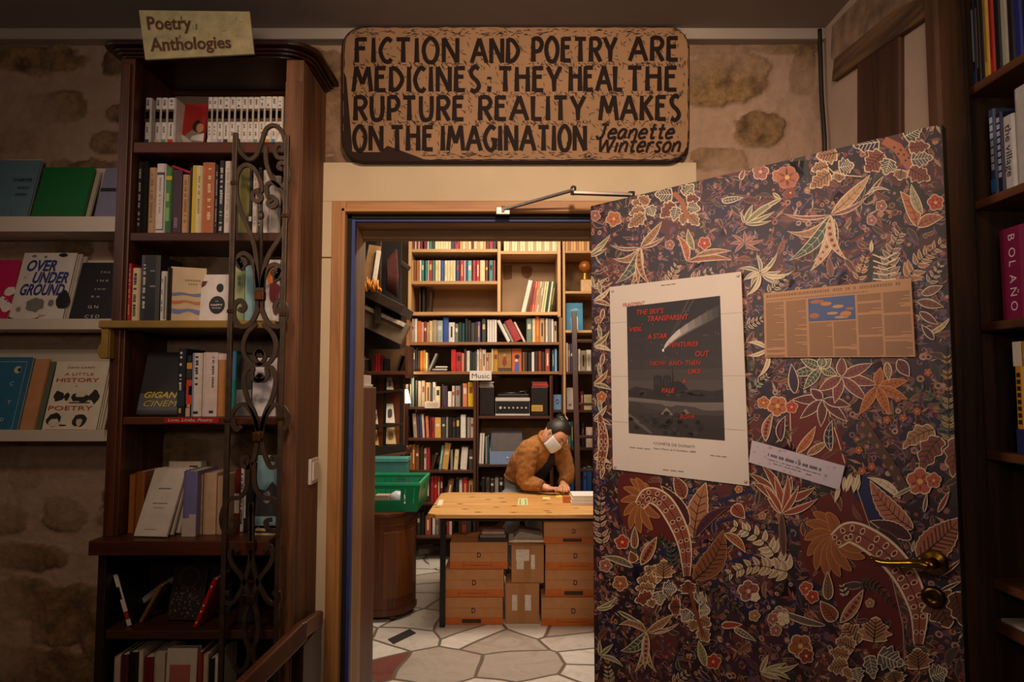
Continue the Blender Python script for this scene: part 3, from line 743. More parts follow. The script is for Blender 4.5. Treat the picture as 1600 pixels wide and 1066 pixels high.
o = mb.build('corbel', YEL, bc, bevel=.003); o['label'] = 'mustard yellow corbel under the shelf end'
# ledge and base cabinet
xe0, xb0, xb1 = Xp(141, 850, YF - .05), Xp(150, 950, YF - .01), Xp(163, 950, YF - .01)
mb = MB(); mb.box(xe0, xr0 - .002, YF - .06, YF, zE - .044, zE); mb.box(xe0, xl0, YF, YK, zE - .044, zE); mb.box(xl0, xr0 - .002, YF, YK, zE - .044, zE - .0005); o = mb.build('ledge', wood('#3a180c', '#5f2c18', 'x', .7, .4), bc, bevel=.014, seg=3)
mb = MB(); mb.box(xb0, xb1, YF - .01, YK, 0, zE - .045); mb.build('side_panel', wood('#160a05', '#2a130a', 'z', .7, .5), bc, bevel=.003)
DKX = wood('#2a1309', '#4a2210', 'x', .7, .5)
for z in (zF, Zp(1150, YF)):
    mb = MB(); mb.box(xb1, xr0, YF, YK, z - .028, z); mb.build('shelf', DKX, bc, bevel=.003)
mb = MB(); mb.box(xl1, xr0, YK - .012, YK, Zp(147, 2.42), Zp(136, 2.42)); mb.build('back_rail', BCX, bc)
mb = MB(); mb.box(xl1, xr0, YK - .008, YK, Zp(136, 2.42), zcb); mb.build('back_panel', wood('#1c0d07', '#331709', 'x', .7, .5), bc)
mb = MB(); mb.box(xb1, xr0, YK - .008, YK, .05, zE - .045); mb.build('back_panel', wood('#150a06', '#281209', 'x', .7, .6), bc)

# paper sign on the cornice
def paper_sign():
    Ys = YF - .062
    c = [P(217, 16, Ys), P(390, 18, Ys), P(397, 84, Ys), P(227, 93, Ys)]
    r = thing('paper_sign', 'painted paper sign for poetry anthologies fixed to the bookcase cornice', 'sign', c[3])
    mb = MB(); b_ = [p + Vector((0, .008, 0)) for p in c]
    mb.raw(c + b_, [(0, 1, 2, 3), (7, 6, 5, 4), (0, 4, 5, 1), (1, 5, 6, 2), (2, 6, 7, 3), (3, 7, 4, 0)]); mb.build('card', plain('#b8a978', .7, .22, 22), r)
    inv = wm(r).inverted()
    def place(u, v, k=.0008):
        a = c[3].lerp(c[2], u); b = c[0].lerp(c[1], u); return inv @ (a.lerp(b, v) + Vector((0, -k, 0)))
    rnd = random.Random(4); mb = MB(); mats = [plain(h, .7, .2) for h in ('#7d8a4e', '#7a8e8a', '#a8803c', '#c8a840', '#7d6a4c', '#98a078')]
    for k in range(46):
        u, v = rnd.uniform(.05, .92), rnd.choice((rnd.uniform(.52, .85), rnd.uniform(.1, .45))); du, dv = rnd.uniform(.004, .016), rnd.uniform(.04, .16)
        if rnd.random() < .5: du, dv = dv * .3, du * 1.6
        if u + du > .97: continue
        mb.poly([place(u, v, .0005), place(u + du, v + .01, .0005), place(u + du + .01, min(.95, v + dv), .0005), place(u + .006, min(.95, v + dv), .0005)], k % 6)
    mb.build('painted_marks', mats, r, world=False, fix=False)
    for word, u0, u1, v0, h in (('Poetry', .06, .46, .60, .27), ('Anthologies', .06, .80, .16, .27)):
        lettering([(word, 0, 0, h, u1 - u0, 0, .022)], plain('#5b3012', .6, .3, 60), r, lambda x, z, u0=u0, v0=v0: place(u0 + x, v0 + z, .0014), 'title_lettering')
paper_sign()

# ---- books in the bookcase
def spines(items, zs, Y, where, group, depth=.125, ymid=None):
    """items: (x0, x1, ytop, hex, description, prints(w, h) or None)"""
    pv = xl1 + .0012
    for i, it in enumerate(items):
        x0, x1, yt, hx, desc = it[:5]; fn = it[5] if len(it) > 5 else None; opt = it[6] if len(it) > 6 else {}
        ym = (yt + (ymid or yt + 90)) / 2
        Yk = Y + opt.get('dy', 0)
        X0, X1 = Xp(x0, ym, Yk) + .0004, Xp(x1, ym, Yk) - .0004; h = Zp(yt, Yk) - zs
        lab = desc if opt.get('own') else f'{desc}, {where}'
        if X0 < pv: X0 = pv
        pv = max(pv, X1 + .0008); w = X1 - X0
        if w < .003: continue
        book((X0, Yk, zs + .0006), w, min(opt.get('d', depth), YK - .006 - Yk), h, hx, lab, group, prints=fn(w, h) if fn else (), page=opt.get('page', PAGE), rot=(0, radians(opt.get('lean', 0)), 0), texts=opt.get('texts', lambda w, h: ())(w, h))
W_ = '#d9d0c8'
def series(foot, dark='#4a3420'):
    def fn(w, h):
        q = [(w * .04, w * .78, h * .49, h * .76, dark), (w * .12, w * .66, h * .56, h * .71, '#7a5a38'), (w * .05, w * .75, h * .01, h * .14, foot)]
        return q + dashes(w, h * .80, h * .95, '#5a544e', .45, .35, int(w * 1e6) % 97, .6) + dashes(w, h * .2, h * .45, '#6a645e', .45, .3, int(w * 1e6) % 89, .7)
    return fn
foots = ['#2c3c78', '#b9b090', '#5f8a80', '#c01818']
xsA = [(226, 236), (242, 252), (252, 262), (262, 274)]
spines([(a, b, 153, W_, f'white paperback with brown band and {n} foot', series(f)) for (a, b), f, n in zip(xsA, foots, ('blue', 'cream', 'teal', 'red'))],
       zA, 2.215, 'top shelf near the stile', 'small white series paperbacks on the top shelf', .09, 221)
face_book((Xp(276, 200, 2.255), 2.255, zA + .0006), .090, Zp(163, 2.28) - zA, .011, '#a5211d', 'face-out book with a red and grey picture between the white series paperbacks', rot=(-.15, 0, radians(0)),
          shapes=[('#8d827a', [(0, .03), (.05, .075), (.09, .05), (.09, .0), (.03, 0)]), ('#c9bfb6', [(.01, .06), (.05, .03), (.06, .0), (.03, 0)]), ('#2a1a14', blob(.066, .085, .018, .024, 12, 31)), ('#c08a5a', blob(.074, .080, .013, .017, 12, 32, .06)), ('#d8cfc8', [(.05, .05), (.09, .06), (.09, .03), (.045, .035)]), ('#b98a4a', [(.03, .02), (.085, .03), (.07, .0), (.035, 0)])])
xsB = [324, 332, 340, 349, 359, 368, 378, 387, 396, 405, 414, 424, 433, 442]
fB = ['#d9d0c8', '#b9b2c8', '#9088b8', '#2a2620', '#c9b98a', '#d0c8c0', '#c8b0a8', '#a8b4b8', '#5f8a78', '#d0b8b0', '#c88a3a', '#4a7ab8', '#d9d0c8']
spines([(xsB[i], xsB[i + 1], 152 - (i > 8), W_, f'white small paperback with brown band, {ordn(i)} after the red face-out book', series(fB[i], '#3c2a16' if i % 2 else '#6a4c2a')) for i in range(13)],
       zA, 2.215, 'top shelf', 'small white series paperbacks on the top shelf', .09, 221)
txt = lambda hx, seed, a=.12, b=.9, xc=.5, th=.4: (lambda w, h: dashes(w, h * a, h * b, hx, xc, th, seed))
spines([
 (202, 208, 257, '#121214', 'thin black book with white lettering, first beside the stile', txt('#b0aaa2', 1)), (208, 213, 255, '#0e0e10', 'thin black book with a fine white title, second beside the stile', txt('#d0ccc4', 2, .25, .85, .5, .25)),
 (213, 222, 253, '#131212', 'black book with bold white spine lettering, third beside the stile', txt('#a8a49c', 3)), (222, 230, 252, '#15110f', 'plain black book next to the tan one', None),
 (231, 243, 262, '#b98f68', 'plain tan book left of the blue-framed white one', txt('#8d6a48', 4)),
 (243, 258, 256, '#cfc4b8', 'white book with a blue frame on its spine', lambda w, h: [(w * .1, w * .9, h * .06, h * .075, '#2e3458'), (w * .1, w * .9, h * .84, h * .875, '#2e3458'), (w * .82, w * .9, h * .06, h * .86, '#2e3458')] + dashes(w, h * .3, h * .8, '#9a8a80', .45, .2, 5)),
 (258, 268, 263, '#3f7a34', 'green mottled book with a yellow top band', lambda w, h: [(0, w, h * .82, h * .88, '#c8b020'), (0, w * .7, h * .2, h * .4, '#7aa86a'), (w * .3, w, h * .0, h * .2, '#2a5a3c'), (w * .1, w * .6, h * .5, h * .62, '#9ab06a')]),
 (268, 283, 266, '#3a2030', 'dark purple book under the magenta one', txt('#8a6a78', 6, .1, .3)),
 (284, 295, 273, '#b88c60', 'tan book right of the dark purple one', txt('#8a5a38', 7)), (295, 300, 262, '#0d1a20', 'very thin navy book beside the yellow and cream one', None),
 (300, 315, 259, '#d0bf90', 'book with yellow half and cream half spine', lambda w, h: [(0, w * .42, 0, h, '#c9a820')] + dashes(w, h * .3, h * .9, '#8a7a50', .7, .2, 8)),
 (315, 334, 254, '#a85a2a', 'thick orange-brown book with cream lettering', txt('#d8b890', 9, .2, .92, .62, .3)),
 (335, 341, 258, '#17131a', 'thin black book after the orange-brown one', txt('#8a8490', 10)), (341, 350, 251, '#1a191c', 'black book with grey lettering beside a white one', txt('#b0a8a4', 11, .05, .9, .5, .55)),
 (350, 361, 252, '#cbb9ac', 'white book standing just before the iron gate', txt('#a8988c', 12)),
 (372, 389, 262, '#6a6418', 'olive green book behind the iron gate', None), (389, 394, 264, '#101010', 'thin black book with a white label behind the gate', lambda w, h: [(0, w, h * .2, h * .27, '#d8d0c8')]),
 (394, 403, 268, '#d0b8ac', 'pale pink book behind the gate curls', txt('#a08a80', 13)), (403, 409, 262, '#1a3a30', 'thin dark green book behind the gate spike', txt('#c8d0c8', 14)),
 (410, 420, 266, '#c9bcb0', 'white book behind the gate heart', None), (420, 438, 275, '#8f8478', 'grey-white thick book next to the corner post', None)],
 zB, 2.205, 'second shelf', 'paperbacks on the second shelf', .14, 363)
z_ = Zp(270, 2.22)
book((Xp(293, 270, 2.22), 2.24, z_ + .0018), .010, .13, .068, '#b01c38', 'magenta paperback lying slanted on top of the second-shelf books', rot=(0, radians(-70), 0), name='book')
spines([
 (196, 205, 412, '#a8140f', 'red book first beside the stile', txt('#d08a70', 21)), (205.5, 218, 419, '#d0b890', 'cream book with black title next to the red book', txt('#2a241c', 22, .1, .9, .4, .4)),
 (219, 249, 399, '#14141a', 'thick black book standing tallest', lambda w, h: dashes(w, h * .12, h * .9, '#c8c0b8', .2, .14, 23) + [(w * .5, w * .75, h * .75, h * .77, '#7a7a80'), (w * .5, w * .8, h * .52, h * .54, '#9a8a80')]),
 (250, 260, 424, '#c9c0b0', 'white and grey book right of the thick black one', lambda w, h: [(w * .6, w * .9, h * .05, h * .9, '#6a6a68')] + dashes(w, h * .2, h * .9, '#5a5a58', .3, .2, 24)), (260, 264, 418, '#121212', 'very thin black book beside the wave-patterned cover', None)],
 zC_, 2.172, 'yellow shelf', 'books on the yellow shelf', .15, 503)
def waves(w, h):
    q = []
    for z, hx, a in ((.54, '#6a78a0', .05), (.40, '#c0703a', .05), (.25, '#6a78b0', .07)):
        up = [(w * k / 8, h * (z + .012 * sin(k * 1.3 + z * 9) - .012 * k / 8)) for k in range(9)]
        q.append((hx, up + [(x, y - h * a * (1 + .3 * sin(x * 90))) for x, y in reversed(up)]))
    return q
r = face_book((Xp(266, 460, 2.19), 2.19, zC_ + .0006), .105, Zp(417, 2.19) - zC_, .026, '#cdb08a', 'cream book with blue and orange wavy stripes on the yellow shelf', rot=(0, 0, radians(22)), shapes=waves(.105, .18), prints=[(.042 + .008 * k, .048 + .008 * k, .136, .141, '#8a6f50') for k in range(6)] + [(.052 + .007 * k, .057 + .007 * k, .124, .128, '#8a6f50') for k in range(4)])
face_book((Xp(312, 470, 2.215), 2.215, zC_ + .0006), .092, Zp(430, 2.23) - zC_, .012, '#d9cdc6', 'white square book with a black disc and dark corners on the yellow shelf', rot=(-.08, 0, 0),
          shapes=[('#14121a', [(.055 + .026 * cos(2 * pi * k / 28), .058 + .030 * sin(2 * pi * k / 28)) for k in range(28)]), ('#5a2a2a', [(0, .138), (.02, .138), (.012, .122), (0, .116)]), ('#14121a', blob(.062, .115, .012, .015, 12, 41, .05)), ('#5a2a2a', [(0, 0), (.010, 0), (0, .008)])],
          lines=[('#d9d0c8', [('THE', .049, .068, .004, .010, 0, 0), ('HAPPY', .036, .055, .006, .038, 0, .02), ('READER', .040, .046, .004, .030, 0, 0)])])
spines([(366, 381, 415, '#a3ad78', 'light green book behind the gate curl', txt('#5a6a4a', 25, .6, .9, .5, .4)), (382, 398, 415, '#7fa3a8', 'light blue book behind the gate', None), (399, 412, 440, '#c8bca8', 'cream book behind the gate collar', None)], zC_, 2.21, 'yellow shelf', 'books on the yellow shelf', .13, 503)
face_book((Xp(414, 460, 2.20), 2.20, zC_ + .0006), .046, Zp(407, 2.21) - zC_, .012, '#cfc4bc', 'red and orange illustrated book behind the gate next to the corner post', rot=(-.03, 0, 0),
          shapes=[('#b8241c', blob(.022, .185, .020, .012, 10, 42)), ('#c86a1c', blob(.018, .15, .014, .03, 10, 43)), ('#8a1c14', blob(.028, .10, .018, .04, 10, 44)), ('#2a1a14', blob(.03, .145, .009, .02, 9, 45)), ('#d8d0c8', [(.004, .0), (.02, .0), (.012, .13), (.002, .12)]), ('#5a1a10', blob(.035, .05, .010, .03, 9, 46))])
# shelf D
face_book((Xp(213, 640, 2.20), 2.20, zD + .0006), .128, hypot(Zp(553, 2.29) - zD, .06), .02, '#23242a', 'dark grey book with big yellow italic lettering leaning at the stile', rot=(-.33, 0, radians(4)), prints=[(0, .128, 0, .07, '#55565a'), (0, .128, .0, .014, '#1c1c1e')],
          lines=[('#c8b040', [('GIGAN', .015, .055, .020, .105, .25, .025), ('CINEM', .018, .026, .020, .105, .25, .025)])])
def ape(w, h): return [(w * .1, w * .95, h * .78, h * .88, '#c88a20'), (w * .05, w * .9, h * .62, h * .76, '#2a2420'), (w * .1, w, h * .2, h * .6, '#c03a20'), (w * .1, w * .8, h * .0, h * .14, '#c8a090'), (w * .3, w * .8, h * .15, h * .2, '#d0a020'), (w * .5, w, h * .35, h * .5, '#5a2018')]
spines([
 (277, 289, 545, '#101820', 'black book with white capitals on its spine beside the big yellow lettering', lambda w, h: dashes(w, h * .38, h * .95, '#c8c4b8', .4, .35, 26) + [(w * .3, w * .6, h * .05, h * .12, '#c8a83a'), (0, w, h * .15, h * .36, '#12283a')]),
 (290, 300, 556, '#1c1a18', 'red and orange patterned book with a dark middle', ape),
 (300, 315, 552, '#cfc2b6', 'white book with black spine title after the red patterned one', lambda w, h: dashes(w, h * .45, h * .95, '#2a2826', .45, .35, 27) + [(0, w * .15, 0, h, '#7a8aa8'), (w * .2, w * .7, h * .04, h * .08, '#1c1a18')]),
 (316, 339, 551, '#cdb8b0', 'pinkish white thick book with a slim black title', lambda w, h: dashes(w, h * .45, h * .93, '#3a3634', .72, .15, 28) + [(w * .5, w * .8, h * .05, h * .09, '#1c1a18')]),
 (340, 353, 553, '#b87a40', 'orange-tan book just before the iron gate', lambda w, h: [(0, w, h * .9, h, '#cdb8b0')]),
 (359, 368, 549, '#1a7a70', 'thin teal and blue book behind the gate', lambda w, h: [(0, w, h * .55, h, '#3a6a9a')]),
 ], zD, 2.205, 'fourth shelf', 'books on the fourth shelf', .14, 652)
face_book((Xp(369, 610, 2.21), 2.21, zD + .0006), .048, .20, .012, '#2e2a28', 'dark grey book with a pale foot behind the gate', rot=(-.06, 0, 0), prints=[(0, .048, .03, .085, '#8a8480'), (0, .048, 0, .03, '#5a5452')])
face_book((Xp(394, 610, 2.20), 2.20, zD + .0006), .076, Zp(560, 2.21) - zD, .012, '#d0c6c4', 'white illustrated book behind the heart-shaped gate scroll', rot=(-.04, 0, 0), shapes=[('#8d8786', blob(.05, .13, .02, .015, 10, 51, .4)), ('#a8a09e', blob(.03, .05, .02, .01, 9, 52, .4))])
spines([(431, 439, 566, '#7a4a28', 'thin brown book next to the corner post')], zD, 2.21, 'fourth shelf', 'books on the fourth shelf', .12, 652)
# red shelf strip
mb = MB(); a_, b_ = P(257, 653, YF), P(342, 661, YF); mb.box(a_.x, b_.x, YF - .002, YF + .003, b_.z - .001, a_.z); r = thing('shelf_label', 'red strip label with white lettering on the fourth shelf edge', 'label', (a_.x, YF, b_.z)); mb.build('strip', plain('#a3100f', .5), r)
lettering([('Love, Limbs, Poetry', .012, .005, .009, b_.x - a_.x - .03, .3, 0)], plain('#e0c8b8', .6, 0), r, lambda x, z: (x, -.0028, z), 'label_lettering')
# shelf E (broad ledge)
spines([(194, 209, 742, '#9a5a1c', 'orange-brown book standing at the end of the broad ledge'), (210, 224, 738, '#8a5018', 'second orange-brown book behind the white leaning book')], zE, 2.22, 'broad ledge', 'books on the broad ledge', .14, 839)
r = face_book((Xp(209, 830, 2.16), 2.16, zE + .001), .108, hypot(Zp(735, 2.26) - zE, .1), .008, '#cfc2b4', 'white book with a small centred title leaning across the broad ledge', rot=(-.46, 0, radians(-6)), 
              prints=[(.034 + .0062 * k, .0385 + .0062 * k, .150, .1545, '#5a5048') for k in range(7)] + [(.030 + .005 * k, .0335 + .005 * k, .102, .1055, '#5a5048') for k in range(10)] + [(.036 + .0045 * k, .039 + .0045 * k, .088, .0905, '#6a6058') for k in range(8)] + [(.030 + .0045 * k, .033 + .0045 * k, .020, .0222, '#6a6058') for k in range(9)] + [(.0525, .0555, .120, .1225, '#5a5048')])
for k in range(2):
    face_book((Xp(222 + 9 * k, 830, 2.20 + .02 * k), 2.19 + .03 * k, zE + .001), .108, .215 - .005 * k, .008, '#c4b4a8', ('copy behind the white book leaning across the broad ledge', 'third copy behind the white book, showing only its page edges')[k], rot=(-.40 + .08 * k, 0, radians(-6)))
spines([
 (285, 307, 737, '#6e6a98', 'lilac book with a torn pale foot on the broad ledge', lambda w, h: [(0, w, 0, h * .28, '#b8a89c'), (w * .5, w, h * .28, h * .34, '#b8a89c')], {'dy': -.03}),
 (308, 316, 742, '#b08a6a', 'slim tan book beside the lilac one', txt('#7a5a40', 31)), (317, 337, 740, '#c4a284', 'thick pinkish tan book on the broad ledge', None), (338, 349, 744, '#bb9678', 'tan book last before the gate on the broad ledge', None)],
 zE, 2.20, 'fifth shelf', 'books on the broad ledge', .15, 839)
book((Xp(262, 724, 2.36), 2.366, zE + .001), .11, .05, Zp(722, 2.36) - zE, '#cfc0ac', 'pale book rising behind the white leaning book', page='#cfc0ac', prints=dashes(.11, .19, .197, '#3a322c', .8, .3, 33))
spines([(366, 374, 735, '#7a1c18', 'dark red book behind the lower gate', lambda w, h: [(0, w, h * .3, h * .62, '#d0c4ba')]), (375, 380, 730, '#d8ccc2', 'white book with a black spine title behind the lower gate', txt('#2a2624', 34, .1, .9, .5, .5)),
        (381, 396, 725, '#141416', 'black book behind the lower gate', lambda w, h: [(0, w * .2, h * .2, h * .7, '#d8ccc2')])], zE, 2.24, 'broad ledge', 'books on the broad ledge', .13, 839)
face_book((Xp(399, 780, 2.23), 2.23, zE + .021), .070, Zp(712, 2.25) - zE - .02, .01, '#7fa8b0', 'light blue book with a dark photograph behind the lower gate', rot=(-.06, 0, 0), shapes=[('#2a2a2e', [(0, .03), (.07, .03), (.07, .12), (.05, .14), (.03, .11), (0, .12)]), ('#8d8a88', blob(.035, .09, .014, .02, 10, 55))])
for k in range(3):
    book((Xp(398 + k, 838, 2.20), 2.19, zE + .0006 + .0065 * k), .075, .03, .006, '#c9b088' if k != 1 else '#3a2c22', ('bottom', 'middle', 'top')[k] + ' flat thin pamphlet in the small pile on the broad ledge', 'flat pamphlets on the broad ledge', small=True)
# shelf F
book((Xp(203, 950, 2.21), 2.20, zF + .002), .014, .12, .165, '#141214', 'thin book with white, black and red blocks on its spine leaning alone in the base', rot=(0, radians(-18), 0), prints=[(0, .014, .125, .165, '#d5cac0'), (.008, .014, .085, .125, '#d5cac0'), (0, .014, .045, .085, '#d5cac0'), (0, .012, .02, .045, '#9a1c18'), (0, .014, 0, .02, '#d5cac0')])
book((Xp(218, 950, 2.23), 2.225, zF + .002), .012, .055, .13, '#7a5428', 'brown book fallen open behind the thin white one', rot=(0, radians(28), 0))
book((Xp(214, 950, 2.30), 2.29, zF + .03), .02, .12, .11, '#8d8a80', 'grey-white book slumped at the back of the base shelf', rot=(0, radians(52), 0))
def rings(w, h):
    q = []; rnd = random.Random(5)
    for k in range(90):
        x, z = rnd.uniform(.006, w - .006), rnd.uniform(.006, h * .6); s_ = rnd.uniform(.0012, .003)
        q.append((rnd.choice(('#7a5a40', '#8a3028', '#8a7a5a')), [(x - s_, z), (x, z - s_), (x + s_, z), (x, z + s_)]))
    for k in range(24):
        a = 2 * pi * k / 24; a2 = a + .2; R = .03
        q.append(('#6a4a3a', [(w / 2 + R * cos(a), h * .78 + R * sin(a)), (w / 2 + R * cos(a2), h * .78 + R * sin(a2)), (w / 2 + (R + .002) * cos(a2), h * .78 + (R + .002) * sin(a2)), (w / 2 + (R + .002) * cos(a), h * .78 + (R + .002) * sin(a))]))
    return q
face_book((Xp(260, 960, 2.24), 2.24, zF + .002), .105, .165, .018, '#150d10', 'dark patterned book with a ring on its cover leaning in the base', rot=(-.3, 0, 0), shapes=rings(.105, .165))
book((Xp(302, 980, 2.19), 2.185, zF + .002), .013, .12, .158, '#b00d0c', 'bright red spine with gold dots leaning in the base', rot=(0, radians(22), 0), prints=[(.004, .009, z, z + .006, '#e0c080') for z in (.012, .048, .068, .13)])
face_book((Xp(320, 960, 2.312), 2.312, zF + .002), .08, .15, .015, '#10122c', 'dark blue starry book beside the red spine in the base', rot=(-.2, 0, 0), shapes=[('#3a4a8a', blob(.01 + .012 * (k % 6), .02 + .017 * (k * 7 % 8), .0018, .0018, 6, 60 + k)) for k in range(26)])
face_book((Xp(370, 960, 2.23), 2.23, zF + .002), .06, .17, .012, '#141018', 'dark book with red lines behind the foot of the gate', rot=(-.2, 0, 0), prints=[(.005, .05, .12, .128, '#9a2424'), (.005, .05, .09, .093, '#5a3a6a'), (.005, .05, .08, .083, '#8a3a3a')])
# bottom shelf: books whose tops face up
zG = Zp(1150, YF)
bot = [(176, 186, 1028, '#b8a094', 'pale maroon-edged'), (187, 199, 1024, '#4a1014', 'maroon'), (200, 214, 1020, '#0f0d0d', 'black'), (215, 222, 1018, '#c4b4a0', 'cream-edged'), (223, 238, 1028, '#6a1014', 'dark red and cream'), (239, 256, 1022, '#b8a890', 'cream'), (307, 315, 1020, '#8a3020', 'brick red'), (316, 324, 1024, '#bba48c', 'tan and red'), (325, 333, 1030, '#111111', 'slim black'), (334, 342, 1026, '#c8bab0', 'white and red')]
for x0, x1, yt, hx, ds in bot:
    Xa, Xb_ = Xp(x0, yt + 40, 2.19), Xp(x1, yt + 40, 2.19)
    book((Xa + .0004, 2.19, zG + .0006), Xb_ - Xa - .0008, .14, Zp(yt, 2.19) - zG, hx, ds + ' book standing on the lowest bookcase shelf', 'books on the lowest shelf')
face_book((Xp(258, 1040, 2.185), 2.185, zG + .0006), .094, Zp(1016, 2.19) - zG, .03, '#c4b6a4', 'large white book with a pale red square on the lowest bookcase shelf', prints=[(.01, .075, .13, .20, '#a85a4c')], rot=(-.05, 0, 0))

# ================================================================== WROUGHT IRON GATE in front of the bookcase
YG = 2.088
IRON = plain('#463629', .45, .3, 35, .45)
gate = thing('iron_gate_panel', 'wrought iron scroll panel standing in front of the bookcase beside its corner post', 'iron panel', (Xp(400, 1000, YG), YG, 0))
g1 = lambda x, y: (340 + x / 3.556, 180 + y / 3.556)
g2 = lambda x, y: (340 + x / 3.556, 460 + y / 3.556)
g3 = lambda x, y: (330 + x / 3.268, 740 + y / 3.268)
def iron(paths, name, w=.0125, t=.011, y=YG):
    mb = MB()
    for p in paths: mb.tube([P(q[0], q[1], y) for q in crom(p, 6)], 1.0, flat=(w, t))
    return mb.build(name, IRON, gate, bevel=.002, seg=1)
def spiral(cx, cy, r0, a0, turns, n=14, sq=1.0):
    return [(cx + r0 * (1 - .72 * k / n) * cos(radians(a0) + turns * 2 * pi * k / n), cy + sq * r0 * (1 - .72 * k / n) * sin(radians(a0) + turns * 2 * pi * k / n)) for k in range(n + 1)]
xL = Xp(366, 300, YG); xR = Xp(447, 300, YG)
mb = MB(); mb.box(xL - .0075, xL + .0075, YG - .0075, YG + .0075, 0, Zp(208, YG)); mb.build('upright_bar', IRON, gate, bevel=.002)
mb = MB(); mb.box(xR - .007, xR + .007, YG - .0075, YG + .0075, 0, Zp(212, YG)); mb.build('upright_bar', IRON, gate, bevel=.002)
iron([[g1(110, 130), g1(120, 190), g1(170, 245), g1(215, 225), g1(245, 150), g1(270, 80), g1(315, 58), g1(360, 95), g1(380, 170), g1(384, 240)]], 'top_scroll', .014)
iron([[g1(x, y) for x, y in [(352, 205), (368, 190), (360, 165), (335, 165), (318, 195), (335, 235), (375, 240)]]], 'scroll')
iron([[g1(x, y) for x, y in [(270, 175), (272, 260), (300, 345), (345, 395), (385, 375), (398, 320), (380, 275), (350, 268), (340, 292), (362, 302)]]], 'scroll')
iron([[g1(*q) for q in spiral(225, 455, 38, -60, -1.2)][::-1] + [g1(x, y) for x, y in [(240, 370), (205, 300), (155, 278), (115, 320), (104, 420), (128, 530), (175, 640), (212, 760), (226, 960)]]], 'scroll')
iron([[g1(*q) for q in spiral(300, 488, 36, -120, 1.2)][::-1] + [g1(x, y) for x, y in [(272, 400), (300, 375), (340, 400), (372, 470), (388, 560), (350, 670), (290, 770), (262, 850), (248, 960)]]], 'scroll')
mb = MB(); mb.tube([P(*g1(240, 300), YG + .012), P(*g1(243, 600), YG + .012), P(*g1(240, 980), YG + .012)], [.003, .006, .006]); mb.lathe([(.004, -.02), (.010, 0), (.004, .02)], P(*g1(242, 560), YG + .012), 10); mb.build('spike', IRON, gate)
iron([[g1(*q) for q in spiral(140, 822, 30, 90, 1.25)][::-1] + [g1(x, y) for x, y in [(118, 790), (150, 768), (190, 800), (210, 870), (228, 980)]]], 'scroll')
iron([[g1(*q) for q in spiral(325, 880, 30, 90, -1.25)][::-1] + [g1(x, y) for x, y in [(350, 850), (318, 830), (280, 850), (258, 900), (246, 980)]]], 'scroll')
def collar(c, w=.03, h=.028):
    p = P(c[0], c[1], YG); mb = MB(); mb.box(p.x - w / 2, p.x + w / 2, YG - .013, YG + .013, p.z - h / 2, p.z + h / 2); o = mb.build('collar', metal('#5a3a20', .5, .3), gate, bevel=.003)
collar(g2(236, 10)); collar(g2(222, 792), .024)
for c in (g1(85, 380), g1(378, 562), g2(70, 95), g2(362, 112), g2(40, 700), g2(330, 690)):
    p = P(c[0], c[1], YG); xx = xL if c[0] < 400 else xR; mb = MB(); mb.box(xx - .010, xx + .010, YG - .010, YG + .010, p.z - .006, p.z + .006); mb.build('collar', metal('#4a3220', .5, .3), gate, bevel=.002)
for fl in (0, 1):
    mx = (lambda x: x) if not fl else (lambda x: 470 - x)
    iron([[g2(mx(x), y) for x, y in [(226, 30), (222, 90), (185, 160), (130, 178), (92, 130), (95, 60), (130, 35), (152, 70), (135, 92), (118, 78)]]], 'scroll', .014)
    iron([[g2(mx(x), y) for x, y in [(218, 165), (170, 210), (146, 270), (150, 330), (185, 382), (228, 392), (262, 360), (255, 320), (225, 320), (222, 345)]]], 'scroll')
    iron([[g2(mx(x), y) for x, y in [(222, 445), (255, 470), (215, 480), (190, 450), (195, 412), (165, 415), (146, 480), (165, 575), (205, 665), (228, 760)]]], 'scroll', .014)
    iron([[g2(mx(x), y) for x, y in [(130, 735), (108, 752), (88, 730), (76, 680), (105, 628), (150, 612), (190, 655), (218, 720), (226, 800)]]], 'scroll')
    iron([[g2(mx(x), y) for x, y in [(222, 820), (205, 900), (175, 960), (140, 950), (140, 915), (165, 905), (168, 930)]]], 'scroll')
    iron([[g3(mx(x) - 30, y) for x, y in [(222, -60), (215, 60), (180, 120), (120, 135), (85, 210), (95, 285), (145, 290), (160, 245), (130, 235)]]], 'scroll')
    iron([[g3(mx(x) - 30, y) for x, y in [(232, 150), (240, 260), (236, 380), (222, 480), (190, 580), (140, 660), (95, 650), (95, 610), (125, 612)]]], 'scroll')
    iron([[g3(mx(x) - 30, y) for x, y in [(232, 640), (205, 720), (200, 820), (225, 900), (210, 980), (170, 1010), (150, 980)]]], 'scroll')
    iron([[g3(mx(x) - 30, y) for x, y in [(170, 400), (140, 370), (125, 420), (150, 480), (195, 540), (232, 640)]]], 'scroll')
collar(g3(205, 640), .024); collar(g3(205, 365), .024)

# sloping wooden rail at the foot of the post
a, b = P(498, 966, 2.38), P(372, 1085, 1.84)
r = thing('sloping_rail', 'sloping wooden rail running down in front of the bookcase foot', 'rail', (b.x, b.y, 0))
k = P(474, 985, 2.09)
RW = wood('#3e1e0e', '#6a3a1c', 'y', .7, .4)
mb = MB(); mb.bar(k, b, .03, .06); mb.bar(k + Vector((-.004, -.006, 0)), a, .03, .05); mb.build('hand_rail', RW, r, bevel=.008)
q = b.lerp(k, .25); mb = MB(); mb.box(q.x - .018, q.x + .018, q.y - .02, q.y + .02, 0, q.z - .02); mb.build('rail_post', RW, r, bevel=.003)
q = k.lerp(a, .45); mb = MB(); mb.box(q.x - .008, q.x + .008, q.y - .10, q.y + .10, 0, q.z - .03); mb.build('side_board', wood('#2a140a', '#4a2412', 'z', .7, .5), r, bevel=.003)
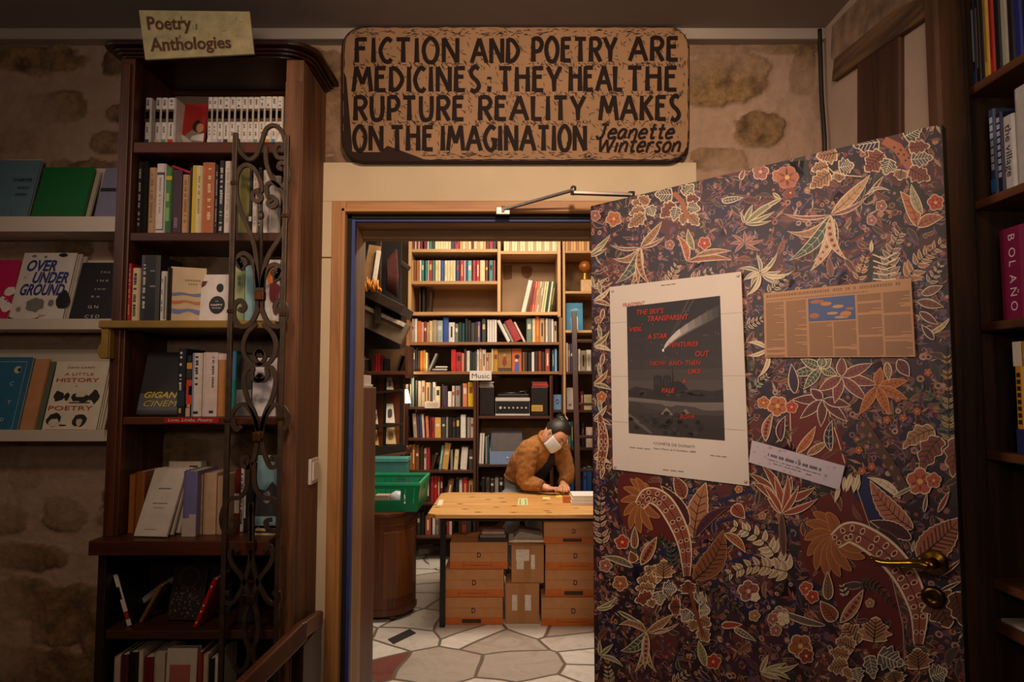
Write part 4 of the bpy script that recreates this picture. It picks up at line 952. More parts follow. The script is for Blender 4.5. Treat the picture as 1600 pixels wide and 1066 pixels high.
# light switch on the post's side
Xs = xr1
c = [onX(480, 720, Xs), onX(499, 757, Xs)]
p0, p1 = onX(481, 718, Xs), onX(499, 714, Xs); p2 = onX(481, 758, Xs)
r = thing('light_switch', 'white light switch on the side of the bookcase corner post', 'switch', (Xs, p0.y, p2.z))
mb = MB(); mb.box(Xs + .001, Xs + .012, p0.y, min(p0.y + .085, 2.42), p2.z, p0.z); mb.build('switch_plate', plain('#d8cec4', .35), r, bevel=.003)
mb = MB(); mb.box(Xs + .012, Xs + .017, p0.y + .012, min(p0.y + .07, 2.41), p2.z + .012, p0.z - .012); mb.build('rocker', plain('#e0d8d0', .3), r, bevel=.002)
# ================================================================== CARVED SIGN over the doorway
YS = 2.385
S4 = lambda x, y: P(500 + x / 2.665, y / 2.665, YS)
def carved_sign():
    r = thing('carved_sign', 'large carved wooden sign with rounded corners and dark capitals quoting about fiction and poetry', 'sign', S4(815, 670))
    def rr(x0, y0, x1, y1, rad, wob=0, seed=1, n=10):
        q = []; rnd = random.Random(seed)
        for cx, cy, a0 in ((x1 - rad, y0 + rad, 270), (x1 - rad, y1 - rad, 0), (x0 + rad, y1 - rad, 90), (x0 + rad, y0 + rad, 180)):
            for k in range(n + 1):
                a = radians(a0 + 90 * k / n); q.append((cx + rad * cos(a), cy + rad * sin(a)))
        out = []
        for i, p in enumerate(q):
            p2 = q[(i + 1) % len(q)]; L = hypot(p2[0] - p[0], p2[1] - p[1]); m = max(1, int(L / 30))
            for k in range(m): out.append((p[0] + (p2[0] - p[0]) * k / m + rnd.uniform(-wob, wob), p[1] + (p2[1] - p[1]) * k / m + rnd.uniform(-wob, wob)))
        return out
    mb = MB(); o = [S4(*q) for q in rr(88, 108, 1540, 674, 95)]
    mb.prism([(p.x, p.z) for p in o], 'y', YS, YS + .026); mb.build('board', plain('#2a1813', .7, .15, 20, spec=.2), r, bevel=.004)
    def flat(pts, k, m, name): mb = MB(); mb.poly([S4(*q) + Vector((0, -k, 0)) for q in pts]); return mb.build(name, m, r, fix=False)
    face = rr(102, 116, 1530, 664, 86, 2.5, 3)
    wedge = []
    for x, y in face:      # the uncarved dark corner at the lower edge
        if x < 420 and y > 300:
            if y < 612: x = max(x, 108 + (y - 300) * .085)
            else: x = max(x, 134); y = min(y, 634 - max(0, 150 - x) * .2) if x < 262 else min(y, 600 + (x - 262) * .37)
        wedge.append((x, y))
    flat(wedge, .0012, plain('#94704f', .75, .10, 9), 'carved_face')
    INK = plain('#1c0d09', .7, .15, 30, spec=.2)
    mb = MB(); q = []
    for w, x0, x1, y0, y1 in (('FICTION', 145, 580, 160, 261), ('AND', 628, 832, 162, 262), ('POETRY', 880, 1236, 158, 258), ('ARE', 1285, 1493, 155, 255),
                              ('MEDICINES', 136, 668, 280, 382), (';', 694, 716, 300, 382), ('THEY', 742, 1005, 280, 382), ('HEAL', 1036, 1262, 278, 380), ('THE', 1278, 1488, 278, 380),
                              ('RUPTURE', 140, 602, 402, 503), ('REALITY', 658, 1105, 402, 502), ('MAKES', 1162, 1500, 400, 502),
                              ('ON', 138, 264, 526, 628), ('THE', 294, 474, 525, 628), ('IMAGINATION', 502, 1110, 525, 628)):
        q += [(f, 'cap') for f in stroke_word(w, x0 + 4, x1 - 4, -y1, -y0, 17.5, .27)]
    for w, x0, x1, y0, y1 in (('Jeanette', 1148, 1468, 518, 578), ('Winterson', 1150, 1494, 570, 634)):
        q += [(f, 'low') for f in stroke_word(w, x0, x1, -y1, -y0, 11, .14, .28)]
    # a thin carved halo keeps the letters clear of the chisel marks
    for i, (f, _) in enumerate(q): mb.poly([S4(p[0], -p[1]) + Vector((0, -.003 - .00002 * (i % 20), 0)) for p in f])
    mb.build('lettering', INK, r, fix=False)
    rnd = random.Random(8); mb = MB(); n = 0
    while n < 1500:
        x, y = rnd.uniform(115, 1520), rnd.uniform(122, 656)
        if rnd.random() < .55:   # more marks hug the rim and the gaps between the lines
            y = rnd.choice((rnd.uniform(120, 152), rnd.uniform(262, 280), rnd.uniform(384, 400), rnd.uniform(505, 524), rnd.uniform(634, 660)))
        if x < 430 and (y > 632 or (x > 262 and y > 600 + (x - 262) * .37) or x < 136): continue
        a = rnd.gauss(0, .3) if (y < 152 or y > 634) else (pi / 2 + rnd.gauss(0, .35) if (x < 135 or x > 1498) else rnd.gauss(.9, .7))
        l, w = rnd.uniform(5, 16), rnd.uniform(1.1, 2.7); dx, dy = cos(a) * l, sin(a) * l; nx, ny = -sin(a) * w, cos(a) * w
        mb.poly([S4(*p) + Vector((0, -.002, 0)) for p in ((x - dx, y - dy), (x + nx, y + ny), (x + dx, y + dy), (x - nx, y - ny))]); n += 1
    mb.build('chisel_marks', plain('#3c2212', .7, .1), r, fix=False)
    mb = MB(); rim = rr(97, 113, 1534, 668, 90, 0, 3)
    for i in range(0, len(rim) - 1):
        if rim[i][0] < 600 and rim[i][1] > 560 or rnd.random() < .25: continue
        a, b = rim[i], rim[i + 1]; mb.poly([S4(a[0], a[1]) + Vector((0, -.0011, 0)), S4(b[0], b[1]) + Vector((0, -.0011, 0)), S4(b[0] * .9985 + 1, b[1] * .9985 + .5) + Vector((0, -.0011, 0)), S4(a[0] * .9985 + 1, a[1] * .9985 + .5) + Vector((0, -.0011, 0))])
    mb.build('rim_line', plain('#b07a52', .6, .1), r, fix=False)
carved_sign()

# ================================================================== THE PATTERNED DOOR
HX, HY = Xp(925, 600, 2.38), 2.38
FX, FY = Xp(1489, 600, 1.62), 1.62
DW = hypot(FX - HX, FY - HY); DROT = atan2(FY - HY, FX - HX); DH = Zp(322, 2.38)
DT = .042
door = thing('door_1', 'open door covered in dark floral patterned paper with pictures pinned to it', 'door', (HX, HY, 0), (0, 0, DROT))
door['kind'] = 'structure'
Dd, Dn = Vector((cos(DROT), sin(DROT), 0)), Vector((sin(DROT), -cos(DROT), 0))
def D(px, py):
    """point of the photograph -> (along the door, height) on the door's face"""
    u = (px - 800.0) / F; v = (533.0 - py) / F
    r = Vector((u, _c - v * _s, _s + v * _c)); o = Vector((0, 0, CAMZ)); h = Vector((HX, HY, 0))
    t = (h - o).dot(Dn) / r.dot(Dn); p = o + r * t
    return ((p - h).dot(Dd), p.z)
mb = MB(); mb.box(0, DW, .0005, DT, .012, DH); mb.build('leaf', wood('#2c2114', '#4a3a22', 'z', .7, .5), door, world=False, bevel=.002)

WP = []          # painted shapes: (points in (u, v), colour, level)
LV = [80]
C_ = lambda h: RGB(h)
CRM, TANC, RUST, NAVY, GRN, ORG, MAR, PNK, GRY, DKR = '#dcc6a2', '#a3754f', '#84432f', '#1f1e38', '#3f4f3c', '#b8683c', '#5e1d18', '#9c6058', '#57524f', '#3d1517'
def put(pts, hx, lv): WP.append(([D(*p) for p in pts], C_(hx), lv))
PROF = {'lance': lambda s: sin(pi * s ** .8) ** .9, 'ovate': lambda s: sin(pi * s ** .62) ** .8, 'strap': lambda s: min(1, sin(pi * s ** .9) ** .5),
        'oak': lambda s: sin(pi * s ** .62) ** .75 * (1 + .20 * sin(s * 22)), 'saw': lambda s: sin(pi * s ** .75) ** .8 * (1 + .16 * (((s * 9) % 1) - .5))}
def axis_pt(b, t, s, bend):
    L = hypot(t[0] - b[0], t[1] - b[1]) + 1e-6; nx, ny = -(t[1] - b[1]) / L, (t[0] - b[0]) / L; k = bend * L * 4 * s * (1 - s)
    return (b[0] + (t[0] - b[0]) * s + nx * k, b[1] + (t[1] - b[1]) * s + ny * k), (nx, ny)
def blade(b, t, w, bend, shape, hx, lv, s0=0.0, s1=1.0, n=18):
    up, dn = [], []
    for i in range(n + 1):
        q = i / n; s = s0 + (s1 - s0) * q; (x, y), (nx, ny) = axis_pt(b, t, s, bend); h = w / 2 * max(0.02, PROF[shape](min(1, max(0, q))))
        up.append((x + nx * h, y + ny * h)); dn.append((x - nx * h, y - ny * h))
    put(up + dn[::-1], hx, lv)
def line(pts, w, hx, lv, taper=False):
    for f in ribbon(pts, w, False, (lambda t: 1.1 - t * .8) if taper else None): put([tuple(p) for p in f], hx, lv)
def leaf(b, t, w, fill, bend=0.0, shape='ovate', edge=CRM, vein=None, nv=5, ew=1.5, dots=None):
    """edged leaf with a midrib, side veins or a row of dots (all in photograph pixels)"""
    lv = LV[0]; LV[0] += 3
    if shape == 'oak': w *= 1.22; ew *= 1.15
    blade(b, t, w, bend, shape, edge, lv)
    L = hypot(t[0] - b[0], t[1] - b[1]); e = min(.2, ew / max(L, 1))
    blade(b, t, max(1, w - 2 * ew), bend, shape, fill, lv + 1, e, 1 - e * 1.3)
    if dots:
        for i in range(1, 8):
            (x, y), (nx, ny) = axis_pt(b, t, i / 8, bend); h = max(.6, (w * .17) * PROF[shape](i / 8))
            put([(x + h * 1.3 * cos(k * pi / 3), y + h * 1.3 * sin(k * pi / 3)) for k in range(6)], dots, lv + 2)
        return
    vc = vein or ('#2a1714' if fill not in (NAVY, GRN, GRY, DKR, MAR) else CRM)
    line([axis_pt(b, t, s, bend)[0] for s in (0, .25, .5, .75, .92)], max(.7, w * .05), vc, lv + 2, True)
    for i in range(1, nv + 1):
        s = i / (nv + 1) * .85; (x, y), (nx, ny) = axis_pt(b, t, s, bend); h = w * .34 * PROF[shape](s); dx, dy = (t[0] - b[0]) / L, (t[1] - b[1]) / L
        for sg in (1, -1): line([(x, y), (x + nx * h * sg + dx * h * .7, y + ny * h * sg + dy * h * .7)], max(.5, w * .035), vc, lv + 2)
def flower(c, r, hx, hx2=CRM, n=5):
    lv = LV[0]; LV[0] += 3
    for k in range(n):
        a = 2 * pi * k / n + c[0]; x, y = c[0] + r * .55 * cos(a), c[1] + r * .55 * sin(a)
        put([(x + r * .52 * cos(j * pi / 4), y + r * .52 * sin(j * pi / 4)) for j in range(8)], hx2, lv)
        put([(x + r * .42 * cos(j * pi / 4), y + r * .42 * sin(j * pi / 4)) for j in range(8)], hx, lv + 1)
    put([(c[0] + r * .22 * cos(j * pi / 3), c[1] + r * .22 * sin(j * pi / 3)) for j in range(6)], '#d8a860', lv + 2)
def fern(path, ln, n, fill, edge=CRM, w=.42, rib='#3a2a20', tip=.45):
    pp = crom([Vector((p[0], p[1])) for p in path], 8); N = len(pp)
    for i in range(n):
        s = (i + .3) / n; j = min(N - 2, int(s * (N - 1))); p = pp[j]; d = (pp[j + 1] - pp[max(0, j - 1)]).normalized(); nrm = Vector((-d.y, d.x)); l = ln * (1 - (1 - tip) * s)
        for sg in (1, -1):
            q = p + (nrm * sg + d * .75).normalized() * l
            leaf(tuple(p), tuple(q), l * w, fill, .06 * sg, 'ovate', edge, nv=0, ew=1.0)
    line([tuple(p) for p in pp], 1.4, rib, LV[0]); LV[0] += 1
def ladder(path, w, n, a=CRM, b_='#6a2018', c='#8a4a38'):
    pp = crom([Vector((p[0], p[1])) for p in path], 8); N = len(pp); tp = lambda t: .35 + 1.0 * sin(pi * min(1, .12 + t * .86)) ** .7
    lv = LV[0]; LV[0] += 4
    for k, (ww, hx) in enumerate(((w, a), (w * .80, c))):
        for f in ribbon(pp, ww, False, tp): put([tuple(p) for p in f], hx, lv + k)
    for i in range(n):
        j = int((i + .5) / n * (N - 2)); p, d = pp[j], (pp[j + 1] - pp[j]).normalized(); nrm = Vector((-d.y, d.x)); h = w * .36 * tp(j / N); l = (pp[1] - pp[0]).length * (N - 1) / n * .32
        for sg in (1, -1):
            c0 = p + nrm * sg * h * .55; put([tuple(c0 + d * l * cos(k * pi / 4) + nrm * h * .46 * sin(k * pi / 4)) for k in range(8)], a, lv + 2)
            put([tuple(c0 + d * l * .72 * cos(k * pi / 4) + nrm * h * .32 * sin(k * pi / 4)) for k in range(8)], b_, lv + 3)
    line([tuple(p) for p in pp], 1.1, '#2a1512', lv + 3)
def fan(c, tips, w, hx='#94572b', edge='#b9804a', bend=.12):
    for t in tips: leaf(c, t, w, hx, bend, 'strap', edge, nv=0, ew=1.1, vein='#5a2e18')
def region(pts, hx): put([tuple(p) for p in crom([Vector(p) for p in pts], 4, True)], hx, 70 + len(WP) % 8)
A_ = lambda x, y: (920 + x / 3.947, 180 + y / 3.947)
B_ = lambda x, y: (1200 + x / 3.947, 180 + y / 3.947)
D_ = lambda x, y: (1170 + x / 2.961, 420 + y / 2.961)
E_ = lambda x, y: (920 + x / 3.27, 740 + y / 3.27)
F_ = lambda x, y: (1200 + x / 3.27, 740 + y / 3.27)
def many(T, k, rows, **kw):
    for x0, y0, x1, y1, w, fill, *r in rows: leaf(T(x0, y0), T(x1, y1), w / k, fill, *(r or [0.0]), **kw)

# big dark and maroon grounds
region([F_(*p) for p in ((180, 200), (450, 60), (525, 250), (640, 560), (700, 900), (620, 1000), (400, 780), (330, 620), (200, 500))], MAR)
region([D_(*p) for p in ((190, 600), (370, 650), (420, 760), (450, 910), (300, 870), (200, 800))], '#6b231a')
region([E_(*p) for p in ((160, 10), (350, 0), (370, 90), (470, 330), (350, 330), (180, 260))], MAR)
region([F_(*p) for p in ((470, 20), (560, 60), (640, 240), (520, 240))], '#23264e')
region([D_(*p) for p in ((505, 960), (640, 990), (650, 1070), (500, 1070))], '#23264e')
for k in range(9):       # striped ground of the lower middle
    y = 60 + k * 55; line([E_(560, y + 60), E_(700, y + 15), E_(840, y - 30)], 5.5, ('#5e2a2a', '#27234a')[k % 2], 79)
for k in range(5): line([B_(430 + k * 20, 960 - k * 44), B_(640, 870 - k * 40)], 4, ('#6a2a2e', '#2a2348')[k % 2], 79)
line([F_(455, 80), F_(530, 300), F_(640, 560), F_(690, 780), F_(700, 1010)], 1.4, '#b09078', 79)
line([D_(190, 620), D_(195, 800)], 1.4, CRM, 79); line([D_(370, 660), D_(410, 780), D_(445, 900)], 1.4, CRM, 79)

# middle-sized muted leaves and sprays that fill the ground between the large plants
_r = random.Random(77)
for k in range(620):
    t = _r.random(); px = 925 + 585 * _r.random(); py = 190 + 880 * _r.random()
    if py < 322 - (px - 925) * .24: continue
    L = _r.uniform(12, 34) * (.75 + .5 * (px - 925) / 585); a = _r.uniform(0, 6.28); LV[0] = 80 + 3 * (k % 60)
    leaf((px, py), (px + L * cos(a), py + L * sin(a)), L * _r.uniform(.22, .4), _r.choice(('#5a2a26', '#6c3a30', '#2a2440', '#4a3a34', '#3c3a2c', '#7d4a38', '#553048', '#8a5a40')), _r.uniform(-.2, .2), 'lance', _r.choice(('#8d6a54', '#7a5648', '#9c7a5e', '#6a4a44', '#b08e70')), nv=_r.choice((0, 0, 3)), ew=_r.uniform(.8, 1.2))
LV[0] = 264

# upper left
many(A_, 3.947, [(520, 490, 405, 490, 80, GRY), (585, 495, 650, 425, 70, GRN), (600, 525, 690, 515, 66, RUST), (605, 565, 692, 580, 64, GRY), (620, 610, 682, 684, 62, TANC), (585, 600, 580, 682, 56, TANC), (535, 545, 440, 635, 76, RUST), (545, 565, 522, 655, 60, GRY)], shape='oak')
line([A_(525, 480), A_(575, 530), A_(612, 640)], 8, '#a3603f', LV[0]); LV[0] += 1
many(A_, 3.947, [(370, 560, 262, 535, 76, TANC), (350, 585, 246, 612, 66, TANC), (345, 610, 243, 694, 66, TANC), (370, 560, 402, 625, 62, GRY), (375, 545, 300, 500, 55, TANC)], shape='oak')
many(A_, 3.947, [(320, 815, 452, 655, 50, TANC, .04), (320, 815, 470, 745, 26, PNK, .1), (320, 815, 150, 885, 46, TANC, -.22), (320, 815, 130, 800, 24, PNK, -.1), (320, 815, 165, 1038, 62, GRN, -.12)], shape='lance')
for t, bd in (((252, 1064), -.1), ((305, 1050), .02), ((378, 1045), .14)): leaf(A_(320, 815), A_(*t), 11, TANC, bd, 'lance', dots='#7a2a22')
for c, r_, hx in (((155, 640), 48, ORG), ((715, 790), 40, '#b5462e'), ((1060, 350), 52, PNK), ((40, 620), 34, PNK), ((1170, 375), 40, ORG), ((500, 800), 30, PNK)): flower(A_(*c), r_ / 3.947, hx)
leaf(A_(820, 532), A_(955, 508), 11, GRY); leaf(A_(935, 400), A_(962, 328), 9, PNK)
many(A_, 3.947, [(965, 670, 1190, 515, 40, '#8f8a5c', -.04), (965, 670, 1150, 592, 28, '#8f8a5c', .05), (960, 665, 1012, 552, 36, '#8f8a5c', 0), (960, 670, 1130, 650, 24, '#7a7a54', .06), (960, 668, 940, 600, 20, '#7a7a54', 0)], shape='lance', nv=0)
many(A_, 3.947, [(960, 790, x, y, 24, PNK, .06) for x, y in ((1082, 768), (1060, 835), (880, 738), (868, 795), (900, 850), (1000, 735), (960, 712), (1030, 735))], shape='lance', nv=0, edge='#b88878')
many(A_, 3.947, [(1060, 970, x, y, 27, '#9d9780', .1) for x, y in ((925, 948), (955, 1022), (1036, 862), (1165, 845), (1190, 960), (1184, 1035), (1000, 1066))], shape='lance', nv=0)
many(A_, 3.947, [(610, 905, 545, 740, 50, ORG, .12), (610, 905, 885, 895, 46, '#a0603f', -.08), (660, 870, 880, 838, 40, TANC, -.05), (650, 835, 612, 700, 44, '#8f8a5c', -.05)], shape='lance', nv=3)
many(A_, 3.947, [(0, 870, 135, 735, 36, '#8f8a5c', .05), (0, 870, 112, 822, 26, '#7a7a54', .05), (0, 870, 105, 795, 22, '#8f8a5c'), (30, 1066, 112, 1005, 24, '#9d9780'), (30, 1066, 20, 990, 24, '#9d9780'), (30, 1066, 110, 1056, 22, '#9d9780')], shape='lance', nv=0)
fern([A_(500, 1030), A_(555, 905)], 15, 4, '#9d7a5c'); fern([A_(640, 1010), A_(790, 950)], 13, 4, '#9d7a5c')
# upper right: the same plants again, larger because nearer
line([B_(715, 150), B_(800, 200), B_(860, 290), B_(905, 350)], 16, '#a8623e', LV[0]); LV[0] += 1
for p in ((820, 215), (805, 240), (840, 245), (850, 280), (870, 265), (780, 200)): put([(B_(*p)[0] + 2 * cos(k), B_(*p)[1] + 2 * sin(k)) for k in range(6)], '#3a1a18', LV[0])
LV[0] += 1
many(B_, 3.947, [(690, 165, 522, 190, 96, NAVY), (715, 235, 598, 350, 115, RUST), (755, 270, 722, 372, 84, GRY), (825, 335, 812, 405, 84, TANC), (870, 330, 1004, 402, 96, RUST), (880, 275, 1024, 262, 80, GRY), (865, 200, 1004, 190, 76, RUST), (840, 135, 952, 76, 90, GRN)], shape='oak')
many(B_, 3.947, [(430, 232, 296, 258, 96, TANC), (375, 315, 266, 342, 76, TANC), (385, 355, 258, 452, 84, TANC), (440, 350, 442, 416, 74, TANC), (435, 325, 535, 308, 84, GRY)], shape='oak')
line([B_(370, 320), B_(400, 350), B_(470, 372), B_(580, 380)], 1.6, CRM, LV[0]); LV[0] += 1
many(B_, 3.947, [(390, 615, 632, 368, 74, '#c09468', .03), (390, 615, 612, 506, 34, PNK, .08), (390, 615, 118, 716, 56, TANC, -.22), (390, 615, 95, 608, 30, PNK, -.08), (390, 615, 136, 895, 76, GRN, -.1), (410, 640, 425, 840, 40, DKR, 0)], shape='lance')
for t, bd, w in (((262, 962), -.12, 18), ((278, 905), -.16, 14), ((490, 895), .16, 15)): leaf(B_(390, 615), B_(*t), w, '#c4a07c', bd, 'lance', dots='#8a3028')
flower(B_(1035, 540), 13, '#b5462e'); flower(B_(120, 385), 18, '#a8644c', '#b87a5c', 6); flower(B_(140, 480), 9, RUST, RUST); flower(B_(700, 560), 9, PNK); flower(B_(640, 650), 8, PNK)
many(B_, 3.947, [(920, 690, 815, 470, 90, ORG, .1), (920, 690, 1085, 630, 76, '#a8623e', -.1), (955, 615, 885, 425, 60, '#a89a72', -.06), (620, 500, 715, 375, 30, RUST, 0), (600, 500, 760, 470, 22, GRY, -.2)], shape='lance', nv=4)
fern([B_(870, 1000), B_(960, 880), B_(1098, 775)], 24, 7, '#b07a50'); fern([B_(560, 1010), B_(612, 845)], 15, 5, '#b07a50', '#e0b890')
fern([B_(745, 1020), B_(760, 860), B_(825, 705)], 24, 7, '#8d7460', w=.5)
for k in range(5): line([B_(650, 860 + k * 38), B_(720, 890 + k * 32), B_(790, 850 + k * 40)], 2.2, CRM, LV[0])
LV[0] += 1
fern([B_(1000, 1030), B_(1080, 900)], 14, 4, GRY); many(B_, 3.947, [(640, 850, 640, 770, 26, CRM), (30, 480, 85, 520, 24, '#8f8a5c'), (0, 560, 88, 515, 26, '#8f8a5c'), (20, 990, 150, 965, 26, CRM, .15)], shape='lance', nv=0)
# middle right, around the newspaper cutting
many(D_, 2.961, [(335, 460, x, y, 46, GRN) for x, y in ((192, 492), (255, 558), (412, 492), (386, 415), (240, 418), (345, 400))], shape='lance')
many(D_, 2.961, [(345, 605, x, y, 48, '#6b3434') for x, y in ((202, 606), (238, 694), (335, 733), (458, 708), (474, 634), (285, 556))], shape='lance')
many(D_, 2.961, [(430, 500, x, y, 52, '#8a4a42') for x, y in ((600, 536), (552, 614), (398, 624), (322, 566), (575, 438), (432, 405))], shape='lance')
many(D_, 2.961, [(595, 545, x, y, 50, '#b2652e') for x, y in ((740, 518), (738, 604), (652, 674), (512, 676), (612, 455))], shape='lance', edge='#c98a50')
for t, f in (((80, 800), (118, 662)), ((150, 800), (172, 680))): leaf(D_(*t), D_(*f), 15, '#a87858' if t[0] < 100 else NAVY, -.1, 'lance', dots='#7a2a22')
flower(D_(135, 635), 16, ORG); flower(D_(70, 620), 10, ORG); flower(D_(200, 640), 10, '#b5462e')
for c in ((830, 480), (715, 690), (780, 660), (510, 840), (570, 915), (525, 935), (690, 600), (640, 700), (870, 650)): flower(D_(*c), 6.5, '#b2603c', '#7a3a2a')
many(D_, 2.961, [(220, 855, 312, 728, 44, ORG, .05), (270, 862, 372, 798, 40, TANC), (382, 845, 388, 700, 46, NAVY, -.1), (215, 580, 200, 440, 50, '#38203a')], shape='lance', nv=3)
fern([D_(955, 780), D_(900, 640), D_(770, 535)], 24, 9, '#4b5c40', '#6a7a5a', .3); fern([D_(930, 790), D_(925, 560), D_(915, 365)], 17, 10, '#9c7c44', '#c9a868', .36)
many(D_, 2.961, [(862, 742, 712, 835, 66, TANC, .1), (890, 778, 798, 945, 84, '#7d4434', .08), (965, 780, 945, 968, 76, '#7d4434', .02)], shape='oak')
line([D_(520, 700), D_(640, 880), D_(750, 1070)], 15, '#55382a', LV[0]); LV[0] += 1
for k in range(7): put([(D_(530 + k * 33, 720 + k * 50)[0] + 3 * cos(j), D_(530 + k * 33, 720 + k * 50)[1] + 4 * sin(j)) for j in range(6)], '#8a6a50', LV[0])
many(D_, 2.961, [(705, 1066, 548, 965, 40, CRM, .1), (830, 302, 935, 222, 26, '#c9a868', .1), (780, 150, 905, 178, 44, '#7a4a34'), (800, 120, 900, 80, 44, '#8a5a40'), (790, 200, 880, 260, 40, '#6a3a30'), (860, 330, 800, 260, 36, '#4a2a30'), (690, 420, 745, 500, 60, '#6b3434'), (640, 430, 650, 520, 40, TANC)], shape='lance', nv=3)
many(D_, 2.961, [(90, 372, -5, 342, 22, CRM, .12), (90, 372, -5, 402, 22, CRM, -.1), (92, 380, 42, 505, 24, CRM, -.15), (55, 18, 205, 14, 24, CRM, .15), (55, 18, -8, 125, 24, CRM, -.15), (55, 18, -8, 50, 20, CRM), (55, 18, 110, -10, 20, CRM)], shape='lance', nv=0)
for a, b in (((0, 945), (140, 1075)), ((60, 905), (150, 1070)), ((200, 960), (150, 1070)), ((310, 1010), (160, 1070)), ((20, 990), (130, 1075))): leaf(D_(*b), D_(*a), 14, RUST, .08, 'lance', nv=0)
for a in (0, 1, 2, 3): leaf(D_(445 + a * 22, 960), D_(440 + a * 22, 1030), 7, CRM, 0, 'lance', nv=0)
fern([D_(10, 560), D_(110, 480)], 12, 5, GRN, '#8d9a80'); fern([D_(0, 260), D_(75, 230)], 12, 4, '#7a6a5c'); fern([D_(100, 110), D_(180, 30)], 14, 4, '#7a6a5c', CRM)
# strip left of the comet poster
for cy, k in ((470, 0), (540, 1), (600, 2), (655, 3), (715, 4)):
    many(lambda x, y, cy=cy: (x, y + cy), 1, [(928, 0, 955 - k * 2, -22, 8, (CRM, '#8f8a5c', TANC, '#9d9780', RUST)[k], .1), (928, 2, 957, 10, 8, (TANC, CRM, '#8f8a5c', RUST, CRM)[k], -.1), (940, -10, 936, -34, 7, GRN), (944, 12, 940, 34, 8, PNK)], shape='lance', nv=2)
flower((941, 620), 8, ORG); flower((936, 500), 6, PNK)
ladder([(938, 735), (944, 690), (938, 648)], 12, 6)
# lower left
fan(E_(285, 150), [E_(*p) for p in ((215, 25), (180, 70), (166, 140), (182, 215), (215, 285), (268, 305), (330, 290), (368, 225), (290, 45), (245, 20))], 13)
leaf(E_(540, 330), E_(602, 45), 36, '#a8704a', -.04, 'saw'); leaf(E_(515, 270), E_(372, 62), 22, '#4a1d1c', .06, 'saw', nv=7); leaf(E_(490, 130), E_(438, 12), 22, RUST, .05, 'saw')
ladder([E_(262, 165), E_(310, 112), E_(385, 145), E_(455, 255), E_(495, 375), E_(505, 525)], 21, 11)
leaf(E_(540, 545), E_(690, 288), 40, '#7d4a28', .12, 'saw', '#a87848', nv=8); leaf(E_(695, 305), E_(805, 405), 15, '#a5623a', -.1, 'lance')
leaf(E_(545, 330), E_(735, 165), 16, '#4a2030', -.12, 'lance', '#8a5a4a'); leaf(E_(740, 160), E_(800, 230), 22, '#9a4a34')
fern([E_(1014, 490), E_(880, 330), E_(715, 258)], 25, 9, '#c3aa88', '#e8d8b4', .5); fern([E_(1014, 500), E_(850, 470), E_(690, 525)], 23, 9, '#b89c78', '#e0ccaa', .5)
leaf(E_(270, 468), E_(352, 322), 18, '#a06a48', 0, 'lance', dots='#6a2420'); leaf(E_(238, 385), E_(238, 268), 13, '#8d5c40'); leaf(E_(232, 478), E_(72, 424), 12, '#7d6a58', .06, 'lance'); leaf(E_(240, 455), E_(215, 395), 16, '#8a5030')
many(E_, 3.27, [(380, 540, 288, 474, 78, TANC), (385, 535, 388, 436, 88, TANC), (350, 565, 248, 540, 76, TANC), (340, 590, 240, 584, 60, TANC), (335, 625, 236, 652, 66, RUST), (355, 600, 372, 674, 60, GRY), (380, 585, 456, 592, 66, GRY), (320, 640, 332, 686, 46, TANC)], shape='oak')
many(E_, 3.27, [(515, 615, 508, 542, 76, RUST), (555, 655, 600, 612, 70, GRY), (475, 680, 410, 680, 86, RUST), (525, 700, 478, 756, 60, GRY), (565, 700, 626, 696, 66, GRY), (565, 740, 630, 776, 62, TANC), (545, 745, 530, 806, 56, TANC), (570, 790, 618, 862, 60, TANC)], shape='oak')
line([E_(520, 590), E_(545, 690), E_(590, 830)], 6, '#7a3a28', LV[0]); LV[0] += 1
many(E_, 3.27, [(300, 810, 432, 718, 44, TANC, .04), (300, 810, 468, 762, 22, PNK, .1), (300, 810, 158, 772, 44, TANC, .2), (300, 810, 166, 905, 60, GRN, -.16), (320, 820, 420, 800, 20, PNK, -.1)], shape='lance')
for t, bd in (((238, 1014), -.1), ((352, 1016), .14), ((290, 1000), 0)): leaf(E_(300, 810), E_(*t), 12, '#b08a66', bd, 'lance', dots='#6a2420')
for c, r_, hx in (((175, 350), 38, '#a8382a'), ((640, 960), 40, '#a8382a'), ((820, 600), 55, '#8a5048'), ((980, 720), 44, PNK), ((850, 725), 30, TANC), ((90, 470), 34, PNK), ((165, 560), 40, '#a0603f'), ((890, 215), 20, TANC), ((770, 80), 20, ORG), ((855, 630), 24, CRM), ((960, 800), 30, RUST)): flower(E_(*c), r_ / 3.27, hx)
leaf(E_(680, 775), E_(790, 770), 12, '#a8402c'); leaf(E_(745, 790), E_(860, 855), 11, GRY); leaf(E_(600, 985), E_(565, 850), 14, '#8f8a5c', 0, 'lance'); fern([E_(440, 1066), E_(520, 1010)], 14, 4, TANC)
many(E_, 3.27, [(880, 1015, x, y, 28, '#a89a6c') for x, y in ((922, 922), (1014, 965), (1010, 1010), (990, 1050))] + [(40, 690, 145, 632, 26, '#8f8a5c', .1), (40, 690, 140, 668, 20, '#8f8a5c', .1), (60, 930, 130, 870, 26, '#8f8a5c'), (60, 930, 180, 985, 26, '#9d9780', -.1), (60, 930, 60, 850, 22, '#8f8a5c'), (150, 700, 270, 765, 24, '#6a6a5a')], shape='lance', nv=0)
fern([E_(75, 350), E_(60, 220), E_(70, 100)], 16, 7, '#a08468'); fern([E_(110, 1060), E_(100, 970)], 12, 4, GRY)
fern([E_(560, 570), E_(690, 640), E_(790, 700)], 16, 8, '#4a3a30', '#6a5a48', .3); fern([E_(430, 470), E_(420, 380), E_(360, 310)], 13, 8, '#33402e', '#5a6450', .3)
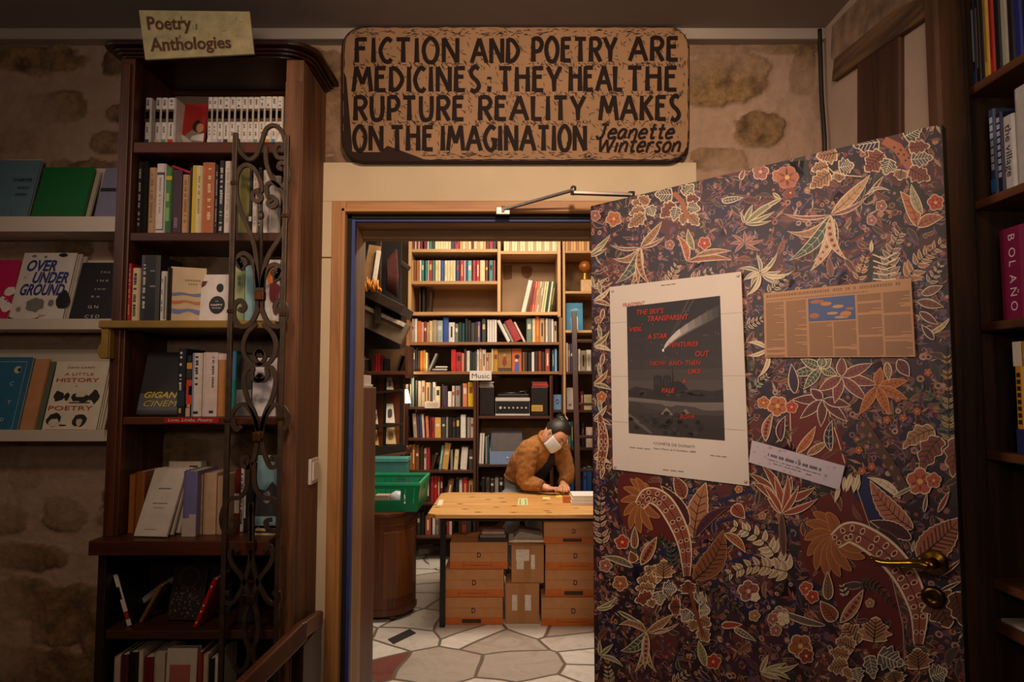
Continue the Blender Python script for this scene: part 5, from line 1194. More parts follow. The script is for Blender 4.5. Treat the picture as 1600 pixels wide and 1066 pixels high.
# lower right
for a, w in (((0, 125), 40), ((35, 15), 44), ((105, 5), 40), ((160, 60), 34), ((258, 128), 38), ((-20, 60), 36)): leaf(F_(75, 205), F_(*a), w / 3.27, '#9a4a34', .06, 'lance', nv=0)
leaf(F_(85, 420), F_(72, 200), 12, '#5a3a2c', 0, 'strap', '#8a6a54', nv=0)
fan(F_(345, 320), [F_(*p) for p in ((235, 195), (195, 250), (188, 335), (205, 420), (248, 492), (310, 532), (372, 528), (430, 498), (500, 432), (305, 195), (520, 380))], 19)
leaf(F_(745, 285), F_(525, 35), 34, '#a8684a', -.08, 'saw', nv=8); leaf(F_(738, 335), F_(522, 242), 24, '#4a2428', .05, 'saw', nv=7); leaf(F_(690, 420), F_(560, 275), 20, '#3a2028', .05, 'lance', '#7a5a4c')
ladder([F_(345, 345), F_(430, 300), F_(560, 365), F_(665, 465), F_(735, 580), F_(775, 710), F_(772, 870)], 30, 14)
leaf(F_(765, 430), F_(985, 225), 54, '#9a5a3e', .04, 'saw', nv=9)
leaf(F_(372, 762), F_(492, 588), 19, '#a87a58', .04, 'lance', dots='#7a2420'); leaf(F_(312, 645), F_(308, 498), 17, '#7a5a44'); leaf(F_(302, 775), F_(36, 684), 12, '#6a5a50', -.05, 'lance'); leaf(F_(350, 750), F_(270, 650), 24, '#8a4a2c')
many(F_, 3.27, [(465, 870, 392, 764, 112, TANC), (545, 860, 556, 728, 128, TANC), (445, 895, 348, 846, 84, TANC), (420, 930, 314, 904, 62, TANC), (415, 975, 308, 996, 74, TANC), (450, 990, 472, 1066, 60, GRY), (520, 925, 545, 1050, 60, GRY), (565, 920, 700, 975, 96, GRY), (390, 990, 440, 1050, 40, TANC)], shape='oak')
many(F_, 3.27, [(775, 1000, 764, 886, 112, '#8d6040'), (830, 1035, 922, 1005, 84, GRY), (660, 1070, 640, 1000, 90, '#8d6040'), (860, 600, 930, 790, 150, '#63391e'), (960, 600, 1000, 780, 90, '#5a3018')], shape='oak')
for c, r_, hx in (((200, 585), 36, '#b04a34'), ((232, 628), 34, '#a8382a'), ((525, 660), 24, TANC), ((170, 880), 62, '#9a5c30'), ((80, 740), 36, CRM), ((45, 800), 30, PNK), ((780, 40), 70, '#b05a3c'), ((850, 35), 40, '#b05a3c'), ((200, 930), 40, '#8a3828'), ((30, 740), 30, PNK)): flower(F_(*c), r_ / 3.27, hx)
many(F_, 3.27, [(0, 1000, 162, 968, 30, '#a89a6c', .1), (0, 1010, 120, 1052, 26, '#a89a6c', -.1), (430, 0, 402, 95, 30, CRM), (470, 0, 440, 100, 26, CRM), (370, 60, 345, 150, 24, CRM), (870, 200, 930, 90, 30, '#8a3a28'), (740, 400, 750, 340, 20, GRN), (890, 520, 1000, 430, 24, '#6a2a28'), (880, 600, 990, 550, 24, '#4a3020'), (800, 200, 815, 100, 24, '#7a5a44'), (640, 120, 760, 60, 22, GRN)], shape='lance', nv=0)
fern([F_(480, 560), F_(560, 580), F_(660, 690)], 14, 8, '#33302e', '#5a5048', .3); fern([F_(400, 620), F_(380, 560)], 10, 3, GRN)

def wallpaper():
    mb = MB(); rnd = random.Random(21)
    def emit(pts, col, lv):
        q = []
        for u, v in pts:
            p = (min(max(u, .001), DW - .001), min(max(v, .013), DH - .001))
            if not q or abs(p[0] - q[-1][0]) + abs(p[1] - q[-1][1]) > 1e-6: q.append(p)
        if len(q) < 3: return
        us = [p[0] for p in q]; vs_ = [p[1] for p in q]
        if max(us) - min(us) < 1e-5 or max(vs_) - min(vs_) < 1e-5: return
        mb.poly([(u, -.0002 - lv * .000003, v) for u, v in q], 0, col)
    for i in range(18):          # ground
        for j in range(36):
            pass
    emit([(0, 0), (DW, 0), (DW, DH), (0, DH)], C_('#2a1a1f'), 0)
    gcols = ['#3f2128', '#2a2030', '#4f2826', '#2e281f', '#3a2632', '#5a2e28', '#24203a']
    for k in range(900):
        u, v = rnd.uniform(0, DW), rnd.uniform(0, DH); r = rnd.uniform(.015, .05)
        emit([(u + r * rnd.uniform(.6, 1.2) * cos(2 * pi * i / 9), v + r * rnd.uniform(.6, 1.2) * sin(2 * pi * i / 9)) for i in range(9)], C_(rnd.choice(gcols)), 1 + k % 14)
    sm = ['#8a4a40', '#a0604e', '#6c4a5c', '#7d3a32', '#a88066', '#5a5848', '#b07a5c', '#64405a', '#4a4a68', '#b8967a', '#8a483c', '#7d5a4a']
    for k in range(7500):        # small dense florets, buds and curls
        u, v = rnd.uniform(.004, DW - .004), rnd.uniform(.02, DH - .004); r = rnd.uniform(.0035, .0095); c = rnd.choice(sm); lv = 18 + (k * 7) % 50; t = rnd.random(); a = rnd.uniform(0, 6.28)
        if t < .40:
            emit([(u + r * cos(i * pi / 4), v + r * sin(i * pi / 4)) for i in range(8)], C_(c), lv); emit([(u + r * .5 * cos(i * pi / 3), v + r * .5 * sin(i * pi / 3)) for i in range(6)], C_(rnd.choice(gcols + sm)), lv + .5)
        elif t < .75:
            l = r * 2.2; emit([(u - l * cos(a), v - l * sin(a)), (u - r * .5 * sin(a), v + r * .5 * cos(a)), (u + l * cos(a), v + l * sin(a)), (u + r * .5 * sin(a), v - r * .5 * cos(a))], C_(c), lv)
        else:
            pts = [(u + r * 1.5 * (1 - i / 9) * cos(a + i * .7), v + r * 1.5 * (1 - i / 9) * sin(a + i * .7)) for i in range(8)]
            for f in ribbon(pts, .0016): emit([tuple(p) for p in f], C_(rnd.choice(('#b8957a', '#8f6a5a', c))), lv)
    n = max(l for _, _, l in WP)
    for pts, col, lv in WP: emit(pts, col, lv)
    o = mb.build('wallpaper', vcol('printed_paper', .46, .5, mottle=.25), door, world=False, fix=False)
    o['label'] = 'dark floral printed paper with cream-edged leaves'
wallpaper()
PAPER_Y = -(.0002 + LV[0] * .000003 + .0012)

# brass handle and key rose
BRASS = plain('#8a6a2a', .22, .1, 40, 1.0)
h = thing('x', 'x', 'x') if False else None
hu, hv = D(1462, 878); tu, tv = D(1372, 872); ku, kv = D(1460, 932)
hb = MB(); hb.lathe([(.030, 0), (.030, -.006), (.024, -.010), (.013, -.014), (.011, -.045), (.012, -.058), (.004, -.060)], (hu, PAPER_Y, hv), 24, axis='y')
hd = hb.build('handle', BRASS, door, world=False, bevel=.001); hd['label'] = 'brass lever handle'
lv_ = MB(); lv_.tube(crom([(hu, PAPER_Y - .052, hv), (hu - .03, PAPER_Y - .056, hv + .002), (tu + .03, PAPER_Y - .054, tv + .004), (tu, PAPER_Y - .048, tv + .010)], 6), [.0105] * 8 + [.0085] * 8 + [.0065] * 3, 10); lv_.build('lever', BRASS, hd, world=True) if False else lv_.build('lever', BRASS, hd, world=False)
kb = MB(); kb.lathe([(.026, 0), (.026, -.005), (.021, -.009), (.006, -.010), (.005, -.002)], (ku, PAPER_Y, kv), 24, axis='y'); kb.build('key_rose', plain('#5a431c', .3, .2, 40, 1.0), door, world=False)
for z in (.35, DH - .25):
    mb = MB(); mb.tube([(-.004, .03, z), (-.004, .03, z + .09)], .008, 10); mb.build('hinge', metal('#8a7a60'), door, world=False)

# ---- sheets on the door
def sheet(name, label, cat, corners, hx, th=.0012):
    """corners in the photograph, clockwise from top left; a thin paper lying on the door"""
    uv = [D(*c) for c in corners]
    base = Vector((HX, HY, 0)) + Dd * uv[3][0] + Vector((0, 0, uv[3][1])) - Dn * PAPER_Y
    r = thing(name, label, cat, base, (0, 0, DROT))
    loc = [(u - uv[3][0], v - uv[3][1]) for u, v in uv]
    mb = MB(); n = 8
    vs = [(x, y, z) for y in (0, -th) for x, z in loc]
    mb.raw(vs, [(0, 1, 2, 3), (7, 6, 5, 4), (0, 4, 5, 1), (1, 5, 6, 2), (2, 6, 7, 3), (3, 7, 4, 0)]); mb.build('paper', plain(hx, .7, .03, 5), r, world=False)
    def at(px, py, k=1):
        u, v = D(px, py); return (u - uv[3][0], -th - .0002 * k, v - uv[3][1])
    return r, at
def quadpix(r, at, name, quads):
    mats = []; mb = MB()
    for pts, hx, k in quads:
        m = plain(hx, .6, .06, 30)
        if m not in mats: mats.append(m)
        mb.poly([at(x, y, k) for x, y in pts], mats.index(m))
    return mb.build(name, mats, r, world=False, fix=False)
def warp(q00, q10, q11, q01):
    """(s, t) in the unit square -> photograph pixel inside a quad: top left, top right, bottom right, bottom left"""
    def f(s, t): return tuple((q00[k] * (1 - s) + q10[k] * s) * (1 - t) + (q01[k] * (1 - s) + q11[k] * s) * t for k in (0, 1))
    return f

def comet_poster():
    r, at = sheet('comet_poster', 'white poster of a comet over a riverside cathedral with red lettering on the patterned door', 'poster', [(955, 449), (1160, 425), (1173, 759), (960, 733)], '#d6cabd')
    K = lambda x, y: (930 + x / 3.045, 420 + y / 3.045)
    W = warp(K(157, 182), K(601, 130), K(624, 818), K(168, 782))
    Q = []
    n = 12
    sky = ['#2b2628', '#2d282a', '#302b2c', '#332e2e', '#363031', '#3a3433', '#433c3a', '#4d4542', '#554c47', '#3c3532', '#332c2a', '#2f2826']
    for k in range(n): Q.append(([W(0, k / n), W(1, k / n), W(1, (k + 1) / n), W(0, (k + 1) / n)], sky[k], 1))
    # comet
    C0 = (.38, .355)
    for k, (hx, a, b) in enumerate((('#3a3534', 0, 1.04), ('#464140', 0, .97), ('#534d4b', 0, .88), ('#625b59', 0, .78), ('#726a67', 0, .68), ('#857c79', 0, .56), ('#9c938e', 0, .44), ('#c5bcb4', 0, .30))):
        up = [(C0[0] + (.98 - C0[0]) * b * s, C0[1] - (.29 * s ** .62) * b ** .55) for s in (0, .1, .2, .35, .5, .65, .8, 1)]
        dn = [(C0[0] + (.98 - C0[0]) * b * s + .012, C0[1] - (.12 * s ** .55 + .10 * s) * b ** .55 + .006) for s in (1, .8, .65, .5, .35, .2, .1)]
        Q.append(([W(min(.995, p[0]), max(.005, p[1])) for p in up + dn], hx, 2 + k * .6))
    for x0, y0, x1, y1 in ((.46, .25, .66, .0), (.48, .24, .72, .0)): Q.append(([W(x0, y0), W(x1, y1), W(x1 + .012, y1), W(x0 + .004, y0)], '#5b5351', 2))
    Q.append(([W(.38 + .012 * cos(j), .358 + .012 * sin(j)) for j in range(6)], '#efe6da', 7))
    rnd = random.Random(3)
    for k in range(26):
        s, t = rnd.uniform(.03, .97), rnd.uniform(.05, .5); Q.append(([W(s + .004 * cos(j * 1.57), t + .003 * sin(j * 1.57)) for j in range(4)], '#a59a94', 2))
    # land, cathedral, river, bridge
    Q.append(([W(*p) for p in ((0, .66), (.08, .63), (.2, .645), (.3, .66), (.62, .655), (.75, .65), (.88, .66), (1, .645), (1, .74), (0, .74))], '#2e2826', 3))
    Q.append(([W(*p) for p in ((.27, .70), (.27, .56), (.285, .545), (.35, .545), (.36, .56), (.36, .60), (.37, .56), (.39, .545), (.44, .545), (.455, .56), (.455, .60), (.52, .585), (.58, .60), (.64, .66), (.66, .70))], '#262120', 4))
    Q.append(([W(*p) for p in ((.46, .60), (.475, .46), (.485, .60))], '#262120', 4))
    for s in (.29, .32, .39, .42): Q.append(([W(s, .57), W(s + .012, .57), W(s + .012, .62), W(s, .62)], '#3c3532', 5))
    Q.append(([W(*p) for p in ((0, .715), (.3, .73), (.6, .745), (1, .735), (1, .80), (.55, .79), (.2, .76), (0, .74))], '#6d645e', 5))
    Q.append(([W(*p) for p in ((.1, .75), (.35, .76), (.42, .79), (.5, .765), (.7, .775), (.8, .80), (1, .79), (1, .83), (.5, .83), (.2, .80))], '#453e3a', 6))
    Q.append(([W(*p) for p in ((.34, .84), (.40, .785), (.47, .84))], '#857b73', 7)); Q.append(([W(*p) for p in ((.52, .85), (.60, .79), (.68, .85))], '#7a716a', 7))
    Q.append(([W(*p) for p in ((0, .80), (.15, .84), (.35, .93), (.55, 1), (0, 1))], '#38312e', 7)); Q.append(([W(*p) for p in ((0, .84), (.12, .90), (.25, .985), (.22, .99), (.08, .92), (0, .87))], '#5d554f', 8))
    for k in range(40):
        s, t = rnd.uniform(.0, .75), rnd.uniform(.82, .98); Q.append(([W(min(1, max(0, s + .035 * cos(j * .9) * rnd.uniform(.6, 1.2))), min(.995, t + .018 * sin(j * .9))) for j in range(7)], rnd.choice(('#241f1d', '#2c2624', '#3a332f')), 9))
    for k in range(30):
        s, t = rnd.uniform(.02, .98), rnd.uniform(.655, .705); Q.append(([W(min(1, max(0, s + .03 * cos(j * .9))), t + .012 * sin(j * .9)) for j in range(7)], rnd.choice(('#282321', '#332d2a', '#3e3733')), 4.5))
    # paper creases
    quadpix(r, at, 'engraving', Q)
    CR = []
    for y0, y1 in ((505, 488), (588, 587), (658, 672)): CR.append(([(956, y0), (1163 + (y1 - 488) * .03, y1), (1163, y1 + 1), (956, y0 + 1)], '#b4a798', .5))
    quadpix(r, at, 'fold_line', CR)
    RED = plain('#b8301c', .6, .1)
    mb = MB()
    def word(t, x, y, w, h, x2=None, y2=None):      # K-coordinates of the left end of the base line, width, height
        y2 = y if y2 is None else y2
        vs, fs, (a, b) = text_polys(t, 1.0, .18, .012)
        mb.raw([at(*K(x + (v[0] - a) / (b - a) * w, y + (y2 - y) * (v[0] - a) / (b - a) - v[1] / .7 * h), k=13) for v in vs], fs)
    for t, x, y, w, h, y2 in (('FRAGMENT', 140, 183, 105, 17, 172), ('THE SKY\'S', 207, 222, 128, 24, 212), ('TRANSPARENT', 258, 252, 195, 25, 242), ('VEIL', 172, 300, 62, 20, 297), ('A STAR', 258, 336, 92, 24, 332), ('VENTURES', 358, 374, 140, 22, 368), ('OUT', 484, 418, 68, 26, 416),
                              ('NOW  AND  THEN', 270, 462, 240, 22, 458), ('LIKE', 450, 500, 62, 22, 499), ('A', 422, 546, 20, 22, 545), ('PALE', 325, 590, 62, 22, 590), ('FLOWER', 415, 712, 66, 20, 714)): word(t, x, y, w, h, y2=y2)
    mb.build('red_lettering', RED, r, world=False, fix=False)
    mb = MB()
    for t, x, y, w, h, y2, sh in (('COMÈTE DE DONATI', 285, 836, 195, 13, 854, 0), ('Vue à Paris, le 5 Octobre 1858', 285, 858, 200, 9, 876, .2)):
        vs, fs, (a, b) = text_polys(t, 1.0, sh, .004)
        mb.raw([at(*K(x + (v[0] - a) / (b - a) * w, y + (y2 - y) * (v[0] - a) / (b - a) - v[1] / .7 * h), k=3) for v in vs], fs)
    mb.build('caption_lettering', plain('#2e2826', .6, 0), r, world=False, fix=False)
    fine = []
    for x, y, w, y2 in ((172, 852, 98, 861), (555, 890, 78, 898), (330, 958, 100, 968), (320, 84, 70, 76)):
        for k in range(14):
            if k % 5 != 4: fine.append(([K(x + w * (k + q) / 14, y + (y2 - y) * (k + q) / 14 + dy) for q, dy in ((0, -5), (.75, -5), (.75, 0), (0, 0))], '#6a5f58', 3))
    quadpix(r, at, 'fine_print', fine)
    for p in ((960, 455), (1156, 431), (1168, 752), (964, 729)):
        c = at(*p); mb = MB(); mb.lathe([(.004, 0), (.005, -.003), (.002, -.006)], c, 10, axis='y'); mb.build('pin', plain('#c8b8a8', .3), r, world=False)
comet_poster()

def cutting():
    r, at = sheet('newspaper_cutting', 'tan newspaper cutting with a small blue picture pinned to the patterned door', 'newspaper', [(1195, 459), (1425, 435), (1432, 558), (1197, 559)], '#b98c68')
    W = warp((1195, 459), (1425, 435), (1432, 558), (1197, 559)); rnd = random.Random(6); Q = []
    def R(a, b, c, d, hx, k=2): Q.append(([W(a, c), W(b, c), W(b, d), W(a, d)], hx, k))
    cols = [(.015, .135), (.15, .285), (.30, .455), (.465, .615), (.63, .79), (.805, .985)]
    x = .02
    while x < .93:
        l = rnd.uniform(.006, .016); R(x, x + l, .035, .075, '#86684e'); x += l + .006 + (rnd.random() < .15) * .02
    x = .02
    while x < .70:
        l = rnd.uniform(.005, .014); R(x, x + l, .11, .13, '#8d6f54'); x += l + .006
    for i, (a, b) in enumerate(cols):
        t = .155 if i not in (2, 3) else .50
        while t < .985:
            e = b - (rnd.random() < .12) * rnd.uniform(.02, .08); R(a, e, t, t + .007, '#7d5f47'); t += .0135
            if rnd.random() < .03: t += .03
    R(.30, .615, .15, .48, '#4d5f88', 2)
    for s, t, w, h_ in ((.36, .20, .05, .03), (.42, .24, .04, .03), (.50, .29, .04, .025), (.34, .40, .035, .04), (.55, .40, .04, .04), (.46, .38, .04, .02), (.58, .33, .03, .02), (.52, .44, .05, .02)):
        Q.append(([W(min(.61, s + w * cos(j * .8)), t + h_ * sin(j * .8)) for j in range(8)], rnd.choice(('#c08048', '#b99068', '#a86a4a')), 3))
    quadpix(r, at, 'newsprint', Q)
cutting()
def strip():
    r, at = sheet('paper_notice', 'narrow mauve-white paper notice taped at a slant on the patterned door', 'notice', [(1177, 688), (1322, 728), (1313, 765), (1172, 722)], '#c4b6c0')
    W = warp((1177, 688), (1322, 728), (1313, 765), (1172, 722))
    rnd = random.Random(9); Q = []
    for s0, s1, y, h_, hx, l in ((.19, .77, .42, .14, '#4a4450', .010), (.19, .77, .62, .05, '#6a6470', .006), (.26, .56, .74, .05, '#6a6470', .006), (.62, .68, .76, .05, '#4a4450', .006)):
        s = s0; k = 0
        while s < s1:
            w = l * rnd.uniform(.7, 1.3); v = h_ * rnd.uniform(.8, 1); Q.append(([W(s, y - v / 2), W(s + w, y - v / 2), W(s + w, y + v / 2), W(s, y + v / 2)], hx, 3)); s += w * 1.35; k += 1
            if rnd.random() < .16: s += l * 1.6
    for k in range(26): s, t = rnd.uniform(.03, .97), rnd.uniform(.06, .94); Q.append(([W(min(.99, max(.01, s + .02 * cos(j))), min(.98, max(.02, t + .07 * sin(j)))) for j in range(6)], ('#b6a2b0', '#bcaeb6')[k % 2], 1))
    quadpix(r, at, 'notice_print', Q)
strip()

# ---- door closer arm
cl = thing('door_closer', 'grey folding door closer arm from the pine frame head to the door top', 'door closer', P(785, 330, YW - .05))
ST = plain('#77706a', .35, .1, 40, .8)
p0 = P(786, 328, YW - .055); p1 = P(896, 297, 2.22)
eu, ev = D(1003, 322); p2 = Vector((HX, HY, 0)) + Dd * .16 + Vector((0, 0, DH + .012)) - Dn * .02
p1.z = p0.z + .012; p1 = Vector((Xp(896, 297, 2.28), 2.28, P(896, 297, 2.28).z)); p2.z = max(p2.z, DH + .010)
mb = MB(); mb.bar(p0, p1, .016, .008); mb.build('forearm', ST, cl, bevel=.001)
mb = MB(); mb.bar(p1 + Vector((0, 0, -.010)), p2, .022, .010); mb.build('main_arm', ST, cl, bevel=.001)
mb = MB(); mb.lathe([(.010, -.016), (.010, .010), (.006, .014)], p1, 14); mb.build('elbow_pivot', ST, cl)
mb = MB(); mb.box(p0.x - .025, p0.x + .025, YW - .062, YW - .0505, p0.z - .018, p0.z + .010); mb.lathe([(.009, -.012), (.009, .012)], p0, 12); mb.build('frame_bracket', ST, cl, bevel=.002)
mb = MB(); q = p2 + Dn * -.0; mb.lathe([(.012, -.012), (.012, .010)], p2, 14); mb.build('door_pivot', ST, cl)

# ---- black cable in the corner
pts = [P(1296, 46, 2.40), P(1300, 75, 2.40), P(1305, 110, 2.40), P(1311, 150, 2.40), P(1318, 205, 2.39), P(1321, 245, 2.39), P(1320, 420, 2.40), P(1318, 760, 2.40)]
pts = [Vector((min(p.x, 1.118), p.y, p.z)) for p in pts]
mb = MB(); mb.tube(crom(pts, 6), .008, 8)
tag(mb.build('power_cable', plain('#0c0a0a', .5), None), 'black cable hanging down the corner where stone and plaster walls meet', 'cable')
# ================================================================== BACK ROOM: wall of bookshelves
YF2, YK2 = 5.95, 6.40
PALE = wood('#a97d4c', '#c9a06c', 'x', .5, .5); PALEZ = wood('#a97d4c', '#c9a06c', 'z', .5, .5)
MIDX = wood('#6a4426', '#94663c', 'x', .5, .5); MIDZ = wood('#6a4426', '#94663c', 'z', .5, .5)
DRKX = wood('#35190c', '#5c3018', 'x', .5, .45); DRKZ = wood('#35190c', '#5c3018', 'z', .5, .45)
def unit(label, x0, x1, ytop, ybot, shelves, mx, mz, dividers=(), th=5, back=None, sw=5, nofoot=False):
    """bookcase front given in photograph pixels on the plane y = 5.95"""
    X0, X1 = Xp(x0, 604, YF2), Xp(x1, 604, YF2); zb = Zp(ybot, YF2) if ybot else 0.0; zt = Zp(ytop, YF2) if ytop else ZC2 - .04
    r = thing('bookcase', label, 'bookcase', ((X0 + X1) / 2, 6.15, zb))
    w = sw * YF2 / F
    for a in (X0, X1 - w):
        mb = MB(); mb.box(a, a + w, YF2, YK2, zb, zt); mb.build('side_panel', mz, r, bevel=.002, seg=1)
    for y in shelves:
        y, xa, xb = (y, x0, x1) if not isinstance(y, tuple) else y
        mb = MB(); z = Zp(y, YF2); mb.box(Xp(xa, 604, YF2) + (w if xa == x0 else .001), Xp(xb, 604, YF2) - (w if xb == x1 else .001), YF2 + .003, YK2, z - th * YF2 / F, z); mb.build('shelf', mx, r, bevel=.002, seg=1)
    for xd, ya, yb in dividers:
        mb = MB(); mb.box(Xp(xd, 604, YF2), Xp(xd, 604, YF2) + w, YF2 + .001, YK2, Zp(yb, YF2), Zp(ya, YF2) if ya else zt); mb.build('divider', mz, r, bevel=.002, seg=1)
    for xa, xb, ya, yb, m in back or ():
        mb = MB(); mb.box(Xp(xa, 604, YF2) + .001, Xp(xb, 604, YF2) - .001, YK2 - .012, YK2 - .001, Zp(yb, YF2), Zp(ya, YF2)); mb.build('back_panel', m, r)
    return r
BEIGE = plain('#b09070', .8, .08, 5)
u1 = unit('pale wooden upper shelf unit with cream and red series books, above the long shelves', 636, 877, None, 495.5, [(389, 636, 777), (439, 636, 777), (392, 780, 877), 487.5], PALE, PALEZ, [(777, None, 487.5)], back=[(641, 776, 444, 486, BEIGE), (783, 872, 398, 486, BEIGE)])
mb = MB()
for pts in ([(786, 415), (800, 415), (800, 436), (790, 438), (786, 436)], [(814, 418), (818, 416), (829, 416), (832, 420), (831, 430), (825, 436), (818, 434), (815, 428)]):
    mb.poly([Vector((Xp(x, y, YK2 - .013), YK2 - .0135, Zp(y, YK2 - .013))) for x, y in pts])
mb.build('back_cutout', plain('#7a5636', .9, .3, 12), u1, fix=False)
u2 = unit('long middle shelf unit with two shelves of mixed paperbacks above the music label', 634, 879, 496, 586, [(534.5, 634, 879), (580.5, 634, 879)], MIDX, MIDZ, th=4.5)
u3 = unit('dark wooden lower bookcase at the corner behind the table end', 634, 744, 587, None, [636, 685, 735.5, 786, 838], DRKX, DRKZ, th=4, sw=4)
u4 = unit('dark wooden lower bookcase holding the turntable and the record box', 745, 862, 587, None, [650.5, 726, 772, 830], DRKX, DRKZ, th=4, sw=3, back=[(748, 859, 590, 648, plain('#a07c56', .9, .25, 10)), (748, 859, 654, 724, plain('#a07c56', .9, .25, 10))])
u6 = unit('slim dark bookcase between the turntable shelves and the ladder column', 862.5, 879.5, 587, None, [641, 700, 772], DRKX, DRKZ, th=4, sw=1.5, back=[(864.5, 877.5, 590, 770, plain('#7a5c3e', .9, .25, 10))])
u5 = unit('narrow bookcase column behind the library ladder', 880, 968, None, None, [(391.5, 880, 968), (455, 880, 968)], PALE, PALEZ, th=4, sw=4, back=[(884, 964, 398, 453, plain('#8a6a44', .9, .45, 9)), (884, 964, 459, 513, plain('#86674a', .9, .3, 9))])
for y, m in ((516, PALE), (581, DRKX), (641, DRKX), (700, DRKX), (772, DRKX)):
    mb = MB(); z = Zp(y, YF2); mb.box(Xp(884, 604, YF2) + .001, Xp(964, 604, YF2) - .001, YF2 + .003, YK2, z - .022, z); mb.build('shelf', m, u5, bevel=.002, seg=1)
mb = MB(); mb.box(Xp(884, 604, YF2) + .002, Xp(964, 604, YF2) - .002, YK2 - .012, YK2 - .001, .1, Zp(520, YF2)); mb.build('back_panel', plain('#7a5c3e', .9, .3, 9), u5)

PAL = {'dark red': '#6a1420', 'red': '#a02a30', 'bright red': '#c01c1c', 'teal': '#3f7a70', 'dark green': '#23382c', 'cream': '#d9c79a', 'pale cream': '#e0d3ac', 'navy': '#2c3866', 'blue': '#2f4f9a', 'brown': '#7a4e2a', 'orange-brown': '#a8642e',
       'dark brown': '#3c2618', 'black': '#161412', 'white': '#dcd5cc', 'pale pink': '#d8b8a8', 'salmon': '#d07a60', 'orange': '#d0702a', 'tan': '#bf9668', 'beige': '#ab957a', 'grey-blue': '#9aa6a8', 'grey-green': '#6c7a6c', 'dark grey': '#3a3836', 'grey': '#8a8580',
       'purple': '#6a5a90', 'yellow': '#d8b010', 'gold': '#b8862e', 'light blue': '#7aa8c4', 'deep blue': '#1c4a78', 'light teal': '#6aa8a4', 'brick red': '#a04a34', 'dark teal': '#1d4a48', 'ochre': '#d0a050', 'pale green': '#c4cc9c', 'red-brown': '#8a3c24', 'dark purple': '#40304a', 'greenish black': '#1e221c'}
BQ = []
def brow(phrase, ybot, items, T=None, Y=6.0, depth=.15, group=None, zs=None, lim=None):
    """a shelf of books: items (x0, x1, ytop, colour word[, lean degrees]); T maps crop coordinates to the photograph"""
    zs = Zp(ybot, YF2) if zs is None else zs; n = {}
    for it in items: n[it[3]] = n.get(it[3], 0) + 1
    for i, it in enumerate(items):
        x0, x1, yt, cn = it[:4]; lean = it[4] if len(it) > 4 else 0
        if T: (x0, yt), (x1, _) = T(x0, yt), T(x1, yt)
        ym = (yt + ybot) / 2; X0, X1 = Xp(x0, ym, Y) + .0006, Xp(x1, ym, Y) - .0006
        if lim: X0, X1 = max(X0, Xp(lim[0], 604, YF2) + .001), min(X1, Xp(lim[1], 604, YF2) - .001)
        if X1 - X0 < .003: continue
        h = (Zp(yt, Y) - zs) / max(.5, cos(radians(lean)))
        rnd = random.Random(int(x0 * 10) + int(ybot)); w = X1 - X0; d = depth * rnd.uniform(.9, 1.1); pr = []
        if rnd.random() < .45 and w > .012: pr.append((w * .2, w * .8, h * .55, h * rnd.uniform(.65, .85), rnd.choice(('#d8cdb8', '#2a2420', '#c8b060', '#8a3a2c', '#c8c0b4'))))
        elif rnd.random() < .5 and w > .008: pr.append((w * .35, w * .65, h * .25, h * .8, rnd.choice(('#e0d4bc', '#2a2420', '#c0a060'))))
        lab = f'the only {cn} book on the {phrase}' if n[cn] == 1 else f'{cn} book, {ordn(i)} from the left on the {phrase}'
        BQ.append(((x1 - x0) * (ybot - max(yt, 367)), (X0, Y + rnd.uniform(0, .012), zs + .001), w, d, h, PAL[cn], lab, group or f'books on the {phrase}', (0, radians(lean), 0), pr))
Z = lambda ox, oy, k: (lambda x, y: (ox + x / k, oy + y / k))
z1 = Z(625, 360, 7.613); z2 = Z(775, 360, 7.613); z3 = Z(625, 480, 9.69); z4 = Z(775, 480, 9.69); z5 = Z(625, 580, 8.88); z6 = Z(775, 580, 7.613); z7 = Z(625, 680, 6.27)
R_, C1, C2 = 'dark red', 'cream', 'pale cream'
t1 = [(122, 143, R_), (145, 178, R_), (180, 195, 'pale pink'), (196, 217, R_), (219, 234, 'pale pink'), (236, 270, R_), (287, 325, R_), (326, 340, 'white'), (342, 380, 'teal'), (384, 418, 'dark green')] + [(420 + 31 * k, 450 + 31 * k, C1 if k % 2 else C2) for k in range(6)] + [(610, 646, 'navy'), (648, 706, 'red')] + [(712 + 34 * k, 745 + 34 * k, C1 if k % 2 else 'tan') for k in range(4)] + [(850, 876, R_)] + [(880 + 36 * k, 915 + 36 * k, 'tan' if k % 2 else C1) for k in range(4)] + [(1030, 1062, R_), (1066, 1106, 'red'), (1112, 1140, 'navy')]
brow('topmost pale shelf', 389, [(a, b, -70, c) for a, b, c in t1], z1, lim=(641, 777))
t2 = [(118, 132, 'dark brown'), (134, 160, 'tan'), (164, 192, 'brown'), (194, 230, 'orange-brown'), (234, 252, 'white'), (254, 284, 'teal'), (296, 330, 'teal'), (332, 342, 'white'), (344, 382, 'red'), (388, 414, 'teal'), (418, 450, C1), (451, 482, C1), (486, 522, 'blue')] + [(528 + 33 * k, 560 + 33 * k, C1 if k % 2 else C2) for k in range(4)] + [(664, 708, 'navy'), (712, 762, 'red'), (765, 777, 'white'), (779, 802, 'navy'), (805, 852, 'light teal'), (862, 902, 'red'), (905, 948, 'red'), (952, 1010, C1), (1014, 1048, 'dark red'), (1058, 1108, 'teal'), (1114, 1134, 'red')]
brow('second pale shelf', 439, [(a, b, 358, c) for a, b, c in t2], z1, lim=(641, 777))
brow('emptiest pale shelf', 487.5, [(228, 245, 672, 'dark brown'), (262, 296, 672, 'black'), (338, 366, 700, 'dark brown', 4)], z1, Y=6.1, lim=(641, 777))
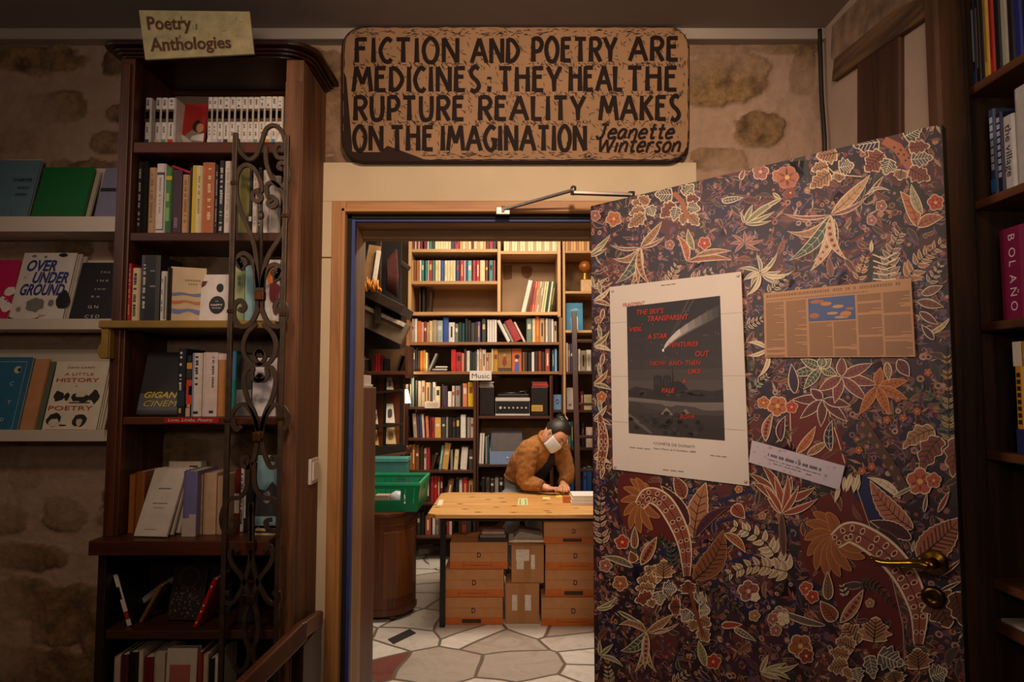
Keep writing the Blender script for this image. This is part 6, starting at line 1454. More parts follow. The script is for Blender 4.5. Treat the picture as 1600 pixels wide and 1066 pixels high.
brow('top shelf of pale series books', 392, [(94 + 32 * k, 125 + 32 * k, -60, ('pale cream', 'pale green', 'beige')[k % 3]) for k in range(20)], z2, lim=(782, 872))
brow('ochre end of the top shelf', 391.5, [(825 + 32 * k, 855 + 32 * k, -60, ('ochre', 'orange-brown', 'tan')[k % 3]) for k in range(9)], z2, lim=(884, 963))
s2 = [(300, 350, 600, 'white', 13)] + [(395 + 27 * k, 421 + 27 * k, 610, ('red', 'salmon', 'salmon', 'cream', 'beige', 'cream', 'pale green', 'dark green', 'pale green', 'dark green', 'grey-green')[k], 8) for k in range(10)]
brow('tall compartment with leaning folders', 487.5, s2, z2, Y=6.02, lim=(782, 872))
brow('long upper shelf of mixed paperbacks', 534.5, [(146, 172, 230, 'tan'), (175, 214, 178, 'beige'), (216, 258, 175, 'white'), (262, 310, 212, 'orange'), (311, 332, 225, 'salmon'), (333, 354, 230, 'pale pink'), (356, 404, 222, 'red-brown'), (406, 437, 232, 'tan'), (440, 488, 210, 'cream'), (490, 558, 198, 'beige'), (560, 645, 205, 'grey-blue'), (650, 733, 152, 'blue'), (735, 825, 232, 'white'), (830, 884, 250, 'grey-green'), (886, 934, 235, 'dark green'), (936, 978, 245, 'dark teal'), (985, 1030, 178, 'greenish black'), (1032, 1068, 210, 'black'), (1072, 1134, 240, 'dark grey'), (1138, 1166, 230, 'dark brown'), (1170, 1216, 222, 'purple'), (1236, 1300, 176, 'dark grey'), (1320, 1355, 190, 'white'), (1357, 1390, 192, 'white'), (1392, 1428, 190, 'white'), (1430, 1464, 194, 'white'), ], z3, lim=(639, 874))
brow('paler far end of the long upper shelf', 534.5, [(175, 225, 212, 'white', -27), (240, 275, 262, 'grey', -27), (282, 395, 225, 'red', -27), (420, 452, 232, 'pale pink', -27), (462, 545, 172, 'grey-green'), (550, 598, 172, 'cream'), (600, 660, 142, 'orange'), (662, 738, 168, 'tan'), (750, 786, 168, 'white'), (788, 838, 178, 'grey'), (840, 872, 182, 'white'), (878, 922, 216, 'beige')], z4, lim=(639, 874))
brow('lower long shelf near the corner', 580.5, [(168, 230, 642, 'dark grey'), (234, 262, 640, 'black'), (266, 296, 660, 'dark brown'), (300, 344, 662, 'orange'), (346, 384, 652, 'gold'), (386, 414, 690, 'cream'), (420, 452, 712, 'grey', 24), (772, 848, 642, 'bright red'), (851, 930, 684, 'red'), (934, 970, 700, 'salmon'), (974, 1004, 632, 'dark brown'), (1006, 1056, 662, 'white'), (1060, 1094, 680, 'greenish black'), (1096, 1128, 690, 'dark green'), (1130, 1158, 675, 'dark grey'), (1160, 1198, 642, 'white'), (1202, 1240, 632, 'tan'), (1242, 1300, 642, 'pale pink'), (1302, 1344, 692, 'tan'), (1346, 1384, 692, 'beige'), (1386, 1410, 632, 'cream'), (1412, 1484, 634, 'gold')], z3, lim=(639, 874))
brow('lower long shelf past the gold cover', 580.5, [(402, 434, 682, 'brown'), (436, 470, 690, 'dark brown'), (480, 536, 692, 'black'), (540, 580, 682, 'white'), (584, 640, 672, 'dark brown'), (642, 690, 668, 'red-brown'), (692, 740, 680, 'dark brown'), (746, 816, 632, 'brick red'), (846, 886, 650, 'deep blue'), (890, 922, 632, 'light blue')], z4, lim=(639, 874))
ZS5 = Zp(580.5, YF2) + .001
def sface(px0, px1, yt, zs, Y, hx, label, shapes=(), lean=.06, t=.02, **k):
    X0, X1 = Xp(px0, 600, Y), Xp(px1, 600, Y)
    return face_book((X0, Y, zs), X1 - X0, Zp(yt, Y) - zs, t, hx, label, rot=(-lean, 0, 0), shapes=shapes, **k)
sface(778.5, 799, 545, ZS5, 6.03, '#96702a', 'gold art book with a red figure shown cover-first on the lower long shelf', shapes=[('#8a2a14', blob(.055, .09, .02, .05, 12, 71, .25)), ('#4a3418', [(0, 0), (.114, 0), (.114, .03), (0, .03)]), ('#b8944a', blob(.055, .145, .012, .014, 10, 72))])
sface(800, 815, 545, ZS5, 6.02, '#c05a20', 'orange book with a checked blue figure shown cover-first beside the gold one', shapes=[('#1c1a1e', blob(.045, .13, .022, .02, 10, 73)), ('#4a5a98', [(.02, 0), (.065, 0), (.06, .08), (.03, .09)]), ('#d8cfc4', blob(.04, .095, .014, .012, 9, 74))])
for k, (a, hx, cn) in enumerate(((0, '#2a2624', 'black'), (1, '#cfc6bc', 'white'), (2, '#322c2a', 'dark grey'), (3, '#d6ccc0', 'pale'))):
    book((Xp(673 + k * 2.5, 577, 6.02), 6.02, ZS5 + .0005 + .0115 * k), .14 - .012 * k, .12, .011, hx, f'{cn} magazine, {ordn(k)} from the bottom of the slumped pile on the lower long shelf', 'slumped magazines', small=True, name='magazine')
brow('dark shelf behind the white card', 636, [(132, 162, 95, 'grey-green'), (164, 196, 80, 'grey-green'), (206, 244, 130, 'greenish black'), (248, 294, 138, 'beige'), (296, 346, 134, 'beige'), (356, 420, 158, 'tan'), (424, 446, 170, 'dark grey'), (450, 490, 156, 'white'), (494, 556, 214, 'cream'), (578, 600, 188, 'dark brown'), (602, 656, 206, 'dark purple'), (664, 716, 284, 'white'), (720, 756, 206, 'pale pink'), (768, 836, 206, 'grey'), (840, 862, 190, 'black'), (868, 932, 172, 'salmon'), (942, 1022, 156, 'yellow')], z5, lim=(638, 740))
brow('second shelf of the dark bookcase', 685, [(186, 240, 592, 'beige', -4), (246, 272, 602, 'dark purple', -3), (276, 304, 600, 'navy', -2), (310, 342, 600, 'pale pink', -3), (362, 402, 628, 'salmon', -3), (406, 440, 640, 'dark red'), (442, 476, 642, 'red'), (480, 566, 646, 'ochre'), (576, 632, 642, 'dark grey'), (638, 666, 640, 'grey'), (670, 720, 642, 'black'), (722, 772, 650, 'greenish black'), (774, 830, 640, 'black'), (840, 912, 606, 'white'), (930, 975, 642, 'grey'), (978, 1022, 648, 'pale pink')], z5, lim=(638, 740))
brow('third shelf of the dark bookcase', 735.5, [(80, 112, 98, 'gold'), (114, 148, 95, 'orange-brown'), (150, 186, 100, 'brown'), (190, 226, 120, 'dark brown'), (232, 258, 132, 'pale pink'), (260, 292, 130, 'red'), (294, 326, 192, 'dark brown', 17), (378, 404, 108, 'light teal', 7), (408, 466, 84, 'ochre', 7), (494, 516, 150, 'grey'), (524, 564, 145, 'cream', 4), (588, 652, 124, 'white', 4), (672, 720, 150, 'dark grey')], z7, lim=(638, 740))
brow('fourth shelf of the dark bookcase', 786, [(256, 294, 430, 'dark brown'), (298, 330, 408, 'red'), (332, 362, 405, 'bright red'), (364, 392, 412, 'brick red'), (394, 418, 415, 'dark red'), (446, 500, 450, 'brown', 8), (542, 575, 432, 'black'), (577, 608, 440, 'white'), (612, 664, 432, 'bright red'), (670, 716, 450, 'tan')], z7, lim=(638, 740))
brow('lowest shelf behind the table legs', 838, [(164, 198, 762, 'dark grey'), (200, 236, 770, 'greenish black'), (246, 302, 796, 'brick red'), (314, 342, 800, 'white'), (346, 378, 806, 'grey'), (380, 410, 806, 'brown'), (456, 480, 806, 'red'), (482, 508, 806, 'pale pink'), (522, 560, 800, 'dark red'), (562, 600, 800, 'dark brown'), (602, 650, 800, 'red-brown'), (652, 700, 800, 'dark grey')], z7, lim=(638, 740))
brow('record shelf beside the blue record box', 726, [(1042, 1090, 802, 'grey-green', 2), (1094, 1126, 868, 'white', 2), (1128, 1160, 868, 'white', 2), (1184, 1210, 920, 'grey'), (1214, 1236, 905, 'dark teal')], z5, depth=.28, lim=(748, 859))
brow('shelf below the record box', 772, [(752 + 7 * k - 625, 758 + 7 * k - 625, 748 - 680 + (k % 3), ('black', 'dark grey', 'dark brown', 'grey')[k % 4]) for k in range(7)], lambda x, y: (625 + x, 680 + y), lim=(748, 859))
def card(name, label, c0, c1, Y, hx, text=None, n=0):
    a, b = P(*c0, Y), P(*c1, Y); r = thing(name, label, 'label', (a.x, Y, b.z)); mb = MB(); mb.box(a.x, b.x, Y - .003, Y, b.z, a.z); mb.build('card', plain(hx, .6, .05), r)
    w, h = b.x - a.x, a.z - b.z
    if text: lettering([(text, w * .1, h * .22, h * .5, w * .8, 0, .01)], plain('#2a2420', .6, 0), r, lambda x, z: (x, -.0036, z), 'card_lettering')
    if n:
        mb = MB()
        for k in range(n): z = h * (.2 + .65 * k / n); mb.poly([(w * .1, -.0036, z), (w * .88, -.0036, z), (w * .88, -.0036, z + h * .07), (w * .1, -.0036, z + h * .07)])
        mb.build('card_lettering', plain('#8a8078', .6, 0), r, world=False, fix=False)
card('shelf_label', 'white shelf label reading music under the lower long shelf', (734, 579.5), (768, 594.5), YF2 - .001, '#d5ccc4', 'Music')
card('shelf_label', 'white typed card propped in front of the tan books on the dark bookcase', (664, 627.5), (687, 638), YF2 - .001, '#c4b09c', None, 4)

# ---- hi-fi on the shelf
ZT = Zp(650.5, YF2) + .001
def speaker(x0, x1, yt, label):
    X0, X1 = Xp(x0, 630, 5.98), Xp(x1, 630, 5.98); z1_ = Zp(yt, 5.98); r = thing('loudspeaker', label, 'speaker', ((X0 + X1) / 2, 6.1, ZT))
    mb = MB(); mb.box(X0, X1, 5.985, 6.25, ZT, z1_); mb.build('cabinet', wood('#1f120b', '#38200f', 'z', .5, .4), r, bevel=.003)
    mb = MB(); mb.box(X0 + .008, X1 - .008, 5.979, 5.986, ZT + .01, z1_ - .01); mb.build('grille', plain('#1c1512', .9, .3, 250), r, bevel=.002)
    return z1_
za = speaker(749.6, 772, 605, 'dark wooden loudspeaker under the grey papers beside the turntable')
zb_ = speaker(830, 856, 605, 'dark wooden loudspeaker with a small yellow notice beside the turntable')
card('notice_card', 'small yellow notice fixed on the front of the loudspeaker', (830.5, 633), (848, 643), 5.978, '#c8962e', None, 3)
for k in range(4):
    mb = MB(); mb.box(Xp(748.5 + k % 2, 600, 6.0), Xp(771.5 - k % 3, 600, 6.0), 6.0, 6.16, za + .0005 + .012 * k, za + .0115 + .012 * k)
    tag(mb.build('paper_bundle', plain(('#9a928a', '#bdb4aa')[k % 2], .8)), f'grey paper bundle, {ordn(k)} up on the loudspeaker below the music label', 'papers', 'paper bundles on the loudspeaker')
for k in range(3):
    mb = MB(); mb.box(Xp(831 + k % 2, 600, 6.0), Xp(857 - k, 600, 6.0), 6.0, 6.16, zb_ + .0005 + .016 * k, zb_ + .0155 + .016 * k)
    tag(mb.build('folder', plain(('#8a2420', '#b0382c', '#7a2a20')[k], .6)), f'red folder, {ordn(k)} up on the loudspeaker with the yellow notice', 'folder', 'red folders on the loudspeaker')
X0, X1 = Xp(774, 635, 5.97), Xp(828, 635, 5.97); zr = Zp(621.5, 5.97)
r = thing('stereo_receiver', 'silver and black stereo receiver with a row of knobs under the turntable', 'stereo', ((X0 + X1) / 2, 6.1, ZT))
mb = MB(); mb.box(X0, X1, 5.985, 6.24, ZT, zr); mb.build('case', plain('#8d8780', .4, .1), r, bevel=.003)
mb = MB(); mb.box(X0 + .004, X1 - .004, 5.978, 5.986, ZT + .02, zr - .035); mb.build('front_panel', plain('#141212', .4), r, bevel=.001)
mb = MB(); mb.box(X0, X1, 5.974, 5.986, zr - .03, zr - .004); mb.box(X0, X1, 5.974, 5.986, ZT + .003, ZT + .018); mb.build('chrome_trim', plain('#c4beb4', .3, .05), r, bevel=.001)
for k in range(7):
    mb = MB(); rr_ = .013 if k == 0 else .009; mb.lathe([(rr_, 0), (rr_, -.014), (rr_ * .7, -.017)], (X0 + .045 + .037 * k, 5.978, (ZT + zr) / 2 - .01), 12, axis='y'); mb.build('knob', plain('#b8b0a6', .3), r)
r = thing('turntable', 'black record turntable sitting on the stereo receiver', 'turntable', ((X0 + X1) / 2, 6.1, zr))
mb = MB(); mb.box(X0 + .02, X1 - .01, 5.99, 6.22, zr + .0006, zr + .03); mb.build('plinth', plain('#1a1614', .4), r, bevel=.003)
mb = MB(); mb.lathe([(.10, 0), (.10, .012), (.094, .016), (.01, .017)], ((X0 + X1) / 2 - .015, 6.10, zr + .031), 30); mb.build('platter', plain('#2a2624', .35), r)
mb = MB(); q = Vector((X1 - .035, 6.16, zr + .05)); mb.tube([q, q + Vector((-.01, -.06, .004)), q + Vector((-.05, -.12, .002))], .004, 6); mb.lathe([(.014, -.02), (.014, .012)], q, 10); mb.build('tonearm', plain('#8d8780', .3), r)

# blue record box
zq = Zp(726, YF2) + .001; X0, X1 = Xp(765, 700, 5.94), Xp(818, 700, 5.94)
r = thing('record_box', 'light blue open box full of records behind the bending person', 'box', ((X0 + X1) / 2, 6.1, zq))
zf, zk = Zp(706, 5.94), Zp(682, 5.98)
PB = plain('#7186ad', .6, .06)
mb = MB(); mb.box(X0, X1, 5.955, 5.962, zq, zf); mb.build('front', PB, r, bevel=.001)
mb = MB()
for xx in (X0, X1 - .007): mb.prism([(5.962, zq), (6.26, zq), (6.26, zk + .03), (5.962, zf)], 'x', xx, xx + .007)
mb.build('sides', PB, r); mb = MB(); mb.box(X0 + .007, X1 - .007, 5.962, 6.26, zq, zq + .006); mb.build('base', PB, r)
mb = MB(); mb.lathe([(.008, 0), (.008, -.004), (.004, -.005)], ((X0 + X1) / 2 + .008, 5.955, (zq + zf) / 2), 12, axis='y'); mb.build('finger_hole', plain('#c8c4c0', .5), r)
for k in range(9):
    mb = MB(); yy = 5.985 + .027 * k; mb.box(X0 + .012, X1 - .012, yy, yy + .005, zq + .0065, Zp(677 + (k % 3), 6.0) + .004 * k)
    tag(mb.build('record_sleeve', plain(('#5f5a5c', '#6d6668', '#4c4a50')[k % 3], .6)), f'grey record sleeve, {ordn(k)} from the front in the light blue box', 'record', 'records in the light blue box')

# ---- right column contents
zs = Zp(455, YF2) + .001
mb = MB(); mb.box(Xp(908, 450, 6.02), Xp(926, 450, 6.02), 6.02, 6.12, zs, Zp(437, 6.02)); tag(mb.build('small_box', plain('#c09a70', .7), bevel=.002), 'small tan box carrying the amber lamp in the top right compartment', 'box')
zl_ = Zp(437, 6.02) + .001; c = ((Xp(914, 430, 6.07)), 6.07, zl_)
r = thing('amber_lamp', 'amber glass globe lamp on the small tan box', 'lamp', c)
mb = MB(); mb.lathe([(.03, 0), (.032, .008), (.02, .05), (.025, .065)], c, 16); mb.build('base', plain('#b8862e', .3, .1, 40, .8), r)
mb = MB(); mb.lathe([(.025, .067), (.052, .10), (.056, .13), (.04, .165), (.012, .178)], c, 18); mb.build('globe', plain('#8a4a18', .25, .2), r)
zs = Zp(516, YF2) + .001
X0, X1 = Xp(884.5, 500, 6.03), Xp(911, 500, 6.03); h = Zp(474, 6.06) - zs
r = thing('framed_picture', 'blue framed picture of an arch standing beside the library ladder', 'picture', (X0, 6.03, zs + .003), (-.08, 0, 0)); w = X1 - X0
mb = MB(); mb.box(0, w, 0, .018, 0, h); mb.build('frame', plain('#2f7ba0', .5, .1), r, world=False, bevel=.003)
mb = MB(); pts = [(w * .3, .0), (w * .3, h * .45), (w * .42, h * .60), (w * .58, h * .60), (w * .7, h * .45), (w * .7, 0)]; mb.poly([(x, -.001, z) for x, z in pts]); mb.poly([(w * .38 + .34 * (x - w * .3), -.0016, z * .72) for x, z in pts], 1); mb.poly([(w * .2, -.001, h * .72), (w * .8, -.001, h * .74), (w * .6, -.001, h * .80)], 2); mb.build('print', [plain('#d0c4b0', .6), plain('#3a2620', .6), plain('#8ab4c8', .6)], r, world=False, fix=False)
zz = lambda x, y: (x, y)
brow('shelf of blue books behind the ladder', 581, [(885, 887.5, 536, 'white'), (888, 891, 538, 'brick red'), (891.4, 895, 537, 'deep blue'), (895.4, 898, 540, 'light blue'), (904, 907, 546, 'white'), (907.5, 916, 548, 'beige'), (916.5, 924, 547, 'white')], zz, lim=(884, 963))
zs = Zp(641, YF2) + .001
sface(864.8, 876.8, 617, zs, 6.02, '#5f86a8', 'small light blue book with a dark emblem in the slim dark bookcase', shapes=[('#22344e', blob(.034, .07, .013, .022, 12, 81)), ('#9ab4cc', blob(.034, .07, .005, .009, 10, 83))], t=.012)
sface(885.5, 896, 606, zs, 6.05, '#cbbab0', 'pale pink book with a small drawing behind the ladder rail', shapes=[('#8a7068', blob(.03, .04, .016, .012, 9, 82, .4))], t=.012)
brow('red and cream shelf past the ladder', 641, [(907, 912, 612, 'dark red'), (912.5, 925, 617, 'cream')], zz, lim=(884, 963))
brow('teal shelf behind the ladder', 700, [(885, 888, 668, 'white'), (888.5, 892, 660, 'teal'), (892.4, 896, 659, 'dark teal'), (909, 913, 662, 'black'), (916, 926, 668, 'pale pink')], zz, lim=(884, 963))
brow('lowest shelf in view behind the ladder', 772, [(886, 891, 738, 'dark teal'), (891.5, 897, 735, 'deep blue'), (912, 917, 732, 'blue'), (917.5, 925, 730, 'deep blue')], zz, lim=(884, 963))

# library ladder
r = thing('library_ladder', 'dark wooden library ladder leaning against the bookcase column', 'ladder', (Xp(930, 800, 5.6), 5.6, 0))
LD = wood('#2a140a', '#4a2614', 'z', .5, .45)
zt_ = Zp(488, 5.90); xa, xb = Xp(899, 620, 5.8), Xp(955, 620, 5.8)
for x in (xa, xb):
    mb = MB(); mb.bar((x, 5.50, 0), (x, 5.885, zt_), .045, .022, (0, 1, 0)); mb.build('rail', LD, r, bevel=.004)
k = 0; z = .28
while z < zt_ - .05:
    y = 5.50 + .385 * z / zt_; mb = MB(); mb.box(xa + .02, xb - .02, y - .035, y + .035, z - .012, z + .012); mb.build('rung', LD, r, bevel=.004); z += .268

# ================================================================== BACK ROOM: staircase corner, lamp, cabinet side
r = thing('bookcase', 'reddish brown bookcase end standing just inside the doorway', 'bookcase', (-.9, 2.78, 0))
XB = -.585; ZB = CAMZ - .004
RB = wood('#4a2412', '#744022', 'z', .6, .5)
mb = MB(); mb.box(XB - .022, XB, YB + .035, 2.95, 0, ZB); mb.build('side_panel', RB, r, bevel=.003)
mb = MB(); mb.box(-1.5, XB - .022, YB + .035, YB + .05, 0, ZB); mb.build('back_panel', RB, r); mb = MB(); mb.box(-1.5, XB - .022, YB + .05, 2.95, ZB - .025, ZB); mb.build('top', RB, r, bevel=.002)
for z in (.06, .42, .78, 1.14): mb = MB(); mb.box(-1.5, XB - .022, YB + .05, 2.94, z - .02, z); mb.build('shelf', RB, r)
mb = MB(); mb.box(-1.522, -1.5, YB + .035, 2.95, 0, ZB); mb.build('side_panel', RB, r)
book((XB - .10, 2.72, ZB + .001), .03, .14, .20, '#8a2a1c', 'red book standing on the bookcase just inside the doorway', small=True)
book((XB - .066, 2.72, ZB + .001), .02, .14, .062, '#c8b8a4', 'small pale book on the bookcase just inside the doorway', small=True)
mb = MB(); mb.box(XB - .045, XB - .004, 2.74, 2.90, ZB + .001, ZB + .012); mb.box(XB - .040, XB - .010, 2.75, 2.89, ZB + .012, ZB + .05); tag(mb.build('paper_box', plain('#d8cdbf', .6), bevel=.002), 'white paper box lying on the bookcase just inside the doorway', 'box')

ST1 = wood('#1c110a', '#33200f', 'x', .6, .5, bump=.4); STN = plain('#6f5d4a', .85, .25, 14)
st = thing('staircase', 'dark wooden staircase climbing behind the doorway corner', 'staircase', (-1.2, 5.3, 0))
def sb(a, b, Y, wpx, d, m, name):
    p, q = P(*a, Y), P(*b, Y); mb = MB(); mb.bar(p, q, d, wpx * Y / F, (0, 0, 1)); return mb.build(name, m, st, bevel=.004)
sb((540, 352), (640, 420), 5.35, 7, .05, ST1, 'hand_rail')
sb((530, 436), (636, 490), 5.30, 15, .50, ST1, 'stair_tread')
o = sb((540, 478), (634, 524), 5.20, 34, .08, STN, 'string_board'); o['label'] = 'weathered pale string board'
sb((548, 470), (632, 509), 5.14, 6, .03, plain('#b8ac9a', .5, .3, 30), 'string_edge')
p, q = P(600, 350, 5.30), P(600, 510, 5.30); mb = MB(); mb.box(p.x - .022, p.x + .022, 5.09, 5.13, q.z, p.z + .2); mb.build('newel_post', ST1, st, bevel=.004)
mb = MB(); mb.box(-2.4, Xp(634, 530, 5.6), 5.32, 5.36, Zp(545, 5.3), ZC2); mb.build('back_boarding', plain('#15100c', .9, .3), st)
p = P(590, 450, 5.05); r = thing('leaning_board', 'tan board with a white edge leaning on the stairs', 'board', p)
mb = MB(); mb.bar(P(574, 445, 5.06), P(586, 384, 5.07), .09, .018, (0, 1, 0)); mb.build('panel', plain('#9a7448', .7, .15), r, bevel=.002)
mb = MB(); mb.bar(P(584, 447, 5.036), P(592, 392, 5.046), .03, .016, (0, 1, 0)); mb.build('white_edge', plain('#d8ccba', .6), r)
r = thing('crumpled_cloth', 'orange fringed cloth draped on the dark stairs', 'cloth', P(580, 452, 5.05))
mb = MB(); rnd = random.Random(2)
for k in range(18):
    a = P(566 + k * 1.7, 452 + rnd.uniform(-2, 4), 5.012); b = P(564 + k * 1.8 + rnd.uniform(-3, 3), 428 + rnd.uniform(0, 14) + abs(k - 7) * .8, 5.014); mb.tube([a, a.lerp(b, .5) + Vector((rnd.uniform(-.01, .01), -.02, 0)), b], [.010, .009, .004], 6)
mb.build('fringe', plain('#b8741c', .8, .3, 30), r)
r = thing('hanging_scarf', 'rust red scarf hanging behind the stair post', 'scarf', P(612, 440, 5.2))
mb = MB()
for k in range(6): mb.tube([P(606 + k * 2.5, 405 - k * 3, 5.2), P(607 + k * 2.6, 432, 5.17), P(605 + k * 2.8, 454 + k * 2, 5.2)], [.010, .014, .010], 7)
mb.build('folds', plain('#43180b', .9, .3, 30), r)

# shelf under the stairs with red books
zsh = Zp(580, 5.25); r = thing('stair_shelf', 'dark shelf under the stairs holding the red books', 'shelf', (Xp(595, 580, 5.3), 5.4, zsh - .03))
mb = MB(); mb.box(-2.2, Xp(633, 580, 5.25), 5.25, 5.55, zsh - .028, zsh); mb.build('board', DRKX, r, bevel=.003)
mb = MB(); mb.box(-2.2, Xp(633, 580, 5.25), 5.55, 5.57, zsh - .1, Zp(543, 5.5)); mb.build('back_board', plain('#5c4026', .9, .3, 9), r)
mb = MB(); mb.box(Xp(633, 580, 5.25), Xp(633, 580, 5.25) + .02, 5.25, 5.57, zsh - .05, Zp(543, 5.5)); mb.build('side_panel', DRKZ, r)
brow('shelf under the stairs', 580, [(562, 565, 556, 'grey'), (565.5, 569, 560, 'white'), (569.5, 574, 562, 'dark brown'), (583, 586, 555, 'dark red'), (586.5, 590, 554, 'bright red'), (590.5, 594, 553, 'bright red'), (594.5, 597.5, 556, 'dark red'), (600, 604, 560, 'black'), (618, 621, 556, 'dark brown', 18)], zz, Y=5.30, zs=zsh)
# display rack of pictures below
Yr = 5.33
r = thing('postcard_rack', 'dark display rack of pictures below the stair shelf', 'rack', (Xp(605, 700, Yr), Yr, 0))
for x in (586, 600, 626):
    X = Xp(x, 650, Yr); mb = MB(); mb.box(X - .014, X + .014, Yr + .042, Yr + .07, Zp(716, Yr), Zp(590, Yr)); mb.build('post', plain('#1d140d', .5, .2), r, bevel=.003)
ledges = [(614, 610), (667, 663), (701, 695)]
for ya, yb in ledges: mb = MB(); mb.bar(P(583, ya, Yr - .02), P(628, yb, Yr - .02), .05, .018); mb.build('ledge', plain('#24170d', .5, .2), r, bevel=.002)
mb = MB(); mb.bar(P(580, 707, Yr - .03), P(634, 699, Yr - .03), .10, .05); mb.build('base_rail', plain('#1a110b', .5, .2), r); mb = MB(); mb.bar(P(580, 715, Yr - .03), P(634, 706, Yr - .03), .10, .03); mb.build('base_rail', wood('#4a2814', '#6f4020', 'x', .5), r)
mb = MB(); mb.box(Xp(580, 650, Yr + .25), Xp(632, 650, Yr + .25), Yr + .25, Yr + .27, Zp(716, Yr + .25), Zp(588, Yr + .25)); mb.build('back_board', wood('#5a2c16', '#7d4424', 'z', .5), r)
for k, (a, b, yt, yb, hx, ds) in enumerate(((604, 615, 590, 609, '#c8b8a0', 'sepia upright picture on the top ledge'), (603, 617, 631, 661, '#d8cfc0', 'white card with a dark sketch on the middle ledge'), (603, 619, 668, 694, '#c0a878', 'ochre picture on the lowest ledge'), (586, 591, 640, 663, '#c8b090', 'narrow pale card on the middle ledge'), (586, 592, 672, 696, '#b8924a', 'narrow ochre card on the lowest ledge'))):
    p0, p1, p2_, p3 = P(a + 1, yt, Yr + .03), P(b - 3, yt, Yr + .03), P(b, yb, Yr - .03), P(a, yb, Yr - .03); n_ = Vector((0, .004, 0))
    rr_ = thing('picture_card', ds + ' of the dark rack', 'picture', p3); mb = MB(); c_ = [p0, p1, p2_, p3]; mb.raw(c_ + [q + n_ for q in c_], [(0, 1, 2, 3), (7, 6, 5, 4), (0, 4, 5, 1), (1, 5, 6, 2), (2, 6, 7, 3), (3, 7, 4, 0)]); mb.build('card', plain(hx, .6, .1), rr_)
    cc = (p0 + p1 + p2_ + p3) / 4; mb = MB(); ex = (p2_ - p3) * .25; ey = (p0 - p3) * .25
    mb.poly([cc + ex * cos(j * .8) * (1 + .3 * (j % 2)) + ey * sin(j * .8) + Vector((0, -.003, 0)) for j in range(8)]); mb.build('print', plain(('#6a5a48', '#3a3834', '#7a5a20', '#6a4a2a', '#6a4418')[k], .6, .3, 60), rr_, fix=False)
# lit table lamp
c = (Xp(630, 640, 5.85), 5.85, 0)
r = thing('table_lamp', 'lit table lamp with a white shade glowing at the corner behind the rack', 'lamp', (c[0], c[1], Zp(700, 5.85)))
m, nt, b = _base('lamp_shade'); b.inputs['Base Color'].default_value = RGB('#f0e2c8'); b.inputs['Emission Color'].default_value = (1, .86, .64, 1); b.inputs['Emission Strength'].default_value = 2.6
zt_, zb2 = Zp(609, 5.85), Zp(630, 5.85)
mb = MB(); mb.lathe([(.066, zb2), (.040, zt_)], c, 20); mb.build('shade', m, r)
mb = MB(); mb.lathe([(.05, Zp(700, 5.85)), (.05, Zp(700, 5.85) + .015), (.012, Zp(700, 5.85) + .03), (.009, zb2), (.004, zb2 + .05)], c, 14); mb.build('stem', plain('#7a6a50', .4), r)
l = bpy.data.lights.new('table_lamp_light', 'POINT'); l.energy = 5; l.color = (1, .82, .58); l.shadow_soft_size = .05; o = bpy.data.objects.new('table_lamp_light', l); COL.objects.link(o); o.location = (c[0], c[1] - .10, zt_ + .06)
zz0 = Zp(700, 5.85)
mb = MB(); mb.box(c[0] - .16, c[0] + .07, 5.70, 5.93, zz0 - .04, zz0 - .001); mb.box(c[0] - .14, c[0] - .10, 5.86, 5.90, 0, zz0 - .04); mb.box(c[0] + .02, c[0] + .06, 5.72, 5.76, 0, zz0 - .04); mb.box(c[0] - .14, c[0] - .10, 5.72, 5.76, 0, zz0 - .04); mb.box(c[0] + .02, c[0] + .06, 5.86, 5.90, 0, zz0 - .04); tag(mb.build('side_table', DRKX), 'small dark side table under the lit lamp', 'table')
# ================================================================== BACK ROOM: table, boxes, crate
YT0 = onZ(740, 984, 0).y + .02            # front of the box stacks
ZTB = P(800, 804, YT0 - .02).z            # table top height
YT0 -= .02
YT1 = onZ(800, 769.5, ZTB).y
TX0 = Xp(667, 803, YT0); TX1 = TX0 + 1.85
def table_top():
    m, nt, b = _base('knotty_pine')
    v = _coord(nt, (1.0, 9, 9)); f = _noise(nt, v, 2.2, 5, .6, 1.0)
    base = _ramp(nt, f, [(.3, RGB('#b98246')), (.5, RGB('#cf9c5c')), (.7, RGB('#dcb072'))])
    vo = nt.nodes.new('ShaderNodeTexVoronoi'); vo.inputs['Scale'].default_value = 3.6; vo.voronoi_dimensions = '2D'; nt.links.new(_coord(nt, (1, 1.6, 1)), vo.inputs['Vector'])
    mx = nt.nodes.new('ShaderNodeMix'); mx.data_type = 'RGBA'; nt.links.new(_ramp(nt, vo.outputs['Distance'], [(.045, (1, 1, 1, 1)), (.11, (0, 0, 0, 1))]), mx.inputs[0])
    nt.links.new(base, mx.inputs[6]); mx.inputs[7].default_value = RGB('#6b3d1c'); nt.links.new(mx.outputs[2], b.inputs['Base Color']); b.inputs['Roughness'].default_value = .38
    return m
tb = thing('work_table', 'long pine table with black metal legs where the person is working', 'table', ((TX0 + TX1) / 2, (YT0 + YT1) / 2, 0))
mb = MB(); c = .05; mb.prism([(TX0 + c, YT0), (TX1, YT0), (TX1, YT1), (TX0 + c, YT1), (TX0, YT1 - c), (TX0, YT0 + c)], 'z', ZTB - .026, ZTB); mb.build('tabletop', table_top(), tb, bevel=.004)
BLK = plain('#121414', .4, .1, 40, .3)
lx = Xp(692, 880, YT0 + .05)
for x, y in ((lx, YT0 + .05), (lx + .02, YT1 - .06), (TX1 - .08, YT0 + .05), (TX1 - .08, YT1 - .06)):
    mb = MB(); mb.box(x - .017, x + .017, y - .017, y + .017, 0, ZTB - .0265); mb.build('leg', BLK, tb, bevel=.003)
